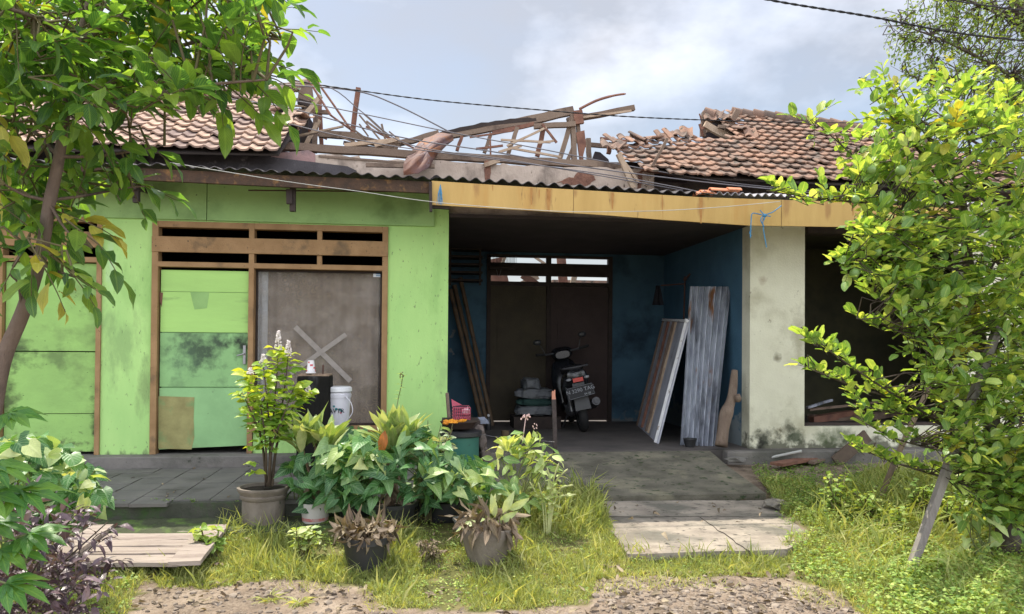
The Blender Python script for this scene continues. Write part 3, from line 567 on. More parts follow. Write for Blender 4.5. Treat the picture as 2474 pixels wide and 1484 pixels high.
# chipped pillar corner
# carport walls and ceiling
bx0, bx1 = Xat(1175, WB), Xat(1478, WB); bz = Zat(1320, 618, WB)
mb = MB(); mb.box((cx0 - .1, WB, FLZ), (bx0, WB + .14, 3.6)); mb.box((bx1, WB, FLZ), (cx1 + .1, WB + .14, 3.6)); mb.box((bx0, WB, bz), (bx1, WB + .14, 3.6)); mb.build('carport_back_wall', blue, H)
mb = MB(); mb.box((cx1, WF + .22, FLZ), (cx1 + .14, WB + .14, 3.2)); mb.build('carport_side_wall', blue2, H)
mb = MB(); mb.box((cx0 - .14, WF + .15, FLZ), (cx0, WB, 3.2)); mb.build('carport_side_wall', blue, H)
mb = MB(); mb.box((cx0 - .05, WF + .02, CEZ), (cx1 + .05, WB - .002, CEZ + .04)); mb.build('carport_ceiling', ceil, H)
mb = MB(); zc = Zat(1300, 520, WF)
for i in range(0): mb.beam((cx0, WB - .35 - i * 1.0, CEZ - .03), (cx1, WB - .35 - i * 1.0, CEZ - .03), .06, .05)

# closed rooms left and right
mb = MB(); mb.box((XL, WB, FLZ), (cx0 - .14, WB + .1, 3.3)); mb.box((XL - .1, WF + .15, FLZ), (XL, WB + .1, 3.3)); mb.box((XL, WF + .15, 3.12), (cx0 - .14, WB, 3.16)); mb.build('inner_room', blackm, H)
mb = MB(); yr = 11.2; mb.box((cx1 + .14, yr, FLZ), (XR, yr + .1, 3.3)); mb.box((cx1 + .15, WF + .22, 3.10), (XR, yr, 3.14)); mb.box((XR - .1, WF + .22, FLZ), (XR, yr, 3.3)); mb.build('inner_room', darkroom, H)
mb = MB(); a = P(2060, 585, 10.2); mb.box((a.x, 10.2, a.z - .03), (a.x + 1.0, 10.26, a.z + .04)); mb.build('lamp_fitting', mat('old_white_fitting', (.25, .26, .26), None, 5, .6), H)
# back door (dark) with open transom slits
mb = MB(); y0 = WB - .03; y1 = WB + .09; mm_ = Xat(1325, WB)
s = [Zat(1320, p, WB) for p in (623, 637, 667, 682, 692)]
mb.box((bx0, y0, FLZ), (bx0 + .06, y1, bz)); mb.box((bx1 - .06, y0, FLZ), (bx1, y1, bz)); mb.box((bx0 + .06, y0 + .003, s[0]), (bx1 - .06, y1 - .003, bz)); mb.box((bx0 + .06, y0 + .003, s[2]), (bx1 - .06, y1 - .003, s[1])); mb.box((bx0 + .06, y0 + .003, s[4]), (bx1 - .06, y1 - .003, s[3])); mb.box((mm_ - .035, y0 + .006, FLZ + .02), (mm_ + .035, y1 - .006, bz - .01))
mb.build('back_door_frame', darkwood, H)
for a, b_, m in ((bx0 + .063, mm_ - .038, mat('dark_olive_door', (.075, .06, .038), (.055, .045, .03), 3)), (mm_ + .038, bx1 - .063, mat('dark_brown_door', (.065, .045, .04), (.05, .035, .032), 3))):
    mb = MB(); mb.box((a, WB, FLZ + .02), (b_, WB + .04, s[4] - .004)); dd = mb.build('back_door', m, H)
    mb = MB(); mb.box((a + .1, WB - .012, FLZ + 1.1), (b_ - .1, WB - .001, FLZ + 1.6)); mb.build('panel', m, dd)
# roofless room behind the back door: sunlit floor, posts, rafters
mb = MB(); mb.box((cx0 - 1, WB + .15, .05), (cx1 + 2, WB + 5.5, FLZ - .004)); tag(mb.build('back_yard_floor', mat('yard_soil', (.34, .26, .19), (.26, .2, .14), 5)), None, None, kind='structure')
mb = MB(); mb.box((cx0 - 3, WB + 5.2, FLZ), (cx1 + 4, WB + 5.35, 2.5)); mb.build('rear_wall', plaster, H)
def timber(a, b_, wd, ht=None, nm='rafter', m=oldwood, **k):
    o = MB().beam(a, b_, wd, ht, seg=k.pop('seg', 4), wob=k.pop('wob', wd * .08), tint=rt(0, .6), **k).build(nm, m, H); return o
for a, b_, wd in ((P(1195, 625, 13.2), P(1212, 700, 13.2), .3), (P(1300, 668, 12.9), P(1222, 705, 12.9), .10), (P(1262, 664, 12.6), P(1330, 712, 12.6), .12), (P(1355, 615, 13.3), P(1362, 700, 13.3), .16), (P(1395, 640, 13.0), P(1380, 700, 13.0), .09), (P(1220, 622, 12.8), P(1212, 640, 12.8), .05), (P(1290, 620, 13.2), P(1320, 640, 13.2), .04)):
    timber(a, b_, wd, .05, up=(0, 1, 0), m=palewood if wd < .12 else redwood, seg=1, nm='rear_strut')
mb = MB(); a = P(1335, 676, 15.5)
mb.box((a.x, 15.5, a.z - .2), (a.x + 2.2, 15.7, a.z)); mb.build('rear_roof_edge', tile_m, H)

# canopy: corrugated sheets on a slanting front edge
def edge_z(px, Y):
    """height of the canopy's front edge, from its line on the facade"""
    pts = ((-400, 372), (370, 397), (700, 414), (1000, 427), (1180, 438), (1400, 452), (1700, 470), (2010, 480), (2100, 487), (2500, 500))
    for (a, b_), (c, d) in zip(pts, pts[1:]):
        if a <= px <= c: return Zat(px, b_ + (d - b_) * (px - a) / (c - a), Y)
YE = 7.78
def canopy(px_a, px_b, mname, amp, pitch, rise, m, drop=0):
    n_ = int(abs(px_b - px_a) / 2.6); mb = MB()
    def fn(u, v):
        px = px_a + (px_b - px_a) * u; p = P(px, 430, YE); z = edge_z(px, YE)
        bent = .012 * mnoise.noise(V((px * .02, 0, 0))) + .02 * max(0, mnoise.noise(V((px * .011, 5, 0))))
        y = YE + v * .85 + (.01 * mnoise.noise(V((px * .03, 7, 0))) if v == 0 else 0)
        return (p.x, y, z + drop + bent * (1 - v) + amp * math.sin(p.x * 2 * math.pi / pitch) + v * rise)
    mb.grid(fn, n_, 5, (0, 0, -.006)); return mb.build(mname, m, H, smooth=True)
canopy(-350, 1060, 'corrugated_canopy', .0135, .135, .12, asb)
canopy(1040, 1725, 'corrugated_canopy', .018, .135, .12, asb, .012)
canopy(1690, 2400, 'corrugated_canopy', .017, .085, .12, mat('corrugated_sheet_white', (.42, .41, .43), (.30, .29, .31), 5, .8, c3=(.15, .14, .15), s3=7, t3=(.52, .66), bump=.3), .02)
# rusty beam under the left canopy
mb = MB()
for a, b_ in ((-350, 370), (370, 1040)):
    n_ = 10
    for i in range(n_):
        pa = a + (b_ - a) * i / n_; pb = a + (b_ - a) * (i + 1) / n_
        A = P(pa, 430, YE + .06); B = P(pb, 430, YE + .06); za = edge_z(pa, YE) - .03; zb = edge_z(pb, YE) - .03
        mb.prism([V((A.x, A.y, za)), V((B.x, B.y, zb)), V((B.x, B.y, zb - .115)), V((A.x, A.y, za - .115))], (0, .05, 0))
mb.build('eave_beam', rustbeam, H)
# yellow fascia board
top = ((1043, 437), (1180, 446), (1400, 459), (1700, 477), (2010, 487), (2100, 493), (2330, 505)); bot = ((2330, 552), (2080, 549), (1810, 545), (1600, 531), (1450, 519), (1250, 507), (1043, 495))
mb = MB(); yf = YE + .01; mb.prism([P(*q_, yf) for q_ in top + bot], (0, .022, 0)); fa = mb.build('fascia', yellow, H)
for px in (1386, 1888):
    A = P(px, 455 if px < 1500 else 481, yf); B = P(px, 518 if px < 1500 else 549, yf); MB().box((A.x - .0022, yf - .0016, B.z), (A.x + .0022, yf + .0, A.z)).build('board_joint', mat('joint_line', (.14, .085, .03), None, 4, bump=0), fa)
for px, wd, y0_, y1_ in ((1284, .02, 455, 495), (1325, .035, 456, 512), (1322, .012, 456, 480), (1480, .02, 466, 505), (1693, .025, 478, 540), (1600, .006, 472, 529), (2060, .02, 490, 520), (1303, .008, 458, 480), (1190, .008, 448, 462)):
    mb = MB(); A = P(px, y0_, yf); B = P(px + rt(-2, 2), y1_, yf); pts = []
    for i in range(7): t_ = i / 6; c = A.lerp(B, t_); pts.append(c + V((-wd * (1 - t_ * .7) * rt(.6, 1), 0, 0)))
    for i in range(6, -1, -1): t_ = i / 6; c = A.lerp(B, t_); pts.append(c + V((wd * (1 - t_ * .7) * rt(.6, 1), 0, 0)))
    mb.prism(pts, (0, -.0015, 0)); mb.build('rust_stain', ruststreak, fa)
mb = MB(); A = P(1043, 497, yf + .03); mb.beam(A + V((0, .02, .0)), A + V((.18, .02, -.005)), .05, .05); mb.beam(P(1040, 440, yf - .0), P(1041, 512, yf), .03, .05, up=(0, 1, 0)); mb.build('bracket', darkwood, H)
for bxp, ya, yb in ((708, 438, 511), (330, 455, 490)):
    mb = MB(); A = P(bxp, ya, YE + .2); B = P(bxp - 4, yb, YE + .2)
    mb.beam(A, V((A.x, A.y, B.z)), .055, .06, up=(0, 1, 0)); mb.beam(V((A.x - .03, A.y - .03, A.z - .09)), V((A.x - .025, A.y - .03, B.z + .07)), .06, .05, up=(0, 1, 0)); mb.beam(V((A.x, YE + .1, A.z)), V((A.x, WF - .04, A.z + .06)), .05, .06); mb.build('bracket', darkwood, H)
mb = MB(); mb.tube([P(600, 460, YE + .3), P(1040, 464, YE + .25)], .008, 6); mb.build('rail', rustbeam, H)

# upper plaster wall above the canopy
Yw = WF + .12
def ragged(pts, k=5, amp=3):
    o = []
    for a, b_ in zip(pts, pts[1:]):
        for i in range(k): t_ = i / k; o.append((a[0] + (b_[0] - a[0]) * t_, a[1] + (b_[1] - a[1]) * t_ + rt(-amp, amp)))
    return o + [pts[-1]]
ztop = ragged(((755, 372), (868, 378), (873, 386), (960, 386), (1100, 392), (1180, 398), (1215, 396), (1300, 402), (1415, 405), (1500, 408), (1580, 410)), 5, 3)
mb = MB(); mb.prism([P(*q_, Yw) for q_ in ztop] + [V((Xat(1580, Yw), Yw, CEZ + .045)), V((Xat(755, Yw), Yw, CEZ + .045))], (0, .14, 0)); uw = mb.build('upper_wall', plaster, H)
mb = MB(); mb.prism([P(*q_, Yw - .004) for q_ in ragged(((655, 372), (745, 362), (762, 372), (762, 396), (790, 402)), 3, 1)] + [P(790, 440, Yw), P(655, 440, Yw)], (0, .14, 0)); mb.build('upper_wall', pinkpl, H)
for pts in (((1375, 430), (1400, 418), (1432, 422), (1440, 436), (1415, 450), (1370, 448), (1345, 442)), ((1172, 388), (1182, 388), (1186, 408), (1184, 445), (1174, 446), (1170, 410)), ((1540, 415), (1552, 415), (1550, 470), (1538, 468))):
    mb = MB(); mb.prism([P(a + rt(-3, 3), b_ + rt(-3, 3), Yw - .006) for a, b_ in ragged(pts + (pts[0],), 3, 1.5)[:-1]], (0, .02, 0)); mb.build('broken_patch', brick, uw)
# grey gutter sheet along the left roof, walls under both eaves with eave shade put into their dark grey
mb = MB(); mb.prism([P(*q_, WF - .05) for q_ in ((-300, 352), (400, 370), (660, 380), (840, 402), (860, 412), (860, 430), (-300, 400))], (0, .1, .02)); mb.build('gutter_sheet', asb, H)
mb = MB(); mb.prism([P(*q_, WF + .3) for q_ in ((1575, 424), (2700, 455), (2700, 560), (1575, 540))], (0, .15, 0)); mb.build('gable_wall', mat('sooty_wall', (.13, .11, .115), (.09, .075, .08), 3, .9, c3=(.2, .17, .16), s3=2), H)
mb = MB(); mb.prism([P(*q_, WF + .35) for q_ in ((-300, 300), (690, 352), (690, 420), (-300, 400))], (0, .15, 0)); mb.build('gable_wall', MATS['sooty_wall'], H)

# ------------------------------------------------------------------ tiled roofs
def tiled(name, poly, Ye, Ze, slope, m, tw=.15, tl=.18, hump=.018, x0=-7, x1=9, rowsn=32, jit=.006, thin=0.0, bigj=.04):
    a = math.atan(slope); T_ = V((0, math.cos(a), math.sin(a))); Nn = V((0, -math.sin(a), math.cos(a))); o = V((0, Ye, Ze))
    pw = [PL(px, py, o, Nn) for px, py in poly]; pp = np.array([(p.x, (p - o).dot(T_)) for p in pw]); mb = MB()
    for j in range(rowsn):
        for i in range(int((x1 - x0) / tw)):
            cx, cy = x0 + (i + .5) * tw, j * tl
            if not inside(np.array([[cx, cy + tl * .5]]), pp)[0]: continue
            if random.random() < thin: continue
            yaw = rt(-.03, .03); tk = .036 + rt(-.007, .007); big = random.random() < bigj
            dx = rt(-jit, jit); dy = rt(-jit, jit) * 1.5; lift = rt(0, .006) + (.02 if big else 0); yaw *= 4 if big else 1
            us = [0, .16, .3, .42, .54, .66, .8, 1.02]; hs = [0.2, 1, .8, .25, -.05, -.05, .0, .25]; L_ = tl * 1.25
            g = lambda u, h, v, dz=0: o + V((cx + dx + (u - .5) * tw + yaw * v, 0, 0)) + T_ * (cy + dy + v) + Nn * (h * hump + tk * (1 - v / L_) + lift + dz)
            ti = min(1, max(0, random.gauss(.4, .28)))
            vs = [g(u, h, 0) for u, h in zip(us, hs)] + [g(u, h, L_) for u, h in zip(us, hs)] + [g(u, h, 0, -.02) for u, h in zip(us, hs)]
            k = len(us); fs_ = []
            for q_ in range(k - 1): fs_ += [(q_, q_ + 1, k + q_ + 1, k + q_), (2 * k + q_, 2 * k + q_ + 1, q_ + 1, q_)]
            fs_ += [(2 * k, 0, k), (k - 1, 3 * k - 1, 2 * k - 1)]
            mb._add(vs, fs_, ti)
    obj = mb.build(name, m, H, smooth=True)
    # battens board below the tiles
    return obj, o, T_, Nn
ex = Xat(1700, 8.15); EZ = Zat(1700, 428, 8.15)
polyR = ((1560, 418), (1610, 412), (1640, 426), (1800, 432), (2560, 470), (2560, 520), (2900, 600), (2900, 500), (2474, 400), (2240, 349), (1990, 300), (1910, 290), (1775, 270), (1745, 285), (1750, 305), (1775, 330), (1760, 340), (1690, 334), (1660, 330), (1600, 345), (1530, 348), (1475, 352), (1470, 362), (1500, 372), (1520, 395))
oR, o0, T0, N0 = tiled('tiled_roof', polyR, 8.15, EZ, .62, tile_m)
EZL = Zat(560, 366, 8.1)
polyL = ((684, 372), (690, 345), (712, 320), (735, 292), (712, 285), (690, 290), (675, 285), (650, 262), (668, 245), (705, 236), (690, 214), (640, 214), (300, 232), (-700, 210), (-700, 480), (400, 480), (684, 480))
oL, o1, T1, N1 = tiled('tiled_roof', polyL, 8.1, EZL, .62, tile_l, tw=.15, tl=.18, hump=.026)
# dark underlay boards so that nothing shows through between the tiles
def under(poly, o, Nn, T_):
    mb = MB(); pts = [PL(px, py, o, Nn) - Nn * .03 for px, py in poly]; mb.prism(pts, -Nn * .02); return mb.build('roof_underlay', mat('roof_underlay', (.05, .04, .035), None, 4), H)
under(((1600, 405), (1640, 420), (2560, 462), (2700, 462), (2474, 408), (2240, 356), (1990, 307), (1800, 282), (1790, 330), (1700, 340), (1560, 356), (1530, 370)), o0, N0, T0)
under(((672, 366), (720, 300), (690, 292), (640, 262), (600, 240), (-500, 232), (-500, 340), (300, 358)), o1, N1, T1)
# ridge / hip caps
def caps(pts, m, n_, r_=.07, nm='ridge_cap'):
    pts = [V(p) for p in pts]; mb = MB()
    for i in range(n_):
        t_ = i / n_; a = pts[0].lerp(pts[-1], t_); b_ = pts[0].lerp(pts[-1], (i + 1.12) / n_); vs = []
        d = (b_ - a).normalized(); sd = d.cross(V((0, 0, 1))).normalized(); u = sd.cross(d)
        jj = rt(-.01, .01); mb.tube([a + u * jj, b_ + u * (jj - .012)], [r_ * 1.12, r_], 10, rt(.3, .9))
    return mb.build(nm, m, H, smooth=True)
caps([PL(1765, 276, o0, N0) + N0 * .03, PL(2000, 304, o0, N0) + N0 * .03, ], tile_m, 9)
caps([PL(2000, 304, o0, N0) + N0 * .03, PL(2260, 352, o0, N0) + N0 * .03, ], tile_m, 8)
caps([PL(1700, 275, o0 + N0 * .05, N0), PL(1724, 279, o0 + N0 * .05, N0)], tile_m, 1, .09)
caps([PL(748, 208, o1, N1) + N1 * .03, PL(655, 228, o1, N1) + N1 * .03], tile_l, 3)
caps([PL(655, 228, o1, N1) + N1 * .03, PL(0, 240, o1, N1) + N1 * .03], tile_l, 14)
# loose displaced tiles on the broken edges
def loose(pxs, o, Nn, m, k):
    for (px, py) in pxs:
        p = PL(px, py, o, Nn) + Nn * .07; yaw = rt(-1, 1); pit = rt(-.3, .3); M = Matrix.Rotation(yaw, 3, 'Z') @ Matrix.Rotation(pit + .5, 3, 'X'); mb = MB()
        mb.grid(lambda u, v: p + M @ V(((u - .5) * .17, (v - .5) * .24, .022 * math.sin(u * 6.28))), 8, 1, M @ V((0, 0, -.013)), tint=rt(0, .8)); mb.build('loose_tile', m, H, smooth=True)
loose([(1480, 350), (1492, 362), (1508, 345), (1530, 352), (1468, 362), (1540, 345), (1730, 285), (1745, 292), (1712, 290), (1620, 337), (1655, 331), (1640, 334), (1600, 342), (1575, 345), (1760, 300), (1790, 322), (1810, 330)], o0, N0, tile_m, 1)
loose([(690, 300), (735, 292), (700, 286), (668, 275)], o1, N1, tile_l, 1)
#PART3
# ------------------------------------------------------------------ ruined roof timbers (parts of the house)
def T(x0, y0, x1, y1, Y0, wpx, Y1=None, nm='roof_beam', m=None, h=None, seg=4, k=1.0, **kw):
    Y1 = Y0 if Y1 is None else Y1; wd = wpx * ((Y0 + Y1) / 2) / F_PX
    return timber(P(x0, y0, Y0), P(x1, y1, Y1), h or min(wd, .06), wd, m=m or random.choice((oldwood, oldwood, redwood)), nm=nm, seg=seg, **kw)
YB = 8.72
T(668, 353, 1000, 375, YB, 17, m=oldwood, h=.09, seg=6); T(990, 374, 1330, 392, YB - .0, 17, m=oldwood, h=.09, seg=6); T(1320, 391, 1512, 403, YB + .01, 16, m=oldwood, h=.09)
T(1500, 398, 1660, 410, YB + .1, 12, m=darkwood, h=.09)
T(770, 324, 860, 330, 9.5, 16, m=oldwood, h=.07); T(858, 330, 960, 362, 9.5, 15, m=oldwood, h=.07)
T(770, 378, 1050, 400, YB - .1, 5, m=oldwood)
T(884, 399, 1050, 402, 8.4, 9, m=oldwood)
# left stump of the roof
T(700, 326, 775, 232, 9.6, 10, m=palewood, nm='rafter'); T(760, 370, 764, 240, 9.9, 11, nm='roof_post', m=oldwood); T(778, 368, 772, 232, 10.1, 9, nm='roof_post', m=redwood)
T(733, 362, 742, 262, 10.0, 12, nm='roof_post', m=darkwood); T(722, 245, 776, 262, 10.2, 12, m=darkwood); T(690, 268, 795, 272, 9.7, 9, m=oldwood, nm='purlin'); T(715, 240, 760, 244, 10.3, 5, m=oldwood, nm='batten'); T(702, 256, 770, 258, 10.2, 4, m=palewood, nm='batten')
T(690, 282, 760, 262, 9.9, 6, m=palewood, nm='batten'); T(712, 300, 790, 336, 10.1, 5, m=redwood, nm='batten'); T(680, 352, 722, 310, 9.0, 7, m=palewood, nm='rafter'); T(740, 350, 772, 290, 9.9, 10, m=palewood, nm='rafter'); T(672, 338, 830, 305, 9.3, 4, m=palewood, nm='batten')
mb = MB(); mb.prism([P(*q_, 10.4) for q_ in ((660, 262), (735, 262), (758, 300), (752, 365), (680, 362), (700, 300))], (0, .1, 0)); mb.build('inner_gable', mat('sooty_wall2', (.06, .05, .055), None, 4), H)  # near-black wall pieces behind the gaps in the roof
mb = MB(); mb.prism([P(*q_, 10.3) for q_ in ((722, 216), (752, 205), (756, 236), (735, 262), (718, 250))], (0, .1, 0)); mb.build('inner_gable', oldwood, H)
T(852, 322, 866, 213, 9.7, 11, nm='roof_post', m=redwood); T(853, 345, 852, 322, 9.7, 9, nm='roof_post', m=darkwood)
for a in ((735, 177, 800, 280), (763, 192, 845, 310), (798, 278, 850, 315)): T(*a, 9.4, 4, Y1=9.1, nm='batten', m=redwood)
for a in ((868, 278, 930, 352), (885, 293, 968, 356), (884, 306, 960, 345), (900, 315, 1000, 358), (868, 300, 890, 330), (836, 300, 905, 350), (922, 300, 935, 355), (880, 276, 940, 330), (820, 330, 905, 362), (940, 318, 980, 350), (700, 336, 830, 306), (905, 345, 1000, 343)):
    T(*a, rt(8.9, 9.6), rt(3, 5), nm='batten')
T(832, 352, 960, 338, 8.8, 9, m=palewood, nm='batten'); T(905, 352, 965, 335, 8.75, 9, m=palewood, nm='batten'); T(855, 362, 920, 368, 8.7, 8, m=oldwood, nm='batten'); T(830, 345, 930, 365, 9.0, 8, m=darkwood, nm='rafter')
# the broken ridge running up to the post
T(935, 356, 1060, 322, 9.5, 12, m=oldwood, h=.08); T(1050, 335, 1250, 296, 9.5, 17, m=oldwood, h=.08); T(1240, 300, 1385, 268, 9.5, 20, m=oldwood, h=.08); T(1190, 322, 1290, 300, 9.45, 9, m=redwood)
T(1290, 306, 1390, 300, 9.4, 12, m=oldwood); T(1370, 292, 1532, 261, 9.5, 13, m=oldwood, h=.07); T(1400, 285, 1525, 268, 9.45, 5, m=palewood, nm='batten')
T(1395, 268, 1400, 300, 9.4, 22, m=redwood)
c_ = catmull([P(1400, 264, 9.4), P(1440, 244, 9.4), P(1480, 232, 9.4), P(1512, 227, 9.4)], 4); MB().tube(c_, [.018] * 8 + [.015] * 4 + [.008], 5).build('batten', redwood, H)
for a, w_ in (((1116, 330, 1104, 365), 8), ((1187, 322, 1170, 370), 9), ((1250, 308, 1228, 372), 10), ((1316, 300, 1298, 378), 11), ((1385, 275, 1350, 392), 11), ((1383, 278, 1388, 400), 16), ((1395, 290, 1406, 400), 9), ((1400, 320, 1370, 390), 9)):
    T(*a, 9.45, w_, nm='roof_post', m=random.choice((oldwood, redwood, oldwood)))
for a in ((1225, 353, 1320, 308), (1135, 332, 1240, 316), (1210, 338, 1330, 344), (1310, 300, 1345, 345), (1205, 368, 1260, 352), (1300, 346, 1340, 340), (1235, 358, 1355, 380), (1150, 360, 1215, 352)):
    T(*a, 9.3, rt(4, 6), nm='batten', m=random.choice((redwood, palewood, oldwood)))
mb = MB(); mb.prism([P(*q_, 9.4) for q_ in ((1392, 320), (1412, 315), (1416, 350), (1408, 380), (1414, 408), (1400, 380))], (0, .03, 0)); mb.build('torn_felt', redwood, H)
mb = MB(); mb.prism([P(*q_, 9.46) for q_ in ragged(((1060, 320), (1110, 306), (1180, 294), (1250, 286), (1300, 284)), 4, 2) + [(1300, 292), (1180, 304), (1070, 326)]], (0, .05, 0)); mb.build('torn_felt', darkwood, H)
T(1170, 400, 1207, 388, 8.6, 10, m=palewood, nm='batten'); T(1184, 330, 1186, 418, 8.7, 4, m=redwood, nm='batten')
# bits around the right roof
for a, w_, m_, Y_ in (((1421, 335, 1423, 395), 11, oldwood, 9.6), ((1405, 350, 1500, 354), 10, oldwood, 9.7), ((1450, 334, 1520, 341), 5, redwood, 9.6), ((1452, 336, 1475, 356), 7, palewood, 9.5), ((1470, 372, 1475, 345), 10, redwood, 9.2), ((1494, 372, 1530, 455), 12, palewood, 8.3), ((1500, 380, 1542, 440), 6, palewood, 8.3), ((1576, 402, 1612, 335), 7, oldwood, 8.25), ((1560, 450, 1580, 425), 7, oldwood, 8.3), ((1698, 330, 1702, 272), 13, oldwood, 10.2), ((1710, 320, 1712, 270), 6, oldwood, 10.3), ((1702, 300, 1775, 340), 16, palewood, 10.0), ((1745, 338, 1782, 268), 14, oldwood, 10.0), ((1775, 315, 1830, 345), 9, palewood, 9.9), ((1690, 275, 1697, 300), 3, redwood, 10.2), ((1692, 312, 1716, 302), 6, redwood, 10.0), ((1735, 306, 1785, 312), 8, oldwood, 9.9), ((1720, 290, 1765, 300), 10, darkwood, 10.2), ((1698, 330, 1690, 300), 5, redwood, 10.1), ((1850, 330, 1790, 312), 6, redwood, 9.9), ((1550, 405, 1650, 418), 18, redwood, 8.5)):
    T(*a[:4], Y_, w_, nm='rafter' if w_ > 6 else 'batten', m=m_)
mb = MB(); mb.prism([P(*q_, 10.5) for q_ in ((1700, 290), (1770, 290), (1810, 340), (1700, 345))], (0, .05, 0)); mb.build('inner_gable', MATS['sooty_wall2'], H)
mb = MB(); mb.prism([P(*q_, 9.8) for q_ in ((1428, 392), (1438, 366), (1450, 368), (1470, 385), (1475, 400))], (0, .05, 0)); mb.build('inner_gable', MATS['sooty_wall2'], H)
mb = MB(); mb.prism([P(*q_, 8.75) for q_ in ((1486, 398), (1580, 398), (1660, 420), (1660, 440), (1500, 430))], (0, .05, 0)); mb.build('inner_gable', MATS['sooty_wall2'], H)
# tile fragments lying on the canopy and the rusty sheet hanging over it
orange = mat('orange_tile', (.62, .26, .14), (.50, .20, .11), 9, .8, bump=.2)
for i, (x_, y_, l_, a_) in enumerate(((1700, 466, .10, .2), (1715, 468, .12, -.3), (1748, 462, .34, .05), (1772, 460, .16, .1), (1683, 470, .07, .6))):
    p = P(x_, y_, YE + .06); mb = MB(); d_ = V((math.cos(a_), .2, math.sin(a_) * .3)); mb.grid(lambda u, v: p + d_ * (u - .5) * l_ + V((0, (v - .5) * .12, .03 * math.sin(v * 3.1))), 3, 8, (0, 0, -.012))
    tag(mb.build('broken_tile', orange, None, loc=p), ('small brick red tile chip at the left end of the canopy fragments', 'broken red tile piece lying beside the long orange one on the canopy edge', 'long orange roof tile lying flat on the canopy edge', 'orange tile fragment leaning on the right end of the long orange tile', 'dark tile crumb beside the white flap on the canopy edge')[i], 'roof tile', 'tile fragments lying on the canopy')
rs = MB(); poly = ((1058, 321), (1093, 324), (1096, 337), (1070, 362), (1050, 380), (1040, 402), (1010, 419), (975, 424), (974, 395), (988, 370), (1012, 345), (1025, 335))
cen = (1030, 375); ring = [P(x_, y_, 9.35 - (y_ - 320) / 100 * 1.25) for x_, y_ in ragged(poly + (poly[0],), 3, 1.5)[:-1]]
c0 = P(1028, 372, 8.55); nrm = V((0.3, -1, .3)).normalized(); vs_ = [c0 + nrm * .06] ; mid = [(c0.lerp(p, .55) + nrm * (.045 + .05 * math.sin(i * .9))) for i, p in enumerate(ring)]
n_ = len(ring); rs._add([vs_[0]] + mid + ring, [(0, 1 + i, 1 + (i + 1) % n_) for i in range(n_)] + [(1 + i, 1 + n_ + i, 1 + n_ + (i + 1) % n_, 1 + (i + 1) % n_) for i in range(n_)])
o = rs.build('rusty_metal_sheet', rustm, None, smooth='all', loc=c0); o.modifiers.new('s', 'SOLIDIFY').thickness = .004
tag(o, 'crumpled rust brown metal sheet hanging from the broken ridge onto the canopy', 'metal sheet')

# ------------------------------------------------------------------ cables
cab = mat('black_cable', (.02, .02, .022), None, 5, .6, bump=0); greyc = mat('grey_wire', (.16, .15, .16), None, 5, .6, bump=0); whitec = mat('white_string', (.48, .48, .44), None, 5, .8, bump=0)
def cable(pts, r_, m, label, name='power_cable', twist=0, group='cables strung above the canopy', k=6):
    q = catmull([P(*p) for p in pts], k); mb = MB()
    if twist:
        L_ = 0; 
        fine = catmull([P(*p) for p in pts], k * 8); a = []; b_ = []
        for i, p in enumerate(fine):
            if i: L_ += (p - fine[i - 1]).length
            c = V((0, math.cos(L_ * twist), math.sin(L_ * twist))) * r_ * .8; a.append(p + c); b_.append(p - c)
        mb.tube(a, r_, 5); mb.tube(b_, r_, 5)
    else: mb.tube(q, r_, 6)
    return tag(mb.build(name, m, None, smooth='all', loc=q[0]), label, 'string' if 'string' in name else 'cable', group)
cable([(1700, -45, 6.2), (1848, -2, 6.3), (2100, 40, 6.4), (2300, 78, 6.5), (2520, 104, 6.6)], .0065, cab, 'thick twisted black cable crossing the sky at the top right, lower of the two', twist=34, group='black cables at the top of the photo', k=4)
cable([(2150, -40, 6.3), (2300, 1, 6.4), (2540, 34, 6.5)], .006, cab, 'black cable cutting the top right corner above the fine leaved tree', group='black cables at the top of the photo')
cable([(620, 175, 8.0), (740, 200, 8.0), (860, 218, 8.0), (1050, 243, 8.0), (1330, 268, 8.0), (1500, 281, 8.0), (1700, 290, 8.1), (1950, 296, 8.2), (2560, 301, 8.4)], .0045, cab, 'long twisted dark cable sagging right across the sky over both tiled roofs', twist=30, k=4)
cable([(560, 196, 8.9), (700, 206, 8.9), (860, 220, 8.9), (960, 255, 8.9), (1092, 322, 8.9)], .008, greyc, 'dark cable dropping from the reddish roof post to the top of the rusty sheet')
cable([(600, 205, 8.7), (780, 206, 8.7), (880, 275, 8.7), (990, 350, 8.6), (1250, 390, 8.4), (1650, 460, 8.2)], .006, greyc, 'thin wire falling steeply through the loose battens left of the rusty sheet')
cable([(560, 215, 8.6), (800, 260, 8.6), (1100, 322, 8.5), (1290, 357, 8.4), (1500, 398, 8.3), (1750, 440, 8.2), (2000, 465, 8.1)], .006, greyc, 'thin grey wire passing just above the rusty sheet towards the right roof eave')
cable([(560, 240, 8.3), (700, 262, 8.3), (960, 330, 8.3), (1180, 365, 8.2), (1400, 402, 8.2), (1700, 440, 8.1), (2000, 470, 8.1)], .007, greyc, 'thicker grey wire running low over the upper plaster wall')
cable([(640, 285, 8.4), (900, 345, 8.3), (1200, 386, 8.2), (1450, 420, 8.1), (1600, 446, 8.0), (1720, 470, 7.9)], .006, greyc, 'lowest grey wire skimming the canopy edge under the right roof')
cable([(405, 392, 7.5), (550, 416, 7.5), (700, 440, 7.5), (870, 463, 7.5), (1045, 488, 7.5), (1250, 505, 7.5), (1400, 512, 7.5), (1600, 509, 7.5), (1760, 499, 7.5), (1885, 487, 7.7)], .0035, whitec, 'white string stretched across the green panel and the yellow fascia', name='washing_string', group=None)
bl = mat('blue_raffia', (.08, .26, .42), (.05, .18, .33), 30, .7, bump=0)
mb = MB()
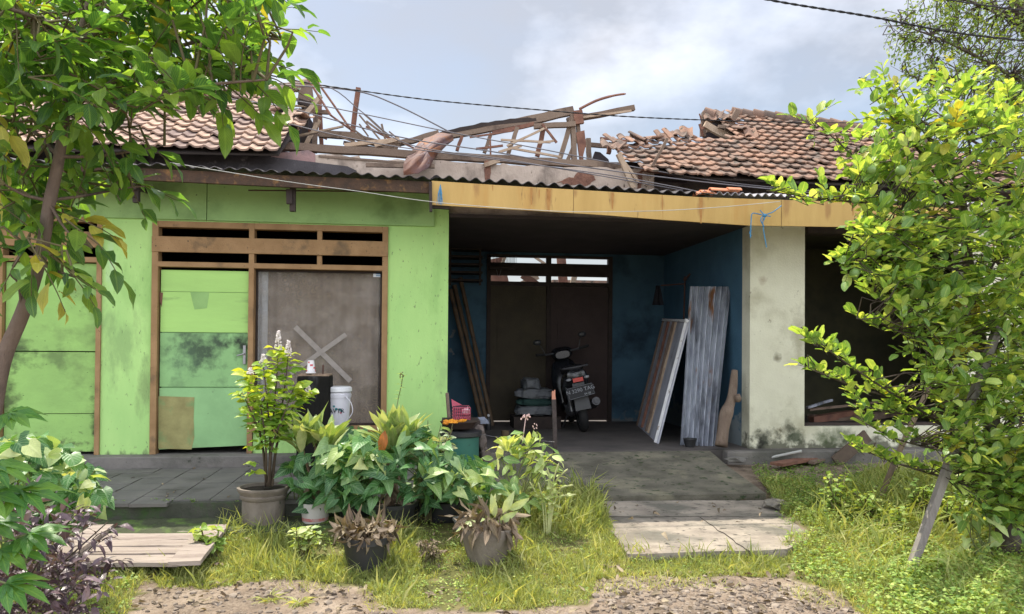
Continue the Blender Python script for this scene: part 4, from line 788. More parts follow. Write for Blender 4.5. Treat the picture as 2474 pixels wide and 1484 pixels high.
for j in range(14): x_ = 1062 + rt(-4, 6); mb.tube([P(1064, 446, 7.74), P(x_, 468, 7.72 + rt(-.01, .02)), P(x_ + rt(-5, 7), rt(484, 496), 7.73 + rt(-.02, .02))], .003, 4)
tag(mb.build('plastic_tie', bl, None, loc=P(1064, 446, 7.74)), 'frayed blue plastic string knotted at the left end of the yellow fascia', 'plastic tie', 'blue plastic ties on the fascia')
mb = MB()
for c_ in ([(1888, 497), (1868, 512), (1850, 520), (1846, 532)], [(1850, 522), (1832, 517), (1818, 516), (1815, 530), (1813, 575)], [(1850, 520), (1843, 540), (1852, 598)], [(1836, 508), (1848, 520), (1862, 523)], [(1815, 556), (1811, 562), (1815, 570)], [(1845, 520), (1838, 532), (1846, 548)]):
    mb.tube(catmull([P(*p, 7.7 + rt(-.01, .01)) for p in c_], 4), .006, 5)
mb.blob(P(1848, 521, 7.7), .02)
tag(mb.build('plastic_tie', bl, None, loc=P(1850, 520, 7.7)), 'knotted blue plastic string with two ends dangling in front of the cream pillar', 'plastic tie', 'blue plastic ties on the fascia')

# ------------------------------------------------------------------ in the carport
def leaf_board(): pass
# white panel leaning on the side wall
A, B = G(1540, 1028, FLZ), G(1588, 1072, FLZ); ht = 1.6
A = V((A.x, A.y, FLZ)); B = V((B.x, B.y, FLZ)); C_ = P(1664, 772, (B.y + .12)); D_ = P(1605, 770, (A.y + .25))
wp = thing('partition', 'tall white board with brown battens leaning on the corrugated sheet in the carport', 'panel', (A + B) / 2)
nn_ = (B - A).cross(D_ - A).normalized(); 
if nn_.dot(EYE - A) < 0: nn_ = -nn_
brd = MB(); brd.prism([A, B, C_, D_], -nn_ * .02); brd.build('board', mat('grey_white_board', (.46, .47, .52), (.36, .37, .42), 4, .7, c3=(.22, .22, .24), s3=2, t3=(.55, .7)), wp)
q = lambda u, v: (A.lerp(B, u)).lerp(D_.lerp(C_, u), v) + nn_ * .012
for u, w_, m_ in ((.30, .05, redwood), (.52, .045, oldwood), (.60, .03, palewood)): MB().beam(q(u, .02), q(u, .97), .02, w_, up=nn_, seg=5, wob=.004).build('batten', m_, wp)
wtr = mat('white_worn_trim', (.75, .75, .74), (.6, .6, .6), 6, .7, c3=(.3, .26, .22), s3=9, t3=(.62, .68))
MB().beam(q(.97, 0), q(.97, 1), .03, .045, up=nn_, seg=4, wob=.003).build('edge_trim', wtr, wp); MB().beam(q(0, .985), q(1, .985), .03, .04, up=nn_).build('edge_trim', wtr, wp); MB().beam(q(0.02, .0), q(.02, 1), .03, .03, up=nn_).build('edge_trim', oldwood, wp)
# corrugated sheet
A, B = G(1643, 1075, FLZ), G(1728, 1078, FLZ); C_ = P(1765, 693, cx1 and B.y + .35); D_ = P(1668, 692, A.y + .35)
cs = MB()
def fn(u, v):
    p = A.lerp(B, u).lerp(D_.lerp(C_, u), v); return p + V((0, -.026 * math.sin(u * 2 * math.pi * 7) - .01 * math.sin(v * 5 + u * 3), 0))
cs.grid(fn, 90, 14, (0, .004, 0)); tag(cs.build('corrugated_sheet', zinc, None, smooth=True, loc=(A + B) / 2), 'silver corrugated metal sheet standing upright against the blue side wall', 'metal sheet')
# log
lg = MB(); a = G(1742, 1078, FLZ + .05); pts = catmull([a, P(1752, 1010, a.y + .08), P(1768, 960, a.y + .15), P(1775, 895, a.y + .22)], 5)
lg.tube(pts, [.075, .07, .068, .066, .07, .075, .078, .072, .06, .055, .052, .05, .048, .045, .04, .036][:len(pts)], 12); lg.blob(P(1782, 962, a.y + .1), (.045, .05, .05), .3, 2)
tag(lg.build('log', mat('log_bark', (.22, .165, .125), (.14, .10, .075), 9, .9, c3=(.12, .09, .07), s3=5, bump=.8, bs=30, stretch=(1, 1, .4)), None, smooth='all', loc=a), 'knobbly brown tree log leaning against the peeling blue wall', 'log')
blackp = mat('black_plastic', (.022, .023, .025), (.03, .03, .032), 6, .45, bump=.05, spec=.5)
a = G(1667, 1080, FLZ); tag(MB().lathe(a, [(.055, 0), (.075, .09), (.082, .09), (.082, .10), (.07, .10), (.06, .02)], 20).build('small_pot', blackp, None, smooth=True, loc=a), 'small empty black pot on the floor in front of the corrugated sheet', 'plant pot')
# bamboo poles at left
bam = mat('bamboo', (.13, .085, .05), (.09, .06, .037), 7, .6, c3=(.05, .035, .025), s3=4)
for i, (x0_, y0_, x1_, y1_, lab) in enumerate(((1178, 1003, 1098, 690, 'dark bamboo pole leaning in the carport, foremost of the bundle'), (1190, 1000, 1112, 672, 'second bamboo pole in the leaning bundle by the shelf'), (1166, 1002, 1088, 700, 'leftmost bamboo pole leaning beside the green wall edge'))):
    a = P(x0_, y0_, 11.1); a.z = FLZ; mb = MB(); b_ = P(x1_, y1_, WB - .06 - .05 * i); L_ = 24; pts = [a.lerp(b_, t_ / L_) for t_ in range(L_ + 1)]
    mb.tube(pts, [.032 if t_ % 4 else .037 for t_ in range(L_ + 1)], 10); tag(mb.build('bamboo_pole', bam, None, smooth=True, loc=a), lab, 'bamboo pole', 'bamboo poles leaning in the carport')
# wall shelf upper left
sh = thing('wall_shelf', 'dark slatted rack high on the back wall left of the back door', 'shelf', P(1120, 680, WB - .2))
for k_ in range(5):
    z_ = 600 + k_ * 19; p0 = P(1085, z_, WB - .3); p1 = P(1162, z_ + 1, WB - .02); MB().box((p0.x, WB - .32, p0.z - .015), (p1.x, WB - .02, p0.z + .015)).build('board', darkwood, sh)
for px_ in (1088, 1160): a = P(px_, 596, WB - .3); b_ = P(px_, 690, WB - .3); MB().box((a.x - .015, WB - .345, b_.z), (a.x + .015, WB - .322, a.z)).build('upright', darkwood, sh)
# bird cage hung on the transom
p = P(1212, 628, WB - .35); cg = thing('bird_cage', 'small wire bird cage hanging in front of the back door transom', 'bird cage', p)
mb = MB(); zt_ = P(1212, 618, WB - .35).z; zb_ = P(1212, 648, WB - .35).z; xa, xb = P(1184, 630, WB - .35).x, P(1246, 630, WB - .35).x
for k_ in range(19):
    x_ = xa + (xb - xa) * k_ / 18
    for yy in (WB - .45, WB - .2): mb.tube([V((x_, yy, zb_)), V((x_, yy, zt_))], .0022, 4)
mb.build('bars', darkwood, cg)
for z_ in (zt_, zb_): MB().box((xa - .01, WB - .46, z_ - .008), (xb + .01, WB - .19, z_ + .008)).build('tray', darkwood, cg)
mb = MB(); a = P(1205, 651, WB - .46); 
for s_ in (-1, 1): mb.tube([a + V((s_ * .035, 0, 0)), a + V((s_ * .006, 0, -.11))], .0025, 4)
mb.build('hook', steel, cg)
# pipe frame with tap on the side wall, hanging dark cloth
mb = MB(); rust = mat('rusty_pipe', (.10, .05, .04), (.07, .04, .03), 9, .8)
Yp = 10.6
mb.tube([P(1597, 690, Yp), P(1655, 686, Yp)], .012, 6); mb.tube([P(1655, 668, Yp - .1), P(1652, 775, Yp - .1)], .012, 6); mb.tube([P(1655, 675, Yp - .1), P(1668, 662, Yp - .12)], .014, 6); mb.blob(P(1655, 675, Yp - .1), .03, .1, 1)
tag(mb.build('pipe', rust, None, loc=P(1655, 770, Yp)), 'thin rusty pipe with a valve beside the blue carport wall', 'pipe')
mb = MB(); p = P(1590, 690, Yp); mb.grid(lambda u, v: p + V(((u - .5) * .11 * (.5 + v), .02 * math.sin(u * 12), -.28 * v)), 12, 6, (0, .01, 0)); tag(mb.build('rag', mat('black_rag', (.015, .015, .02), None, 4), None, smooth='all', loc=p), 'black rag hanging from a pipe in the corner of the blue walls', 'rag')
# sacks
sk = mat('white_sack', (.20, .205, .215), (.13, .14, .15), 6, .8, c3=(.05, .055, .06), s3=5, bump=.5, bs=18); skg = mat('green_sack', (.03, .07, .06), (.02, .05, .045), 6, .8, bump=.5, bs=18)
def sack(px, py, wpx, hpx, m, lab, tie=False, Y=10.9):
    c = P(px, py, Y); k_ = Y / F_PX; mb = MB(); bm_ = V((wpx * k_ / 2, .22, hpx * k_ / 2))
    bm = bmesh.new(); bmesh.ops.create_uvsphere(bm, u_segments=32, v_segments=20, radius=1); vs = []
    for v in bm.verts:
        x_, y_, z_ = v.co; sgn = lambda a: (1 if a >= 0 else -1) * abs(a) ** .55
        f = 1 + .28 * mnoise.noise(V((x_ * 2.4 + px, y_ * 2, z_ * 2))) + .12 * mnoise.noise(V((x_ * 7, y_ * 6, z_ * 6 + px)))
        vs.append(c + V((sgn(x_) * bm_.x, sgn(y_) * bm_.y, sgn(z_) * bm_.z)) * f)
    mb._add(vs, [tuple(v.index for v in f.verts) for f in bm.faces]); bm.free()
    tag(mb.build('sack', m, None, smooth='all', loc=c - V((0, 0, bm_.z))), lab, 'sack', 'sacks stacked by the back door')
sack(1290, 990, 92, 25, sk, 'white woven sack at the bottom of the pile by the back door'); sack(1292, 970, 84, 18, skg, 'dark green sack squeezed between the two white sacks'); sack(1292, 950, 90, 24, sk, 'white woven sack lying across the green one'); sack(1282, 928, 42, 28, sk, 'small crumpled grey bag on top of the sack pile')
fl = P(1290, 1004, 10.9)
mb = MB(); a = P(1245, 1004, 10.9); mb.box((a.x - .05, 10.65, FLZ), (a.x + .62, 11.15, a.z)); tag(mb.build('low_crate', darkwood, None, loc=V((a.x, 10.9, FLZ))), 'dark low wooden crate under the sack pile', 'crate')

# ------------------------------------------------------------------ scooter, seen from behind, leaning on its side stand
p = G(1420, 1050, FLZ); SC = thing('scooter', 'black motor scooter parked in the dark carport with its rear wheel towards the street', 'scooter', p)
paint = mat('scooter_black', (.012, .013, .016), (.015, .016, .02), 4, .22, bump=0, spec=.6); rub = mat('tyre_rubber', (.02, .02, .021), (.028, .027, .026), 9, .85, bump=.2); chrome = mat('scooter_metal', (.30, .31, .33), None, 4, .35, metal=.9, bump=0); seatm = mat('seat_vinyl', (.018, .018, .02), None, 6, .55, bump=.1); engm = mat('engine_grey', (.09, .09, .095), (.06, .06, .065), 9, .5, metal=.5, bump=.2)
LM = Matrix.Translation(p) @ Matrix.Rotation(R(-4), 4, 'Z') @ Matrix.Rotation(R(-11), 4, 'Y') @ Matrix.Scale(1.06, 4)
def L_(x, y, z): return LM @ V((x, y, z))
def lbuild(mb, nm, m, par=SC, smooth=True):
    mb.v = [LM @ v for v in mb.v]; return mb.build(nm, m, par, smooth=smooth)
def wheel(y, r_, wt, nm='wheel'):
    mb = MB(); vs = []; fs = []; nu, nv = 36, 10
    for i in range(nu):
        a = 2 * math.pi * i / nu
        for j in range(nv):
            b_ = 2 * math.pi * j / nv; rr = r_ - wt * .55 + wt * .55 * math.cos(b_); vs.append((wt / 2 * math.sin(b_) * 1.15, y + rr * math.cos(a), r_ + rr * math.sin(a)))
            fs.append((i * nv + j, i * nv + (j + 1) % nv, ((i + 1) % nu) * nv + (j + 1) % nv, ((i + 1) % nu) * nv + j))
    mb._add(vs, fs); ty = lbuild(mb, nm, rub)
    mb = MB(); rr = r_ - wt * .9
    for s_ in (-1, 1): mb.tube([V((s_ * .03, y + rr * math.cos(a), r_ + rr * math.sin(a))) for a in np.linspace(0, 6.283, 25)], .012, 6)
    mb.tube([V((-.06, y, r_)), V((.06, y, r_))], .035, 12)
    for k_ in range(5):
        a = k_ * 1.2566; mb.beam((0, y, r_), (0, y + rr * math.cos(a), r_ + rr * math.sin(a)), .03, .02, up=(1, 0, 0))
    lbuild(mb, 'rim', engm, ty)
wheel(.29, .28, .10); wheel(1.52, .28, .085)
def loft(secs, nm, m, n=16, e=.75, par=SC):
    """body from cross-sections (y, z centre, half width, half height)"""
    mb = MB(); vs = []; fs = []
    for i, (y, z, a, b_) in enumerate(secs):
        for j in range(n):
            q_ = 2 * math.pi * j / n; c, s_ = math.cos(q_), math.sin(q_); vs.append((a * math.copysign(abs(c) ** e, c), y, z + b_ * math.copysign(abs(s_) ** e, s_)))
            if i: o_ = (i - 1) * n; fs.append((o_ + j, o_ + (j + 1) % n, o_ + n + (j + 1) % n, o_ + n + j))
    fs += [tuple(range(n))[::-1], tuple(range(len(vs) - n, len(vs)))]; mb._add(vs, fs); return lbuild(mb, nm, m, par)
body = loft([(.02, .74, .05, .05), (.05, .73, .12, .10), (.15, .70, .155, .13), (.35, .64, .165, .17), (.6, .58, .16, .20), (.8, .50, .15, .20), (.9, .42, .13, .15)], 'body', paint)
loft([(.10, .84, .08, .02), (.16, .84, .125, .045), (.4, .82, .135, .05), (.6, .79, .125, .05), (.8, .77, .10, .05), (.93, .76, .07, .03)], 'seat', seatm)
loft([(.7, .27, .15, .05), (.95, .25, .17, .045), (1.15, .30, .16, .06)], 'footboard', paint)
# leg shield, headset, front fender
loft([(1.12, .30, .14, .12), (1.18, .45, .19, .22), (1.24, .60, .21, .26), (1.30, .74, .18, .20), (1.36, .80, .10, .10)], 'front_shield', paint)
loft([(1.10, 1.00, .10, .05), (1.16, 1.02, .15, .085), (1.24, 1.02, .15, .09), (1.32, .98, .10, .07)], 'headset', paint)
loft([(1.3, .50, .05, .04), (1.4, .58, .06, .03), (1.55, .60, .06, .025), (1.7, .54, .05, .03), (1.78, .44, .04, .03)], 'front_fender', paint)
mb = MB(); mb.tube([(-.035, 1.26, .8), (-.06, 1.5, .3)], .02, 8); mb.tube([(.035, 1.26, .8), (.06, 1.5, .3)], .02, 8); lbuild(mb, 'fork', engm)
hb = MB(); hb.tube([(-.36, 1.06, 1.06), (-.22, 1.12, 1.04), (0, 1.16, 1.03), (.22, 1.12, 1.04), (.36, 1.06, 1.06)], .013, 8); h_ = lbuild(hb, 'handlebar', chrome)
for s_ in (-1, 1):
    mb = MB(); mb.tube([(s_ * .25, 1.11, 1.045), (s_ * .37, 1.055, 1.06)], .02, 10); lbuild(mb, 'grip', rub, h_)
    mb = MB(); mb.tube([(s_ * .24, 1.10, 1.05), (s_ * .28, 1.12, 1.17), (s_ * .31, 1.1, 1.20)], .006, 6); mb.blob((s_ * .32, 1.1, 1.23), (.06, .018, .04), .05, 2); lbuild(mb, 'mirror', blackp)
    mb = MB(); mb.tube([(s_ * .2, 1.16, 1.04), (s_ * .36, 1.14, 1.045)], .005, 6); lbuild(mb, 'brake_lever', chrome)
    mb = MB(); mb.tube([(s_ * .17, .15, .86), (s_ * .15, -.02, .86), (s_ * .06, -.07, .86), (0, -.075, .86)], .013, 8); lbuild(mb, 'grab_rail', chrome if 0 else engm)
    mb = MB(); mb.blob((s_ * .115, -.025, .715), (.035, .03, .018), .05, 2); lbuild(mb, 'indicator', mat('indicator_clear', (.35, .36, .38), None, 5, .3, bump=0))
mb = MB(); mb.box((-.065, -.048, .675), (.065, -.02, .725)); lbuild(mb, 'tail_light', mat('tail_red', (.55, .03, .02), None, 5, .25, bump=0, spec=.6), smooth=False)
mb = MB(); mb.grid(lambda u, v: ((u - .5) * (.15 + .05 * v), .0 - .05 * v, .66 - .34 * v), 4, 6, (0, .01, 0)); lbuild(mb, 'rear_fender', blackp)
# number plate
PM = LM @ Matrix.Translation(V((0, -.105, .555))) @ Matrix.Rotation(R(-4), 4, 'Y') @ Matrix.Rotation(R(72), 4, 'X')
mb = MB(); mb.v = [PM @ V(v) for v in [(x_, y_, z_) for z_ in (-.006, 0) for y_ in (-.075, .075) for x_ in (-.165, .165)]]; mb.f = [(0, 2, 3, 1), (4, 5, 7, 6), (0, 1, 5, 4), (2, 6, 7, 3), (0, 4, 6, 2), (1, 3, 7, 5)]; mb.t = [.5] * 8
pl = mb.build('number_plate', mat('plate_black', (.012, .012, .013), None, 5, .5, bump=0), SC)
lett = mat('plate_white', (.30, .31, .33), None, 5, .6, bump=0)
text('N 3290 TAG', .068, 'plate_lettering', lett, PM @ Matrix.Translation(V((0, .018, .0015))), pl); text('04\u00b728', .036, 'plate_lettering', lett, PM @ Matrix.Translation(V((.075, -.045, .0015))), pl)
mb = MB(); fr_ = [PM @ V(v) for v in ((-.158, -.068, .002), (.158, -.068, .002), (.158, .068, .002), (-.158, .068, .002), (-.158, -.068, .002))]; mb.tube(fr_, .0022, 4); mb.build('plate_border', lett, pl)
text('YAMAHA', .022, 'tail_lettering', lett, LM @ Matrix.Translation(V((0, .008, .775))) @ Matrix.Rotation(R(78), 4, 'X'), body)
mb = MB(); mb.tube([(.10, .75, .30), (.13, .5, .28), (.15, .30, .30)], .02, 8); mb.tube([(.15, .42, .30), (.165, .1, .36), (.17, -.08, .40)], [.045, .06, .052], 14); mb.tube([(.17, -.08, .40), (.17, -.10, .404)], [.03, .03], 12); lbuild(mb, 'exhaust', engm)
mb = MB(); mb.blob((-.11, .42, .30), (.07, .20, .09), .1, 2); mb.blob((0, .65, .32), (.12, .15, .12), .15, 2); lbuild(mb, 'engine', engm)
mb = MB(); mb.tube([(-.12, .22, .36), (-.13, .20, .62)], .022, 10); mb.tube([(-.12, .22, .30), (-.12, .22, .36)], .03, 10); lbuild(mb, 'shock_absorber', chrome)
mb = MB(); mb.tube([(-.12, .72, .22), (-.24, .80, .01)], .012, 6); lbuild(mb, 'side_stand', engm)

# ------------------------------------------------------------------ front objects
# dark concrete post stump with paper cup and iron bar
pbase = G(760, 1148, .285); Yc = pbase.y - .1
p0, p1 = P(717, 912, Yc), P(797, 912, Yc); zt_ = P(757, 908, Yc).z
cp = thing('concrete_stump', 'square black stained concrete post with a rounded broken top before the window', 'concrete post', V(((p0.x + p1.x) / 2, Yc + .15, .285)))
mb = MB(); mb.box((p0.x, Yc, .285), (p1.x, Yc + .3, zt_ - .0)); mb.build('post', mat('black_concrete', (.010, .010, .009), (.018, .017, .015), 5, .9, c3=(.06, .06, .062), s3=5, t3=(.62, .74), bump=.4, spec=.1, stretch=(1, 1, .3)), cp, bevel=.022)
mb = MB(); mb.grid(lambda u, v: (p0.x + .012 + u * (p1.x - p0.x - .024), Yc + .012 + v * .275, zt_ + .012 + .012 * mnoise.noise(V((u * 4, v * 4, 0)))), 10, 8, (0, 0, -.035)); mb.build('broken_top', mat('broken_concrete', (.33, .24, .17), (.2, .14, .1), 14, .95, bump=.8), cp)
a = P(780, 905, Yc + .12); MB().tube([V((a.x, a.y, zt_ - .01)), V((a.x + .003, a.y, P(780, 882, Yc + .12).z))], .0085, 8).build('iron_bar', rust, cp)
a = P(751, 905, Yc + .08); a.z = zt_ + .022; cup = thing('paper_cup', 'white paper cup with red dots standing upside down on the black post', 'cup', a)
MB().lathe(a, [(.048, 0), (.049, .005), (.041, .014), (.031, .125), (.028, .126)], 24).build('cup', mat('cup_white', (.78, .75, .76), None, 4, .6, bump=0), cup, smooth=True)
rd = mat('cup_red', (.62, .04, .06), None, 4, .6, bump=0)
for i in range(14):
    q_ = i * 2.4; z_ = .026 + (i % 4) * .027; r_ = .041 - (z_ - .014) * .09 + .0012; c = a + V((r_ * math.cos(q_), r_ * math.sin(q_), z_)); MB().lathe(c, [(.0085, 0), (.0085, .0018)], 10, tilt=V((math.cos(q_), math.sin(q_), 0)).to_track_quat('Z', 'Y').to_matrix()).build('red_dot', rd, cup)
# white bucket with lid
b0 = P(812, 1026, Yc + .22); bk = thing('paint_bucket', 'white plastic paint bucket with lid and handle beside the black post', 'bucket', b0); rr = 33 * b0.y / F_PX; zt2 = P(812, 934, Yc + .22).z - b0.z
wpl = mat('white_plastic', (.66, .65, .70), (.60, .59, .64), 3, .45, c3=(.48, .47, .52), s3=4, bump=.03)
MB().lathe(b0, [(rr * .86, 0), (rr * .88, .01), (rr * 1.0, zt2 * .72), (rr * 1.04, zt2 * .72), (rr * 1.06, zt2 * .80), (rr * 1.02, zt2 * .81), (rr * 1.02, zt2 * .86)], 32).build('bucket', wpl, bk, smooth=True)
MB().lathe(b0, [(rr * 1.06, zt2 * .87), (rr * 1.10, zt2 * .88), (rr * 1.09, zt2 * .97), (rr * .98, zt2), (0.001, zt2 * .99)], 32).build('lid', mat('lid_white', (.74, .74, .76), None, 3, .4, bump=0), bk, smooth=True)
mb = MB(); mb.tube(catmull([b0 + V((rr * .7, -rr * .8, zt2 * .76)), b0 + V((rr * 1.1, -rr * .9, zt2 * .60)), b0 + V((rr * 1.22, -rr * .95, zt2 * .35)), b0 + V((rr * .8, -rr * 1.0, zt2 * .12))], 5), .004, 6); mb.build('handle', wpl, bk)
cz = b0 + V((rr * .12, -rr * .93, zt2 * .36)); text('AVTR', .062, 'bucket_lettering', mat('print_black', (.03, .03, .04), None, 4, bump=0), Matrix.Translation(cz + V((0, -.004, .01))) @ Matrix.Rotation(R(88), 4, 'X'), bk, .003)
for i in range(9):
    q_ = rt(-1.0, .9) - 1.57; z_ = zt2 * rt(.32, .62); r2 = rr * (.88 + .12 * z_ / (zt2 * .72)) + .0015; c = b0 + V((r2 * math.cos(q_), r2 * math.sin(q_), z_))
    MB().lathe(c, [(rt(.008, .016), 0), (.006, .0015)], 6, tilt=V((math.cos(q_), math.sin(q_), 0)).to_track_quat('Z', 'Y').to_matrix()).build('printed_mark', random.choice((mat('print_teal', (.05, .25, .28), None, 4, bump=0), mat('print_pink', (.55, .2, .25), None, 4, bump=0), mat('print_navy', (.06, .08, .2), None, 4, bump=0))), bk)
a = V((b0.x, b0.y, .285)); tag(MB().lathe(a, [(.13, 0), (.15, .3), (.155, b0.z - .285 - .02), (.12, b0.z - .289)], 20).build('black_drum', blackp, None, smooth=True, loc=a), 'black drum hidden in leaves carrying the white bucket', 'drum')
# green drum with wok and basket
Yg = 7.35; a = P(1112, 1190, Yg); a.z = .285; r_ = 46 * Yg / F_PX; zt_ = P(1112, 1046, Yg).z
gd = mat('green_drum_plastic', (.045, .16, .12), (.035, .125, .10), 3, .5, c3=(.03, .06, .05), s3=7, t3=(.60, .70), bump=.05)
GD = thing('green_drum', 'teal green plastic drum with a black rim behind the potted plants', 'drum', a)
MB().lathe(a, [(r_ * .86, 0), (r_ * .95, .12), (r_ * .96, zt_ * .6), (r_, zt_ - a.z - .03)], 32).build('drum', gd, GD, smooth=True)
MB().lathe(a, [(r_ * 1.02, zt_ - a.z - .03), (r_ * 1.1, zt_ - a.z - .02), (r_ * 1.1, zt_ - a.z + .02), (r_ * .95, zt_ - a.z + .025)], 32).build('rim', blackp, GD, smooth=True)
wk = V((P(1108, 1040, Yg).x, Yg, zt_ + .03)); WK = thing('wok', 'dark iron pan with orange peel resting on the green drum', 'pan', wk)
MB().lathe(wk, [(.06, 0), (.14, .02), (.175, .075), (.18, .08), (.165, .075), (.13, .03), (0.001, .012)], 28).build('pan', mat('black_iron', (.035, .025, .022), (.05, .03, .025), 7, .6), WK, smooth=True)
mb = MB(); [mb.blob(wk + V((rt(-.13, .05), rt(-.12, .1), .07 + rt(0, .02))), (rt(.02, .045), rt(.02, .04), .018), .3, 1, seed=i) for i in range(16)]; tag(mb.build('orange_peel', mat('orange_food', (.75, .32, .02), (.55, .18, .02), 22, .6), WK), None, None)
bkx = P(1112, 1000, 7.75); bs = thing('pink_basket', 'pink plastic mesh basket holding a pink and white cup', 'basket', V((bkx.x, 7.75, .83)))
pink = mat('pink_plastic', (.50, .10, .15), (.4, .08, .12), 5, .45); b0_ = P(1094, 1014, 7.7); b1_ = P(1135, 984, 7.7); mb = MB()
for k_ in range(9):
    x_ = b0_.x + (b1_.x - b0_.x) * k_ / 8; mb.tube([V((x_, 7.65, b0_.z)), V((x_, 7.62, b1_.z))], .004, 4)
for k_ in range(5):
    z_ = b0_.z + (b1_.z - b0_.z) * k_ / 4; mb.tube([V((b0_.x, 7.63, z_)), V((b1_.x, 7.63, z_)), V((b1_.x, 7.85, z_)), V((b0_.x, 7.85, z_)), V((b0_.x, 7.63, z_))], .004, 4)
mb.box((b0_.x, 7.63, b0_.z), (b1_.x, 7.85, b0_.z + .004)); mb.build('basket', pink, bs)
mb = MB(); mb.prism([V((b0_.x, 7.86, b1_.z)), V((b0_.x - .01, 7.86, b1_.z + .07)), V((b1_.x - .07, 7.86, b1_.z + .01))], (0, .006, 0)); mb.build('flap', pink, bs)
tag(MB().lathe(P(1126, 994, 7.7), [(.03, -.035), (.034, .0), (.036, .035), (.03, .034)], 20, tilt=Matrix.Rotation(1.2, 3, 'Y')).build('pink_cup', mat('pale_pink', (.75, .22, .3), (.75, .6, .62), 14, .4), None, smooth=True, loc=P(1126, 994, 7.7)), 'pink and white plastic cup lying in the pink basket', 'cup')
mb = MB(); mb.box((b0_.x - .1, 7.6, .285), (b1_.x + .1, 7.95, b0_.z - .003)); tag(mb.build('wooden_box', darkwood, None, loc=V((bkx.x, 7.7, .285))), 'dark wooden box behind the green drum carrying the pink basket', 'box')
a = P(1098, 1030, 7.9); a.z = .285; tag(MB().beam(a, P(1080, 950, 8.2), .03, .03, seg=3, wob=.004).build('leaning_stick', oldwood, None, loc=a), 'thin brown stick leaning on the edge of the green wall', 'stick')
mb = MB(); a = P(1165, 1060, 7.5); mb.blob(P(1158, 1042, 7.5), (.05, .06, .06), .5, 3, seed=3); mb.blob(P(1165, 1070, 7.48), (.045, .06, .09), .5, 3, seed=8); mb.blob(P(1172, 1105, 7.45), (.05, .06, .10), .5, 3, seed=5); tag(mb.build('cloth_bundle', mat('dirty_cloth', (.16, .13, .115), (.10, .08, .07), 14, .95, bump=.6), None, smooth='all', loc=a), 'dirty grey brown bundle of rags right of the green drum', 'cloth')
mb = MB(); a = P(1160, 1018, 7.9); mb.prism([P(1125, 1018, 7.9), P(1172, 1014, 7.9), P(1182, 1024, 7.9), P(1130, 1026, 7.9)], (0, .1, .02)); tag(mb.build('plastic_scrap', mat('grey_plastic', (.22, .24, .30), None, 4), None, loc=a), 'grey plastic scrap lying behind the iron pan', 'plastic scrap')
a = P(1180, 1010, 10.6); a.z = FLZ; BT = thing('bottle', 'small dark bottle with a white cap on the carport floor by the bamboo poles', 'bottle', a)
MB().lathe(a, [(.035, 0), (.038, .01), (.038, .13), (.016, .17), (.014, .19)], 16).build('bottle', blackp, BT, smooth=True); MB().lathe(a + V((0, 0, .185)), [(.018, 0), (.018, .03), (.001, .031)], 14).build('cap', white_m, BT, smooth=True)
a = P(1221, 1030, 9.6); a.z = FLZ; tag(MB().lathe(a, [(.045, 0), (.05, .01), (.052, .10), (.046, .10), (.04, .02)], 18).build('jar', mat('amber_jar', (.16, .12, .07), None, 5, .2, bump=0), None, smooth=True, loc=a), 'small amber jar standing on the carport floor left of the stake', 'jar')
tag(MB().tube(catmull([P(1155, 1048, 7.3), P(1200, 1056, 7.0), P(1270, 1062, 6.8), P(1340, 1068, 6.6)], 5), .0025, 4).build('wire', greyc, None, loc=P(1155, 1048, 7.3)), 'thin wire stretched from the green drum to the upright stake', 'wire')
# iron stake with a broken wooden top, thin wire
a = G(1347, 1232, .10); b_ = P(1337, 945, a.y + .02); SK = thing('garden_stake', 'thin dark upright stake with a splintered top beside the ramp', 'stake', a)
MB().beam(a, a.lerp(b_, .93), .036, .036, seg=5, wob=.003).build('shaft', mat('stake_dark', (.065, .05, .048), (.04, .032, .03), 14, .8, bump=.4), SK)
mb = MB(); t_ = a.lerp(b_, .93); mb.beam(t_, b_, .034, .03, taper=.7); mb.beam(t_ + V((.01, 0, 0)), b_ + V((.012, 0, .01)), .01, .012); mb.beam(t_ - V((.01, 0, 0)), b_ + V((-.01, 0, -.01)), .012, .01); mb.build('splintered_top', mat('fresh_wood', (.48, .22, .15), None, 9), SK)
# leaning wooden props under the citrus tree
prw = mat('grey_prop_wood', (.27, .245, .22), (.17, .15, .135), 7, .85, c3=(.16, .135, .12), s3=4, t3=(.55, .7), bump=.5, bs=60, stretch=(2, 2, .3)); prb = mat('brown_prop_wood', (.25, .185, .13), (.16, .115, .08), 7, .85, c3=(.12, .09, .07), s3=4, bump=.5, bs=60, stretch=(2, 2, .3))
a = G(2200, 1378, .02); b_ = P(2372, 900, a.y + .35); a2 = a.lerp(b_, 1.25); tag(MB().beam(a, a2, .058, .045, up=(0, 1, 0), seg=3, wob=.002).build('wooden_prop', prw, None, loc=a), 'long grey squared timber propping the citrus tree, nearer of the two', 'wooden prop', 'timbers propping up the citrus tree')
a = G(2118, 1228, .08); tag(MB().tube(catmull([a, P(2160, 1120, a.y + .05), P(2205, 1020, a.y + .15), P(2280, 860, a.y + .3), P(2340, 730, a.y + .4), P(2400, 590, a.y + .5)], 3), [.028, .027, .026, .027, .025, .026, .025, .024, .025, .023, .024, .023, .022, .022, .021, .02], 8).build('wooden_prop', prb, None, smooth='all', loc=a), 'rounded brown branch propping the citrus tree, farther of the two', 'wooden prop', 'timbers propping up the citrus tree')
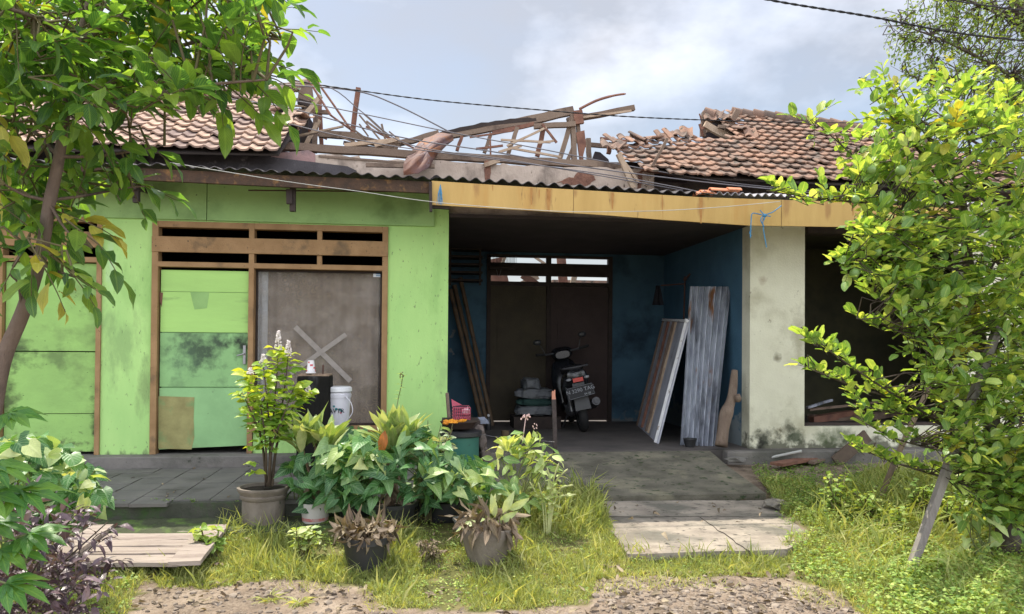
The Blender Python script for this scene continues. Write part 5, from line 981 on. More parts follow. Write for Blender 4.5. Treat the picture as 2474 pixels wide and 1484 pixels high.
# rubble by the cream wall
def board(x0_, y0_, x1_, y1_, z, wd, th, m, lab, nm='scrap_board', z2=None, grp='scrap boards by the cream wall'):
    a = G(x0_, y0_, z); b_ = G(x1_, y1_, z2 or z); return tag(MB().beam(a, b_, wd, th, seg=3, wob=.004).build(nm, m, None, loc=a), lab, 'board', grp)
board(1876, 1122, 1960, 1108, .30, .16, .03, redwood, 'short brown board lying flat under the white pipe'); board(1960, 1118, 2060, 1092, .29, .07, .03, oldwood, 'narrow weathered board pointing at the leaning plank')
a = G(2018, 1118, .27); b_ = P(2096, 1052, 8.25); tag(MB().beam(a, b_, .15, .03, up=(0, 1, 0), seg=3, wob=.004).build('scrap_board', mat('dark_board', (.13, .095, .07), (.09, .065, .05), 7), None, loc=a), 'wide dark plank leaning against the low cream wall', 'board', 'scrap boards by the cream wall')
a = G(1850, 1108, .31); b_ = P(1937, 1090, 8.2); tag(MB().tube([a, b_], .016, 10).build('pvc_pipe', mat('pvc_grey', (.48, .48, .46), (.40, .40, .38), 7, .6), None, smooth=True, loc=a), 'pale grey plastic pipe resting on the scrap boards', 'pipe')
a = G(1780, 1110, .33); tag(MB().blob(a, (.12, .07, .035), .5, 2, seed=4).build('stone', conc, None, loc=a), 'flat grey stone at the top corner of the ramp', 'stone', 'loose stones beside the ramp')
a = G(1875, 1218, .14); tag(MB().blob(a, (.12, .12, .045), .5, 2, seed=9).build('stone', slabm, None, loc=a), 'pale broken concrete lump at the corner of the slab', 'stone', 'loose stones beside the ramp')
a = G(1835, 1102, .30); tag(MB().box((a.x - .12, a.y - .05, .28), (a.x + .12, a.y + .06, .31)).build('plastic_tray', mat('teal_plastic', (.02, .10, .085), None, 5), None, loc=a), 'teal plastic tray left of the white pipe', 'tray')
# timber inside the right room
for i, (x0_, y0_, x1_, y1_, m_, lab) in enumerate(((1950, 985, 2010, 967, zinc, 'pale rod slanting up in the dark right room'), (1955, 990, 2120, 972, oldwood, 'long grey lath lying in the dark right room'), (1960, 1015, 2060, 1000, redwood, 'brown beam at the bottom of the right room heap'), (2000, 1022, 2180, 995, oldwood, 'thick dark beam across the right room heap'), (1958, 1008, 2010, 1018, oldwood, 'short plank stub by the left edge of the right room'))):
    a = P(x0_, y0_, 9.1 + .15 * i); b_ = P(x1_, y1_, 9.4 + .15 * i); tag(MB().beam(a, b_, .03 if i < 2 else .09, seg=3, wob=.004).build('debris_timber', m_, None, loc=a), lab, 'timber', 'timber heap in the dark right room')
mb = MB(); mb.box((px1 + .3, 9.0, FLZ), (px1 + 2.2, 10.2, P(2000, 1022, 9.3).z)); tag(mb.build('debris_heap', mat('dark_rubble', (.05, .042, .036), (.03, .026, .022), 9, bump=.8), None, loc=V((px1 + 1, 9.5, FLZ))), None, None, kind='stuff')
cr_ = mat('joint_dirt', (.07, .06, .05), None, 5, 1, bump=0)
for a_, b_2 in (((1688, 1250, .09), (1812, 1334, .074)), ((1318, 1249, .09), (1890, 1250, .09))):
    q0, q1 = G(*a_), G(*b_2); mb = MB(); pts = [q0.lerp(q1, k_ / 14) + V((rt(-.012, .012), rt(-.012, .012), .001)) for k_ in range(15)]
    for p_a, p_b in zip(pts, pts[1:]): mb.prism([p_a + V((0, -.004, 0)), p_b + V((0, -.004, 0)), p_b + V((.006, .004, 0)), p_a + V((.006, .004, 0))], (0, 0, .003))
    tag(mb.build('slab_joint', cr_), None, None, kind='structure')
# plank bridge over the drain
br = thing('plank_bridge', 'sunlit bridge of bleached wooden planks over the drain before the terrace', 'plank bridge', G(340, 1320, .10))
bleach = mat('bleached_wood', (.40, .335, .29), (.28, .23, .20), 5, .9, c3=(.22, .17, .15), s3=3, t3=(.50, .66), bump=.5, bs=50, stretch=(.25, 3, 1), c4=(.11, .09, .075), s4=20, t4=(.60, .72))
for (xa_, ya_, xb_, yb_, wd, z_) in ((205, 1282, 510, 1280, .23, .10), (205, 1301, 490, 1300, .185, .108), (200, 1317, 475, 1315, .17, .115), (190, 1334, 465, 1332, .19, .108), (175, 1354, 445, 1355, .20, .098)):
    a, b_ = G(xa_, ya_, z_), G(xb_, yb_, z_); MB().beam(a, b_, wd, .028, seg=6, wob=.002).build('plank', bleach, br)
a, b_ = G(520, 1272, .145), G(445, 1362, .14); MB().beam(a, b_, .20, .03, seg=5, wob=.003).build('plank', bleach, br)
a, b_ = G(248, 1272, .145), G(150, 1345, .14); MB().beam(a, b_, .16, .03, seg=5, wob=.003).build('plank', bleach, br)
a, b_ = G(525, 1300, .06), G(650, 1300, .06); tag(MB().beam(a, b_, .06, .03).build('scrap_board', mat('green_grey_board', (.38, .38, .22), (.3, .3, .17), 6), None, loc=a), 'narrow mossy board lying in the grass left of the concrete pot', 'board', 'scrap boards by the cream wall')
#PART4
# ================================================================== plants
TPL['blade'] = rows((0, 0, .8), (.5, .5, .8))
TPL['small'] = rows((0, 0, .15), (.4, .35, 1))
bark = mat('bark', (.17, .125, .095), (.11, .082, .065), 9, .9, c3=(.08, .06, .05), s3=6, bump=.6, bs=40, stretch=(1, 1, .5))
bark_d = mat('dark_bark', (.085, .065, .05), (.055, .043, .035), 9, .9, c3=(.12, .12, .08), s3=6, bump=.6, bs=40, stretch=(1, 1, .5))
twig = mat('twig', (.13, .12, .05), (.10, .08, .045), 9, .85, bump=0)
lf_tree = leafmat('tree_leaf', (.03, .09, .04), (.07, .165, .045), (.19, .30, .06), trans=.5, rough=.34, glow=2.6)
lf_lime = leafmat('citrus_leaf', (.06, .16, .045), (.18, .33, .08), (.52, .60, .20), trans=.42, rough=.36, glow=2.0)
lf_yel = leafmat('yellow_leaf', (.32, .30, .04), (.42, .40, .06), (.50, .47, .10), trans=.4, glow=1.4)
lf_bg = leafmat('far_leaf', (.06, .12, .03), (.12, .21, .045), (.26, .34, .08), trans=.35, glow=1.8)
lf_arrow = leafmat('arrowhead_leaf', (.035, .12, .04), (.10, .26, .07), (.52, .62, .34), trans=.28, rough=.38, vein=(.36, .52, .30), vs=6, vw=.45)  # pale end of the colour range imitates sun glare on the leaves
lf_var = leafmat('variegated_leaf', (.14, .29, .08), (.38, .50, .16), (.68, .70, .40), trans=.32, rough=.42, vein=(.62, .66, .38), vs=7, vw=.4)  # real variegation, also used as painted sunlight on some arrowhead leaves
lf_agl = leafmat('striped_leaf', (.20, .34, .09), (.40, .52, .17), (.62, .66, .34), trans=.3, rough=.4, glow=1.15, vein=(.64, .66, .36), vs=8, vw=.35)
lf_shrub = leafmat('shrub_leaf', (.07, .20, .05), (.20, .38, .06), (.50, .55, .07), trans=.36, rough=.38, glow=1.8)
lf_purple = leafmat('purple_leaf', (.04, .025, .035), (.11, .07, .09), (.30, .22, .25), trans=.18, rough=.33, vein=(.22, .14, .18), glow=1.0)
lf_big = leafmat('palmate_leaf', (.035, .12, .035), (.075, .21, .045), (.19, .34, .06), trans=.36, rough=.4)
lf_grass = leafmat('grass_blade', (.14, .20, .05), (.29, .345, .10), (.58, .56, .26), trans=.38, rough=.6, glow=1.6)
lf_dry = leafmat('dry_leaf', (.075, .05, .035), (.19, .135, .09), (.42, .33, .23), trans=.12, rough=.7, glow=1.0)
lf_weed = leafmat('weed_leaf', (.09, .20, .045), (.22, .37, .07), (.52, .60, .18), trans=.34, rough=.5, glow=1.6)
soilm = mat('pot_soil', (.045, .035, .028), (.03, .024, .02), 20, .98, bump=.8)
wflow = mat('white_petal', (.75, .70, .66), (.65, .58, .56), 30, .7, bump=0)
def inpoly(poly, n, d0, d1):
    q = tri_pt(poly, n); return [P(x_, y_, rt(d0, d1)) for x_, y_ in q]
def tree(name, label, cat, loc, trunk, radii, branches, sprigs, lmat, tpl, ll, lw, group=None, bmat=None, n=7, L=.3, droop=.25, tint=(.05, .95), gravity=-.35, outward=None, upright=None, yellow=0, spread=.9, petiole=.01, twr=.004):
    t_ = thing(name, label, cat, loc, group); tr = MB(); tr.tube(catmull(trunk, 4), np.interp(np.linspace(0, 1, (len(trunk) - 1) * 4 + 1), np.linspace(0, 1, len(radii)), radii), 12)
    nodes = []
    for pts, r0, r1 in branches:
        q = catmull([p + rv(.008) for p in pts], 4); tr.tube(q, np.linspace(r0 * .8, r1 * .7, len(q)), 7); nodes += q
    nodes += catmull(trunk, 4)[len(trunk):]
    tr.build('trunk', bmat or bark, t_, smooth='all')
    lv = Leaves(tpl); ly = Leaves(tpl); tw = MB(); NN = np.array([tuple(p) for p in nodes])
    for p in sprigs:
        p, d = p if isinstance(p, tuple) else (p, None)
        k = int(np.argmin(((NN - np.array(p)) ** 2).sum(1))); b_ = V(NN[k]); v_ = p - b_
        if d is None: d = (v_.normalized() * .7 + rv(.45) + V(outward or (0, 0, 0)))
        s_ = p - V(d).normalized() * L * .5
        if (s_ - b_).length > .12 and (s_ - b_).length < 1.3:
            m_ = b_.lerp(s_, .5) + V((0, 0, .04)) + rv(.03); tw.tube([b_, m_, s_], [twr * 1.8, twr * 1.4, twr], 5, cap=False)
        sprig(lv if random.random() > yellow else ly, tw, s_, d, L * rt(.8, 1.2), n, ll, lw, droop, tint=tint, gravity=gravity, upright=upright, spread=spread, petiole=petiole, r=twr)
    tw.build('twigs', bmat or twig, t_, smooth='all'); lv.build('crown', lmat, t_)
    if ly.rec: ly.build('yellow_leaves', lf_yel, t_)
    return t_

# ---- left tree
D0 = 3.6
tk = [P(-70, 1350, D0), P(-30, 1080, D0), P(5, 880, D0), P(55, 755, D0), P(98, 620, D0), P(120, 490, D0), P(143, 380, D0), P(160, 260, D0 + .05), P(185, 120, D0 + .1), P(230, -60, D0 + .15)]
br_ = [([tk[6], P(230, 372, 3.7), P(340, 355, 3.75), P(400, 348, 3.8)], .012, .004), ([tk[7], P(290, 190, 3.8), P(430, 110, 3.9), P(590, 70, 4.0), P(680, 90, 4.0)], .02, .006), ([tk[7], P(300, 250, 3.5), P(470, 215, 3.4), P(640, 190, 3.4)], .018, .006),
      ([tk[8], P(110, 60, 3.4), P(0, 20, 3.2), P(-80, -20, 3.0)], .016, .006), ([tk[6], P(70, 310, 3.8), P(-40, 270, 4.0)], .015, .006), ([tk[8], P(330, 20, 4.2), P(480, -50, 4.4)], .016, .007), ([tk[4], P(110, 640, 3.5), P(150, 650, 3.45), P(185, 660, 3.42)], .012, .006), ([tk[5], P(60, 470, 3.6), P(10, 450, 3.5)], .012, .005),
      ([tk[5], P(210, 470, 3.8), P(300, 450, 3.95), P(365, 445, 4.05)], .011, .004), ([tk[3], P(30, 690, 3.55), P(32, 650, 3.52), P(70, 600, 3.5)], .007, .004), ([tk[5], P(160, 560, 3.55), P(215, 590, 3.5)], .009, .004), ([tk[7], P(330, 250, 4.1), P(450, 230, 4.25), P(560, 215, 4.3)], .013, .005)]
SP = []
for poly, n_, a, b_ in ((((-60, -90), (680, -80), (662, 25), (640, 110), (560, 130), (-60, 150)), 135, 3.2, 4.5), (((-60, 120), (600, 100), (660, 150), (600, 195), (520, 210), (330, 235), (-60, 260)), 80, 3.2, 4.3), (((-60, 250), (260, 255), (240, 320), (-60, 360)), 17, 3.2, 4.2),
                        (((-40, 360), (200, 350), (330, 360), (300, 430), (140, 470), (-40, 490)), 20, 3.70, 4.3), (((-40, 500), (160, 505), (225, 560), (120, 600), (-40, 600)), 8, 3.6, 4.0), (((180, 400), (330, 420), (340, 440), (200, 455)), 5, 3.9, 4.2)):
    SP += inpoly(poly, n_, a, b_)
for (x_, y_, dx_, dz_, Y_) in ((345, 440, .9, -.3, 4.0), (655, 178, 1, -.2, 3.5), (660, 215, .9, -.4, 3.6), (640, 130, 1, .1, 3.8), (670, 70, 1, .1, 3.9), (120, 655, .6, -1, 3.4), (170, 655, 1, -.8, 3.4), (70, 660, -.2, -1, 3.45), (205, 665, 1, -.6, 3.45), (225, 590, 1, -.9, 3.5), (200, 520, 1, -.2, 3.6), (610, 240, .9, -.5, 3.6), (30, 640, -.3, -1, 3.5), (300, 345, .7, -.6, 3.7), (360, 350, .9, -.5, 3.75), (500, 250, .8, -.6, 3.8)):
    SP.append((P(x_, y_, Y_), V((dx_, rt(-.4, .2), dz_))))
tree('garden_tree', 'broad leaved tree with a curved bare trunk overhanging the green doors', 'tree', tk[0], tk, [.040, .037, .033, .030, .027, .026, .023, .019, .015, .011], br_, SP, lf_tree, 'ovate', .142, .066, n=8, L=.32, droop=.28, gravity=-.3, yellow=.04, outward=(.25, 0, 0), petiole=.015)

# ---- citrus tree on the right
DR = 5.5
tk = [G(2440, 1345, .02), P(2425, 1200, DR + .15), P(2400, 1050, DR + .15), P(2375, 880, DR + .2), P(2352, 720, DR + .25), P(2335, 600, DR + .3), P(2325, 480, DR + .3)]
B = [((2330, 560), (2250, 520), (2100, 490), (1960, 482), (1850, 458)), ((2330, 560), (2200, 480), (2090, 400), (2010, 330), (1955, 278)), ((2330, 500), (2280, 450), (2190, 320), (2130, 250), (2095, 205)), ((2330, 500), (2300, 430), (2220, 300), (2168, 195)), ((2330, 480), (2350, 420), (2330, 250), (2300, 150)), ((2350, 480), (2400, 400), (2420, 280), (2450, 215)),
     ((2340, 650), (2200, 630), (2100, 605), (2045, 620), (2035, 650)), ((2360, 830), (2250, 780), (2180, 730), (2110, 700)), ((2370, 900), (2250, 850), (2150, 790), (2070, 765)), ((2390, 1110), (2250, 1010), (2130, 935), (2020, 860), (1932, 795)), ((2300, 1045), (2180, 975), (2060, 935), (1952, 890)), ((2380, 1060), (2250, 1010), (2160, 1000), (2060, 975)), ((2400, 1130), (2280, 1090), (2170, 1060), (2065, 1010)), ((2400, 1180), (2280, 1150), (2150, 1115), (2062, 1078)),
     ((2352, 720), (2420, 600), (2480, 520), (2560, 450)), ((2375, 880), (2450, 800), (2540, 740)), ((2400, 1050), (2480, 980), (2560, 930)), ((2330, 560), (2200, 560), (2090, 540)), ((2300, 500), (2200, 420), (2150, 380))]
brs = []; SP = []
for i, b_ in enumerate(B):
    Y0 = DR + .2; Y1 = DR + (-.35, .1, .0, -.2, .3, .1, -.3, .0, -.3, -.4, -.3, -.1, -.5, -.45, .2, -.2, -.3, -.2, .1)[i]; m_ = len(b_)
    pts = [P(x_, y_, Y0 + (Y1 - Y0) * k_ / (m_ - 1)) for k_, (x_, y_) in enumerate(b_)]; brs.append((pts, .016, .004)); q = catmull(pts, 5)
    for k_ in range(len(q) // 3, len(q) - 1):
        if i >= 9 and i <= 13 or i in (0, 6, 7, 8):   # long arching shoots with rows of upright leaves
            if True: SP.append((q[k_] + rv(.02), (q[min(k_ + 1, len(q) - 1)] - q[k_ - 1]).normalized() + V((0, 0, .15))))
        else: SP.append((q[k_] + rv(.05), None))
SPm = []
for poly, n_, a, b_ in ((((2060, 330), (2140, 280), (2230, 300), (2300, 260), (2420, 300), (2560, 330), (2560, 560), (2100, 560), (2080, 470)), 190, 5.1, 5.9), (((2080, 540), (2560, 540), (2560, 800), (2200, 780), (2110, 690)), 270, 4.9, 6.0), (((2200, 780), (2560, 780), (2560, 1080), (2330, 1080), (2260, 960)), 230, 4.9, 6.0), (((2290, 1060), (2560, 1060), (2560, 1230), (2420, 1260), (2330, 1200)), 150, 5.0, 5.9), (((2370, 1200), (2560, 1190), (2560, 1420), (2420, 1400), (2380, 1300)), 75, 5.5, 6.3), (((2120, 640), (2310, 640), (2340, 1100), (2260, 1070), (2200, 900), (2140, 760)), 60, 5.1, 5.7), (((2260, 1060), (2560, 1060), (2560, 1300), (2340, 1240)), 70, 5.0, 5.6), (((1985, 440), (2100, 400), (2110, 640), (2050, 610)), 22, 5.2, 5.7), (((2080, 560), (2200, 560), (2230, 800), (2120, 700)), 24, 5.1, 5.6), (((2130, 230), (2330, 180), (2480, 230), (2480, 320), (2150, 330)), 44, 5.3, 5.9)):
    SPm += inpoly(poly, n_, a, b_)
SP = [(p, d if d is not None else None) for p, d in SP] 
sp2 = []
for p in SP:
    if p[1] is None: sp2.append(p[0])
    else: sp2.append(p)
CT = tree('citrus_tree', 'leafy lime tree with green fruit and arching shoots held up by two timbers', 'tree', tk[0], tk, [.09, .075, .06, .05, .04, .03], brs, sp2 + SPm, lf_lime, 'round', .105, .06, bmat=bark_d, n=8, L=.22, droop=.12, gravity=.1, upright=(0, 0, .55), tint=(.1, .95), yellow=.035, spread=1.0, twr=.003)
limem = mat('lime_skin', (.17, .28, .07), (.13, .22, .055), 20, .45, bump=.15, bs=120, spec=.5)
for i, (x_, y_, r_) in enumerate(((2290, 285, .030), (2176, 412, .036), (2106, 410, .030), (2067, 482, .029), (2119, 608, .032), (2064, 661, .034), (2291, 849, .032), (2132, 257, .022), (2400, 570, .03), (2350, 530, .028), (2310, 700, .03))):
    c = P(x_, y_, DR - .38); mb = MB(); mb.blob(c, (r_, r_, r_ * 1.08), .04, 3); mb.tube([c + V((0, 0, r_)), c + V((.01, .02, r_ + .05))], .003, 5); mb.build('lime_fruit', limem, CT, smooth='all')

# ---- fine leaved tree far behind at the top right
tk = [V((11.5, 15, 0.2)), P(2650, 500, 15), P(2560, 250, 15), P(2480, 60, 15), P(2400, -100, 15)]
brs = [([P(2620, 430, 15), P(2474, 395, 14.5), P(2350, 340, 14.3), P(2250, 260, 14)], .08, .01), ([P(2560, 250, 15), P(2400, 160, 14.5), P(2280, 100, 14.2), P(2180, 60, 14)], .07, .008), ([P(2560, 250, 15), P(2420, 230, 14.5), P(2300, 190, 14.2), P(2240, 130, 14)], .05, .008), ([P(2480, 60, 15), P(2330, 0, 14.5), P(2230, -30, 14)], .06, .01), ([P(2600, 400, 15), P(2520, 330, 14.5), P(2430, 280, 14.4)], .05, .01), ([P(2280, 100, 14.2), P(2210, 100, 14), P(2140, 55, 14)], .015, .004), ([P(2300, 190, 14.2), P(2220, 190, 14), P(2150, 160, 14)], .012, .004)]
SP = inpoly(((2300, -40), (2560, -40), (2560, 330), (2440, 330), (2330, 200), (2290, 60)), 420, 13.8, 15.6) + inpoly(((2180, 0), (2310, -20), (2330, 210), (2260, 240), (2190, 170)), 120, 13.8, 14.5) + inpoly(((2125, 30), (2210, 10), (2210, 170), (2140, 150)), 18, 13.9, 14.2) + inpoly(((2230, 200), (2480, 250), (2480, 370), (2330, 330)), 70, 13.9, 14.6)
tree('feathery_tree', 'tall fine leaved tree rising against the sky behind the citrus tree', 'tree', tk[0], tk, [.3, .25, .2, .15, .1], brs, SP, lf_bg, 'small', .10, .075, bmat=bark_d, n=9, L=.5, droop=.2, gravity=-.9, twr=.008, petiole=.03)

# ---- potted plants of the middle row
terra = mat('terracotta', (.36, .17, .10), (.28, .13, .08), 8, .85, bump=.2)
cpot = mat('concrete_pot', (.25, .215, .18), (.16, .135, .11), 6, .9, c3=(.11, .10, .09), s3=3, t3=(.5, .64), bump=.5, bs=40, c4=(.06, .065, .045), s4=12, t4=(.64, .72), stretch=(1, 1, .6))
def pot(t_, c, r_, h, m, prof=None, nm='pot', soil=.88):
    prof = prof or [(.72, 0), (.80, .1), (.93, .85), (1.04, .86), (1.06, 1), (.95, 1), (.9, .86)]
    MB().lathe(c, [(a * r_, b_ * h) for a, b_ in prof], 32, wob=.006).build(nm, m, t_, smooth=True)
    mb = MB(); mb.grid(lambda u, v: c + V(((v * .9 * r_) * math.cos(u * 6.283), (v * .9 * r_) * math.sin(u * 6.283), soil * h + .01 * mnoise.noise(V((u * 5, v * 5, 0))))), 20, 3); mb.build('soil', soilm, t_)
def rosette(t_, c, n, L, W, m, tpl='lance', elev=(.5, 1.3), tint=(.2, .9), droop=.5, nm='leaves', h=0, fold=.35):
    lv = Leaves(tpl)
    for i in range(n):
        q = i * 2.4 + rt(-.3, .3); e = rt(*elev); d = V((math.cos(q) * math.cos(e), math.sin(q) * math.cos(e), math.sin(e)))
        up = V((-math.cos(q) * math.sin(e), -math.sin(q) * math.sin(e), math.cos(e))) + rv(.15)
        s_ = rt(.75, 1.1); lv.add(c + V((math.cos(q) * .012, math.sin(q) * .012, h * i / n)), d, up, L * s_, W * s_, droop * rt(.4, 1.4), fold, rt(*tint))
    return lv.build(nm, m, t_)
def foliage(t_, poly, Y, n, tpl, L, W, m, nm='leaves', tint=(.05, .95), base=None, stem=True, out=V((0, -.55, 1)), sdir=.6, droop=.3, smat=None, stemn=.35):
    """arrowhead style foliage: leaves over a region between depths Y, each on a petiole from the base"""
    lv = Leaves(tpl); mb = MB()
    for x_, y_ in tri_pt(poly, n):
        p = P(x_, y_, rt(*Y)); up = (out + rv(.62)).normalized()
        d = V((rt(-1, 1), rt(-.7, .2), rt(-1.1, .3))); d = (d - up * d.dot(up)).normalized(); s_ = rt(.6, 1.15)
        lv.add(p, d, up, L * s_, W * s_, droop * rt(.3, 1.5), rt(.1, .35), tint[0] + (tint[1] - tint[0]) * random.random() ** 1.8)
        if base is not None and random.random() < stemn:
            b_ = base + V((rt(-.12, .12), rt(-.1, .1), 0)); m_ = b_.lerp(p, .5) + V((0, 0, .06)); mb.tube([b_, m_, p], [.005, .004, .003], 5, cap=False)
    if mb.v: mb.build('stems', smat or lf_stem, t_, smooth='all')
    return lv.build(nm, m, t_)
lf_stem = mat('green_stem', (.14, .20, .07), (.17, .15, .07), 9, .6, bump=0)
# 1 flowering shrub in the big concrete pot
c = G(636, 1282, .05); c.z = .05; Y_ = c.y; kx = Y_ / F_PX
PT = thing('potted_shrub', 'tall yellow green shrub with white flower spikes in a large round concrete pot', 'potted plant', c)
pot(PT, c, 60 * kx, 103 * kx, cpot, [(.90, 0), (.93, .02), (.92, .12), (.80, .18), (.80, .72), (.88, .76), (.90, .82), (.86, .84), (.98, .94), (1.0, .96), (1.0, 1.0), (.88, 1.0), (.86, .9)], soil=.93)
sm = MB(); lv = Leaves('ovate'); fl = []
tops = [((645, 1175), (640, 1080), (625, 960), (605, 905)), ((650, 1175), (655, 1050), (668, 920), (675, 845)), ((655, 1175), (668, 1050), (690, 930), (697, 860)), ((640, 1175), (628, 1060), (600, 990), (588, 950)), ((655, 1175), (672, 1060), (712, 980), (745, 950)), ((648, 1175), (650, 1060), (640, 940), (640, 880)), ((650, 1175), (660, 1080), (685, 1000), (715, 930)), ((646, 1175), (642, 1100), (625, 1010), (640, 960))]
for i, tp in enumerate(tops):
    q = catmull([P(x_ + rt(-4, 4), y_, Y_ + rt(-.06, .06) * (k_ + 1)) for k_, (x_, y_) in enumerate(tp)], 6); sm.tube(q, np.linspace(.010, .004, len(q)), 7)
    for k_ in range(int(len(q) * .42), len(q)):
        for _ in range(4):
            ph = rt(0, 6.28); d = V((math.cos(ph), math.sin(ph), .35)); f_ = k_ / len(q); lv.add(q[k_] + d * rt(0, .05), d, V((0, 0, 1)) + rv(.5), rt(.07, .14), rt(.038, .07), .4, .25, min(1, max(0, rt(-.15, .35) + f_ * .75)), )
    fl.append(q[-1])
for (x_, y_) in ((655, 1065), (640, 1075), (672, 1060), (610, 1080), (660, 1085), (615, 1140), (605, 1120), (618, 1030), (700, 1050)):
    p = P(x_, y_, Y_ - .05)
    for _ in range(4): ph = rt(0, 6.28); lv.add(p, V((math.cos(ph), math.sin(ph), .1)), V((0, 0, 1)) + rv(.3), rt(.08, .12), rt(.05, .065), .3, .2, rt(.3, .9))
sm.build('stems', mat('grey_stem', (.10, .075, .05), (.07, .05, .035), 12, .85, bump=.3), PT, smooth='all'); lv.build('leaves', lf_shrub, PT)
for i, p in enumerate(fl):
    if i in (3, 6, 7): continue
    mb = MB(); ht = (.05, .16, .13, 0, .06, .08)[i]; mb.tube([p, p + V((0, 0, ht))], .003, 5)
    for k_ in range(int(ht * 620)):
        f_ = random.random(); ph = rt(0, 6.28); rr = .030 * (1 - f_ * .75); mb.blob(p + V((rr * math.cos(ph), rr * math.sin(ph), ht * f_)), (.008, .008, .006), .4, 1, seed=k_)
    mb.build('flower_spike', wflow, PT)
# 2 striped leaf plant in the white bucket
def striped(label, potpx, poty, Y_, ctr, nl, L, W, pm, pr, ph_, white=False, extra=()):
    c = G(potpx, poty, .07); c = V((P(potpx, poty, Y_).x, Y_, .07)); t_ = thing('potted_foliage', label, 'potted plant', c, 'broad striped leaf plants in pots'); pot(t_, c, pr, ph_, pm)
    sm = MB()
    for (x_, y_, n_) in ctr:
        top = P(x_, y_, Y_ + rt(-.08, .05)); b_ = c + V((rt(-.05, .05), rt(-.05, .05), ph_ * .85)); sm.tube([b_, b_.lerp(top, .5) + rv(.01), top], [.016, .014, .010], 8)
        rosette(t_, top - V((0, 0, .08)), n_, L, W, lf_agl, elev=(.7, 1.5), tint=(.05, .95), h=.10, droop=.22)
    lv = Leaves('lance')
    for k_ in range(14):
        q_ = c + V((0, 0, ph_ + rt(.05, .3))); d = V((rt(-1, 1), rt(-1, .3), -.9)); lv.add(q_ + V((rt(-.04, .04), -.02, 0)), d, V((0, -1, .4)) + rv(.4), rt(.12, .2), rt(.03, .05), .3, .5, rt(.1, .8))
    lv.build('withered_leaves', lf_dry, t_); sm.build('stems', mat('husky_stem', (.24, .17, .11), (.12, .08, .05), 16, .9, bump=.5), t_, smooth='all'); return t_
whp = mat('white_pot', (.60, .57, .53), (.5, .47, .44), 5, .6, c3=(.28, .25, .2), s3=4)
t1 = striped('yellow green striped leaf plant with two crowns in a white plastic bucket', 762, 1240, 6.45, ((728, 1075, 16), (792, 1075, 14), (760, 1060, 10)), 12, .34, .085, whp, .125, .22)
mb = MB(); q_ = ORG[t1.name]; mb.box((q_.x + .0, q_.y - .125, q_.z + .10), (q_.x + .055, q_.y - .118, q_.z + .125)); mb.build('red_mark', mat('cup_red', None), t1) if 0 else MB().lathe(q_, [(.1065, .075), (.1085, .10)], 24).build('red_band', mat('faded_red', (.5, .08, .07), (.55, .4, .38), 9, .6, bump=0), t1, smooth=True)
t2 = striped('bushy yellow striped leaf plant with a hanging brown leaf in a black pot', 948, 1242, 6.35, ((952, 1075, 26), (935, 1070, 16), (980, 1070, 16)), 26, .37, .10, blackp, .20, .23)
lv = Leaves('lance'); lv.add(P(930, 1040, 6.2), V((-.15, -.2, -1)), V((0, -1, .2)), .22, .08, .2, .5, .6); lv.build('brown_leaf', leafmat('rust_leaf', (.3, .08, .02), (.42, .13, .03), (.5, .2, .05), trans=.25), t2)
sm = MB(); q = catmull([P(955, 1010, 6.5), P(962, 965, 6.5), P(970, 930, 6.5), P(973, 905, 6.5)], 4); sm.tube(q, .004, 5); lv = Leaves('ovate')
for k_ in range(4, len(q)): 
    for _ in range(2): ph = rt(0, 6.28); lv.add(q[k_], V((math.cos(ph), math.sin(ph), .4)), V((0, 0, 1)), rt(.04, .07), .022, .3, .2, rt(.4, .9))
for _ in range(10): sm.blob(q[-1] + rv(.012), .007, .3, 1)
w_ = thing('flowering_weed', 'thin weed stalk with tiny white flowers rising above the bushy striped plant', 'weed', q[0]); sm.build('stalk', lf_stem, w_); lv.build('leaves', lf_weed, w_)
# 3 arrowhead vines: three plants
def vine(label, poly, Y, n, base, L=.155, W=.10, potm=None, tint=(.05, .8)):
    b_ = V((P(base[0], base[1], base[2]).x, base[2], .07)); t_ = thing('arrowhead_vine', label, 'vine', b_, 'arrowhead vines between the pots')
    if potm: pot(t_, b_, .15, .2, potm)
    foliage(t_, poly, Y, n, 'arrow', L, W, lf_arrow, base=b_ + V((0, 0, .2)), tint=tint); return t_
vine('low arrowhead vine with dark leaves right beside the concrete pot', ((692, 1120), (730, 1095), (790, 1110), (800, 1200), (745, 1230), (700, 1195)), (6.25, 6.6), 42, (745, 1230, 6.55), tint=(0, .45))
vine('broad arrowhead vine with white veined leaves between the two striped plants', ((770, 1080), (850, 1045), (930, 1080), (940, 1160), (900, 1215), (830, 1225), (780, 1190)), (6.05, 6.6), 150, (860, 1240, 6.5), L=.175, W=.115, potm=blackp)
vine('arrowhead vine spreading right of the bushy striped plant up to the green drum', ((930, 1070), (1010, 1035), (1065, 1065), (1100, 1100), (1160, 1110), (1200, 1140), (1190, 1200), (1090, 1225), (960, 1200)), (6.05, 6.7), 190, (1070, 1240, 6.5), L=.15, W=.10, potm=blackp)
vine('sparse arrowhead leaves growing under the window on the terrace', ((820, 1030), (890, 1035), (900, 1060), (830, 1070)), (6.9, 7.3), 22, (850, 1150, 7.1), tint=(0, .4))
t_ = bpy.data.objects['arrowhead_vine.001']; foliage(t_, ((770, 1090), (900, 1060), (930, 1110), (840, 1150), (780, 1150)), (6.0, 6.15), 14, 'arrow', .17, .11, lf_var, nm='pale_leaves')  # cream colour stands in for sunlit leaves of the vine
t_ = bpy.data.objects['arrowhead_vine.002']; foliage(t_, ((1000, 1120), (1100, 1080), (1190, 1120), (1180, 1190), (1050, 1190)), (6.0, 6.15), 18, 'arrow', .15, .10, lf_var, nm='pale_leaves')  # likewise, sunlight painted as cream leaf colour
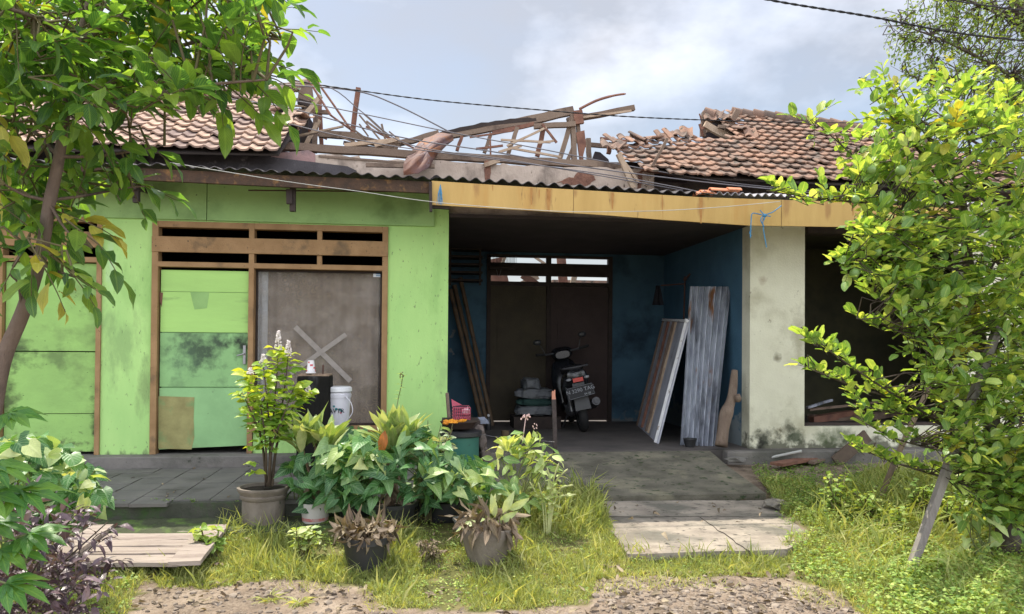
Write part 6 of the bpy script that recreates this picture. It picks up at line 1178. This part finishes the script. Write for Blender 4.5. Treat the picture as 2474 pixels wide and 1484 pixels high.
# pale leaved shrub with white tinted tips
def leggy(label, poly, Y, n, base, m, tpl='ovate', L=.12, W=.055, tops=(), nm='leafy_shrub', tint=(.2, 1), cat='shrub', h0=.07, group=None):
    b_ = V((P(base[0], base[1], base[2]).x, base[2], h0)); t_ = thing(nm, label, cat, b_, group); sm = MB(); lv = Leaves(tpl)
    for (x_, y_) in tri_pt(poly, n):
        p = P(x_, y_, rt(*Y)); s0 = b_ + V((rt(-.05, .05), rt(-.05, .05), .02)); m_ = s0.lerp(p, .6) + V((0, 0, .05)) + rv(.02); sm.tube([s0, m_, p], [.006, .005, .003], 5, cap=False)
        for k_ in range(7):
            f_ = .35 + .65 * k_ / 7; q = s0.lerp(m_, f_ * 1.6) if f_ < .6 else m_.lerp(p, (f_ - .6) / .4); ph = rt(0, 6.28); lv.add(q, V((math.cos(ph), math.sin(ph), rt(0, .7))), V((0, 0, 1)) + rv(.4), L * rt(.6, 1.1), W * rt(.7, 1.1), .35, .25, rt(*tint))
    sm.build('stems', twig, t_, smooth='all'); lv.build('leaves', m, t_); return t_
leggy('dark stemmed shrub with whitish leaves left of the green drum', ((1010, 1030), (1060, 1000), (1100, 1020), (1080, 1090), (1000, 1110)), (6.3, 6.6), 20, (1030, 1220, 6.45), leafmat('whitish_leaf', (.10, .22, .09), (.22, .34, .16), (.62, .62, .5), trans=.3), tpl='ovate')
# 4 variegated plant right of the drum
c = V((P(1250, 1235, 6.3).x, 6.3, .06)); VP = thing('variegated_plant', 'tall cream and green variegated plant left of the upright stake', 'plant', c)
foliage(VP, ((1205, 1060), (1240, 1040), (1300, 1040), (1345, 1100), (1350, 1180), (1300, 1225), (1200, 1215), (1180, 1130)), (6.05, 6.6), 90, 'ovate', .15, .065, lf_var, base=c + V((0, 0, .1)), out=V((0, -.8, .8)))
for (x_, y_) in ((1225, 1090), (1275, 1085), (1250, 1110), (1310, 1120)):
    rosette(VP, P(x_, y_, 6.25), 9, .20, .06, lf_var, tpl='lance', elev=(.2, 1.4), nm='leaf_crown')
mb = MB(); q = [P(1262, 1070, 6.3), P(1266, 1040, 6.3), P(1270, 1010, 6.3)]; mb.tube(q, .004, 5); 
for _ in range(16): mb.blob(q[-1] + V((rt(-.045, .045), rt(-.02, .02), rt(-.015, .03))), .008, .4, 1)
for _ in range(8): mb.blob(P(1292 + rt(-6, 6), 1030 + rt(-6, 6), 6.3), .006, .4, 1)
mb.build('pinkish_flowers', mat('pinkish_petal', (.62, .42, .40), (.5, .36, .34), 30, .7, bump=0), VP)
# spiky amaranth
c = V((P(1325, 1250, 6.05).x, 6.05, .07)); AM = thing('amaranth_weed', 'pale amaranth weed with curved seed spikes at the foot of the stake', 'weed', c); sm = MB(); lv = Leaves('ovate')
for (x_, y_, x2, y2) in ((1345, 1160, 1372, 1133), (1355, 1180, 1385, 1172), (1330, 1170, 1322, 1130), (1340, 1150, 1350, 1120), (1310, 1200, 1300, 1165), (1350, 1200, 1392, 1195), (1295, 1190, 1280, 1165)):
    q = catmull([c + V((rt(-.04, .04), 0, 0)), P((x_ + 1325) / 2, (y_ + 1240) / 2, 6.05), P(x_, y_, 6.03), P(x2, y2, 6.0)], 5); sm.tube(q, [.006] * 6 + [.005] * 4 + [.007] * 5 + [.003], 6)
    for k_ in range(3, 13):
        ph = rt(0, 6.28); lv.add(q[k_], V((math.cos(ph), math.sin(ph), .3)), V((0, 0, 1)) + rv(.4), rt(.05, .09), rt(.025, .04), .4, .2, rt(.4, 1))
sm.build('stalks', mat('pale_stalk', (.45, .46, .22), (.35, .38, .16), 14, .8), AM, smooth='all'); lv.build('leaves', lf_var, AM)
c = G(1350, 1262, .06); gp_ = thing('grey_pot', 'small dark grey pot at the foot of the upright stake', 'plant pot', c); pot(gp_, c, .085, .14, mat('slate_plastic', (.05, .06, .075), None, 5, .5, bump=0))
c = G(1155, 1255, .06); c = V((P(1125, 1250, 6.2).x, 6.2, .06)); gp_ = thing('grey_pot', 'low pale grey pot half hidden under the arrowhead vine', 'plant pot', c); pot(gp_, c, .10, .13, mat('pale_pot', (.33, .32, .30), None, 5, .7))
# front pots with dried plants
c = G(882, 1388, .015); c.y += .12; kx = c.y / F_PX; PT = thing('dead_pot_plant', 'wide black plastic pot full of curled dry leaves standing in the grass', 'potted plant', c, 'pots of withered plants in the grass')
pot(PT, c, 60 * kx, 82 * kx, blackp, [(.68, 0), (.72, .02), (.90, .8), (1.0, .82), (1.0, 1.0), (.96, 1.0), (.9, .85)], soil=.9)
lv = Leaves('lance'); zr = c.z + 82 * kx
for k_ in range(230):
    q_ = rt(0, 6.28); r_ = math.sqrt(random.random()) * .19; d = V((math.cos(q_ + rt(-2, 2)), math.sin(q_ + rt(-2, 2)), rt(-1.0, .25))); lv.add(V((c.x + r_ * math.cos(q_), c.y + r_ * math.sin(q_), zr + rt(-.01, .08))), d, rv(1), rt(.05, .12), rt(.025, .05), rt(-1.6, 1.8), .5, rt(0, .9))
lv.build('dry_leaves', lf_dry, PT)
c = G(1180, 1372, .02); c.y += .12; kx = c.y / F_PX; PT = thing('wilted_pot_plant', 'squat grey concrete pot with a wilted pale green plant and brown hanging leaves', 'potted plant', c, 'pots of withered plants in the grass')
pot(PT, c, 62 * kx, 88 * kx, cpot, [(.66, 0), (.72, .05), (1.0, .75), (1.03, .8), (1.0, 1.0), (.92, 1.0), (.88, .85)], soil=.9)
lv = Leaves('lance'); zr = c.z + 88 * kx
for k_ in range(130):
    q_ = rt(0, 6.28); r_ = rt(.08, .19); out_ = V((math.cos(q_), math.sin(q_), 0)); d = out_ * rt(.2, .9) + V((0, 0, rt(-1.2, .3))) + rv(.3); lv.add(c + out_ * r_ + V((0, 0, 88 * kx + rt(-.02, .10))), d, out_ + rv(.4), rt(.10, .2), rt(.025, .055), rt(-.2, .8), .5, rt(0, .85))
lv.build('dry_leaves', lf_dry, PT); sm = MB()
lv = Leaves('lance')
for (x_, y_, a, b_) in ((1200, 1265, .9, .6), (1175, 1255, -.9, .1), (1190, 1275, .1, -1), (1150, 1262, -1, -.1), (1215, 1240, .5, 1.1), (1195, 1250, -.1, 1.2), (1180, 1290, -.4, -.9), (1205, 1285, .5, -.6), (1228, 1232, .9, .5), (1165, 1280, -.3, -1), (1185, 1240, .2, .9)):
    p = P(x_, y_, c.y - rt(.0, .12)); lv.add(p, V((a, -.35, b_)), V((0, -1, .6)) + rv(.3), rt(.13, .19), rt(.045, .065), .35, .3, rt(.45, 1)); sm.tube([c + V((0, 0, .2)), p + V((0, .02, -.02)), p], .006, 5)
lv.build('leaves', lf_agl, PT); sm.build('stems', lf_stem, PT)
# stump tufts
c = G(1030, 1372, .02); c.y += .06; leggy('brownish dead weed tuft between the two front pots', ((1005, 1300), (1060, 1300), (1065, 1350), (1000, 1350)), (c.y - .08, c.y + .08), 26, (1030, 1370, c.y), lf_dry, tpl='small', L=.05, W=.015, nm='dead_weed', cat='weed', h0=.02, tint=(.1, .9))
c = G(735, 1362, .02); leggy('pale yellow green weed growing out of the grass left of the black pot', ((700, 1275), (780, 1270), (775, 1320), (705, 1320)), (c.y - .05, c.y + .15), 15, (738, 1360, c.y + .05), lf_var, L=.09, W=.045, nm='pale_weed', cat='weed', h0=.02)
c = G(505, 1350, .03); leggy('small broad leaved weed beside the right end of the plank bridge', ((475, 1275), (545, 1280), (555, 1330), (490, 1330)), (c.y - .05, c.y + .1), 11, (512, 1350, c.y), lf_weed, L=.10, W=.065, nm='broad_weed', cat='weed', h0=.03)
# left side plants
b_ = V((P(80, 1290, 5.3).x, 5.3, .05)); t_ = thing('arrowhead_bush', 'dense arrowhead leaf bush with sunlit cream patches below the left green door', 'bush', b_)
foliage(t_, ((-60, 1075), (60, 1048), (120, 1062), (190, 1095), (235, 1140), (255, 1190), (235, 1235), (150, 1262), (-60, 1270)), (4.9, 5.7), 330, 'heart', .135, .095, lf_arrow, base=b_, tint=(.1, .95), stemn=.15)
foliage(t_, ((-60, 1055), (40, 1050), (75, 1080), (60, 1130), (-60, 1160)), (4.8, 5.2), 26, 'heart', .14, .09, lf_var, nm='pale_leaves', base=b_, tint=(.5, 1), stemn=.1)
foliage(t_, ((120, 1080), (220, 1130), (240, 1190), (150, 1230), (60, 1180)), (4.85, 5.2), 12, 'heart', .14, .10, lf_var, nm='pale_leaves', base=b_, tint=(.3, 1), stemn=.1)  # cream leaves imitate the sunlit part of the bush
b_ = V((P(60, 1600, 4.0).x, 4.0, .0)); t_ = thing('purple_shrub', 'dark purple leaved shrub in the lower left corner in front of the plank bridge', 'shrub', b_); sm = MB(); lv = Leaves('lance')
for (x_, y_) in tri_pt(((-60, 1215), (60, 1190), (150, 1200), (215, 1260), (250, 1300), (225, 1360), (215, 1420), (170, 1520), (-60, 1520)), 125):
    p = P(x_, y_, rt(3.65, 4.5)); sprig(lv, sm, p - V((.05, 0, .1)), V((rt(-.2, 1), rt(-.6, .4), rt(.1, 1))), rt(.12, .22), 8, .085, .032, .3, tint=(.0, 1), gravity=-.5, r=.0025, spread=1.1, jit=.5)
for (x_, y_, x2, y2) in ((60, 1480, 260, 1262), (40, 1450, 180, 1240), (90, 1500, 255, 1345), (20, 1440, 60, 1230), (110, 1470, 235, 1310)): a, b2 = P(x_, y_, 4.1), P(x2, y2, 4.0); sm.tube([a, a.lerp(b2, .5) + V((0, 0, .04)), b2], [.006, .005, .003], 5); sprig(lv, sm, a.lerp(b2, .8), b2 - a, .2, 9, .085, .03, .5, tint=(.1, .8), gravity=-.6, r=.0025)
sm.build('stems', bark_d, t_, smooth='all'); lv.build('leaves', lf_purple, t_)
def fan(lv, c, d, n, L, W, sp=1.3):
    d = V(d).normalized(); up = V((0, -.35, 1)); sd = d.cross(up).normalized()
    for i in range(n): a = (i / (n - 1) - .5) * 2 * sp; lv.add(c, d * math.cos(a) + sd * math.sin(a), up + rv(.12), L * (1 - .35 * abs(a) / sp), W, .3, .25, rt(.2, .8))
b_ = V((P(-160, 1500, 3.4).x, 3.4, 0)); t_ = thing('palmate_sapling', 'young sapling with large fan shaped bright green leaves at the left edge', 'sapling', b_); lv = Leaves('lance'); sm = MB()
for (x_, y_, L_, dx_) in ((50, 1185, .25, 1), (-40, 1190, .24, 1), (70, 1290, .22, 1), (0, 1330, .22, .9), (-30, 1260, .2, 1), (20, 998, .17, 1), (-20, 1125, .2, 1), (15, 1410, .22, .8)):
    p = P(x_, y_, 3.4 + rt(-.15, .15)); fan(lv, p, (dx_, rt(-.5, 0), rt(-.05, .15)), 7, L_, .055); s0 = b_ + V((0, 0, .5)); sm.tube([s0, s0.lerp(p, .6) + V((0, 0, .08)), p], .005, 5)
sm.tube([b_, b_ + V((.03, 0, .8))], [.015, .01], 7); sm.build('stems', lf_stem, t_, smooth='all'); lv.build('leaves', lf_big, t_)
# leafy weeds on the right bank, each a plant of its own
lab = ('tall leafy weed rising pale green at the right edge of the slab', 'bushy weed between the slab and the farther prop', 'weed clump right behind the nearer timber prop', 'low leafy weed between the feet of the two props', 'leafy weed in the shade right of the farther prop')
for i, (poly, Y, n_, bs_) in enumerate(((((1990, 1140), (2040, 1130), (2080, 1190), (2030, 1250), (1960, 1230)), (6.2, 6.6), 30, (2020, 1290, 6.3)), (((2040, 1180), (2120, 1170), (2130, 1240), (2060, 1260)), (6.1, 6.5), 22, (2090, 1300, 6.2)), (((2250, 1180), (2330, 1190), (2330, 1260), (2260, 1270)), (5.9, 6.3), 20, (2290, 1320, 6.0)), (((2140, 1240), (2190, 1230), (2190, 1290), (2140, 1300)), (5.9, 6.2), 14, (2165, 1330, 6.0)), (((2200, 1150), (2260, 1160), (2250, 1220), (2190, 1220)), (6.3, 6.6), 16, (2225, 1270, 6.4)))):
    leggy(lab[i], poly, Y, n_, bs_, lf_weed, L=.075, W=.04, nm='leafy_weed', cat='weed', h0=.1, tint=(.2, 1), group='leafy weeds on the right bank')
b_ = V((P(2370, 1400, 5.3).x, 5.3, .03)); t_ = thing('caladium', 'yellow and green arrow leaved plant under the citrus tree trunk', 'plant', b_); foliage(t_, ((2300, 1230), (2420, 1240), (2400, 1330), (2320, 1320)), (5.1, 5.5), 16, 'arrow', .15, .08, lf_agl, base=b_, tint=(.2, .8), stemn=.8)

# ------------------------------------------------------------------ grass, weeds, litter
def scatter(poly, dens, Lr, Wr, m, nm, tpl='blade', lean=.5, droop=(.1, .8), tint=(0, 1), clump=None, z0=0, gm_=1.0):
    lv = Leaves(tpl); n_ = int(area(poly) * dens)
    for x_, y_ in tri_pt(poly, n_):
        c_ = mnoise.noise(V((x_ * 2.3, y_ * 2.3, 5))) 
        if clump is not None and c_ < clump + rt(-.15, .15): continue
        f_ = 1 + .7 * c_; q_ = rt(0, 6.28); r_ = rt(0, lean); d = V((math.cos(q_) * r_, math.sin(q_) * r_, 1)); ti = min(1, max(0, rt(*tint) * .7 + .3 * (.5 + mnoise.noise(V((x_ * 1.7, y_ * 1.7, 0))))))
        lv.add(V((x_, y_, gz(x_, y_) - .004 + z0)), d, rv(1), rt(*Lr) * f_, rt(*Wr), rt(*droop), 0, ti)
    return lv
def combine(*L_):
    a = L_[0]
    for b_ in L_[1:]: a.rec += b_.rec
    return a
g_ = combine(scatter(lawn, 13000, (.02, .065), (.003, .006), None, '', clump=-.32, lean=.9), scatter(lawn, 700, (.08, .2), (.002, .004), None, '', lean=1.2, clump=.0), scatter(lawn_l, 4500, (.03, .09), (.003, .006), None, ''), scatter(lawn_r, 7500, (.03, .10), (.003, .007), None, '', lean=.9, clump=-.35), scatter(lawn_r, 200, (.10, .24), (.003, .006), None, '', lean=.9, droop=(.3, 1.2), clump=-.05),
             scatter(moss, 1500, (.02, .07), (.004, .008), None, '', z0=.0, tint=(0, .5)))
tag(g_.build('grass', lf_grass), None, None, kind='stuff')
tall = [G(*p) for p in ((560, 1262), (1430, 1225), (1460, 1290), (1380, 1330), (1100, 1275), (900, 1290), (700, 1290), (560, 1290))]
g_ = combine(scatter(tall, 900, (.10, .28), (.003, .005), None, '', lean=.9, droop=(.2, 1)), scatter([G(*p) for p in ((1960, 1280), (2100, 1200), (2400, 1200), (2350, 1400), (2080, 1420))], 260, (.15, .38), (.003, .005), None, '', lean=.7, droop=(.3, 1.2)))
tag(g_.build('tall_grass', leafmat('tall_grass_blade', (.18, .26, .05), (.36, .42, .11), (.62, .60, .28), trans=.35, rough=.6, glow=1.4)), None, None, kind='stuff')
def tufts(poly, n_, k, L, W, h, tint=(.1, 1), hz=None):
    lv = Leaves('small')
    for x_, y_ in tri_pt(poly, n_):
        z = gz(x_, y_) if hz is None else hz; hh = rt(.3, 1) * h
        for i in range(k): q_ = rt(0, 6.28); lv.add(V((x_ + rt(-.02, .02), y_ + rt(-.02, .02), z + hh * random.random())), V((math.cos(q_), math.sin(q_), rt(0, .6))), V((0, 0, 1)) + rv(.35), L * rt(.6, 1.2), W * rt(.6, 1.2), .3, .2, rt(*tint))
    return lv
wd = combine(tufts(lawn_r, 3000, 8, .034, .021, .14), tufts(lawn, 1400, 6, .022, .013, .06), tufts([G(*p) for p in ((560, 1250), (1450, 1235), (1450, 1290), (560, 1300))], 200, 9, .03, .018, .16), tufts(lawn_l, 260, 7, .03, .02, .10), tufts([G(*p) for p in ((2150, 1380), (2560, 1330), (2560, 1520), (2150, 1500))], 500, 9, .04, .026, .14))
tag(wd.build('ground_weeds', lf_weed), None, None, kind='stuff')
sh_ = combine(tufts([G(*p, .25) for p in ((1810, 1125), (1900, 1120), (2150, 1125), (2150, 1160), (1930, 1175), (1850, 1160))], 420, 7, .03, .02, .07, (0, .5)), tufts(moss, 420, 7, .024, .017, .05, (0, .6), hz=.10), tufts([G(*p, .2) for p in ((1850, 1165), (1990, 1155), (1990, 1240), (1890, 1235))], 260, 7, .026, .015, .07, (0, .6)))
tag(sh_.build('moss_weeds', lf_weed), None, None, kind='stuff')
vd = tufts([V((-5.2, 6.60, 0)), V((.35, 6.60, 0)), V((.35, 6.70, 0)), V((-5.2, 6.70, 0))], 130, 5, .022, .016, .03, (0, .5), hz=.27); tag(vd.build('joint_weeds', lf_weed), None, None, kind='stuff')
edge = [G(*p) for p in ((330, 1385), (900, 1385), (940, 1450), (1400, 1455), (1430, 1370), (1900, 1375), (2080, 1470), (2000, 1480), (1850, 1420), (1500, 1430), (1450, 1484), (900, 1484), (860, 1430), (330, 1440))]
g_ = scatter(edge, 1500, (.02, .08), (.002, .005), None, '', lean=1.3, droop=(.2, 1.2), clump=-.02, tint=(.3, 1)); tag(g_.build('straggling_grass', MATS['tall_grass_blade']), None, None, kind='stuff')
for i, (x_, y_, lab_) in enumerate(((650, 1455, 'dry straw tuft on the bare soil left of the gravel'), (725, 1462, 'spreading straw tuft on the soil just right of another tuft'))):
    c = G(x_, y_); lv = Leaves('blade')
    for k_ in range(90): q_ = rt(0, 6.28); lv.add(c + V((rt(-.02, .02), rt(-.02, .02), .005)), V((math.cos(q_), math.sin(q_), rt(.1, 1.2))), V((0, 0, 1)) + rv(.3), rt(.06, .15), .004, rt(.3, 1), 0, rt(.4, 1))
    tag(lv.build('grass_tuft', MATS['tall_grass_blade'], None, loc=c), lab_, 'grass tuft', 'straw tufts on the bare soil')
# pebbles and rubble of the road
road = [G(*p) for p in ((200, 1500), (420, 1400), (900, 1420), (930, 1480), (1430, 1480), (1450, 1370), (1900, 1385), (2080, 1500), (2200, 1530), (100, 1530))]
pb = MB(); ico = bmesh.new(); bmesh.ops.create_icosphere(ico, subdivisions=1, radius=1); iv = [v.co.copy() for v in ico.verts]; if_ = [tuple(v.index for v in f.verts) for f in ico.faces]
for x_, y_ in np.concatenate([tri_pt(road, 2600), tri_pt([G(*p) for p in ((1500, 1400), (2060, 1420), (2150, 1510), (1400, 1500))], 1900)]):
    r_ = .0025 + .022 * random.random() ** 5; m_ = Matrix.Rotation(rt(0, 6.28), 3, 'Z'); s_ = V((rt(.8, 1.4), rt(.7, 1.1), rt(.4, .8))); o_ = rt(0, 99); c = V((x_, y_, gz(x_, y_) + r_ * .2)); ph = rt(0, 9)
    pb._add([c + m_ @ V((v.x * s_.x, v.y * s_.y, v.z * s_.z)) * r_ * (1 + .3 * math.sin(v.x * 5 + v.y * 7 + ph)) for v in iv], if_, random.random())
tag(pb.build('gravel', mat('pebble', (.36, .295, .23), (.15, .12, .095), 14, .9, bump=.2, tint=True)), None, None, kind='stuff')
lv = Leaves('ovate')
for x_, y_ in np.concatenate([tri_pt(road, 330), tri_pt(lawn, 260), tri_pt(lawn_r, 110), tri_pt(SLAB, 26)]):
    q_ = rt(0, 6.28); z = gz(x_, y_) + .012 + (.13 - gz(x_, y_) if in_slab(x_, y_) else 0); lv.add(V((x_, y_, z)), V((math.cos(q_), math.sin(q_), rt(-.1, .35))), V((0, 0, 1)) + rv(.5), rt(.025, .085), rt(.012, .035), rt(-.5, .9), .5, rt(0, 1))
for x_, y_ in tri_pt([(-4, 6.7), (.3, 6.7), (.3, 8.2), (-4, 8.2)], 40): q_ = rt(0, 6.28); lv.add(V((x_, y_, .295)), V((math.cos(q_), math.sin(q_), .1)), V((0, 0, 1)) + rv(.4), rt(.02, .06), rt(.01, .025), .4, .4, rt(0, 1))
tag(lv.build('fallen_leaves', lf_dry), None, None, kind='stuff')
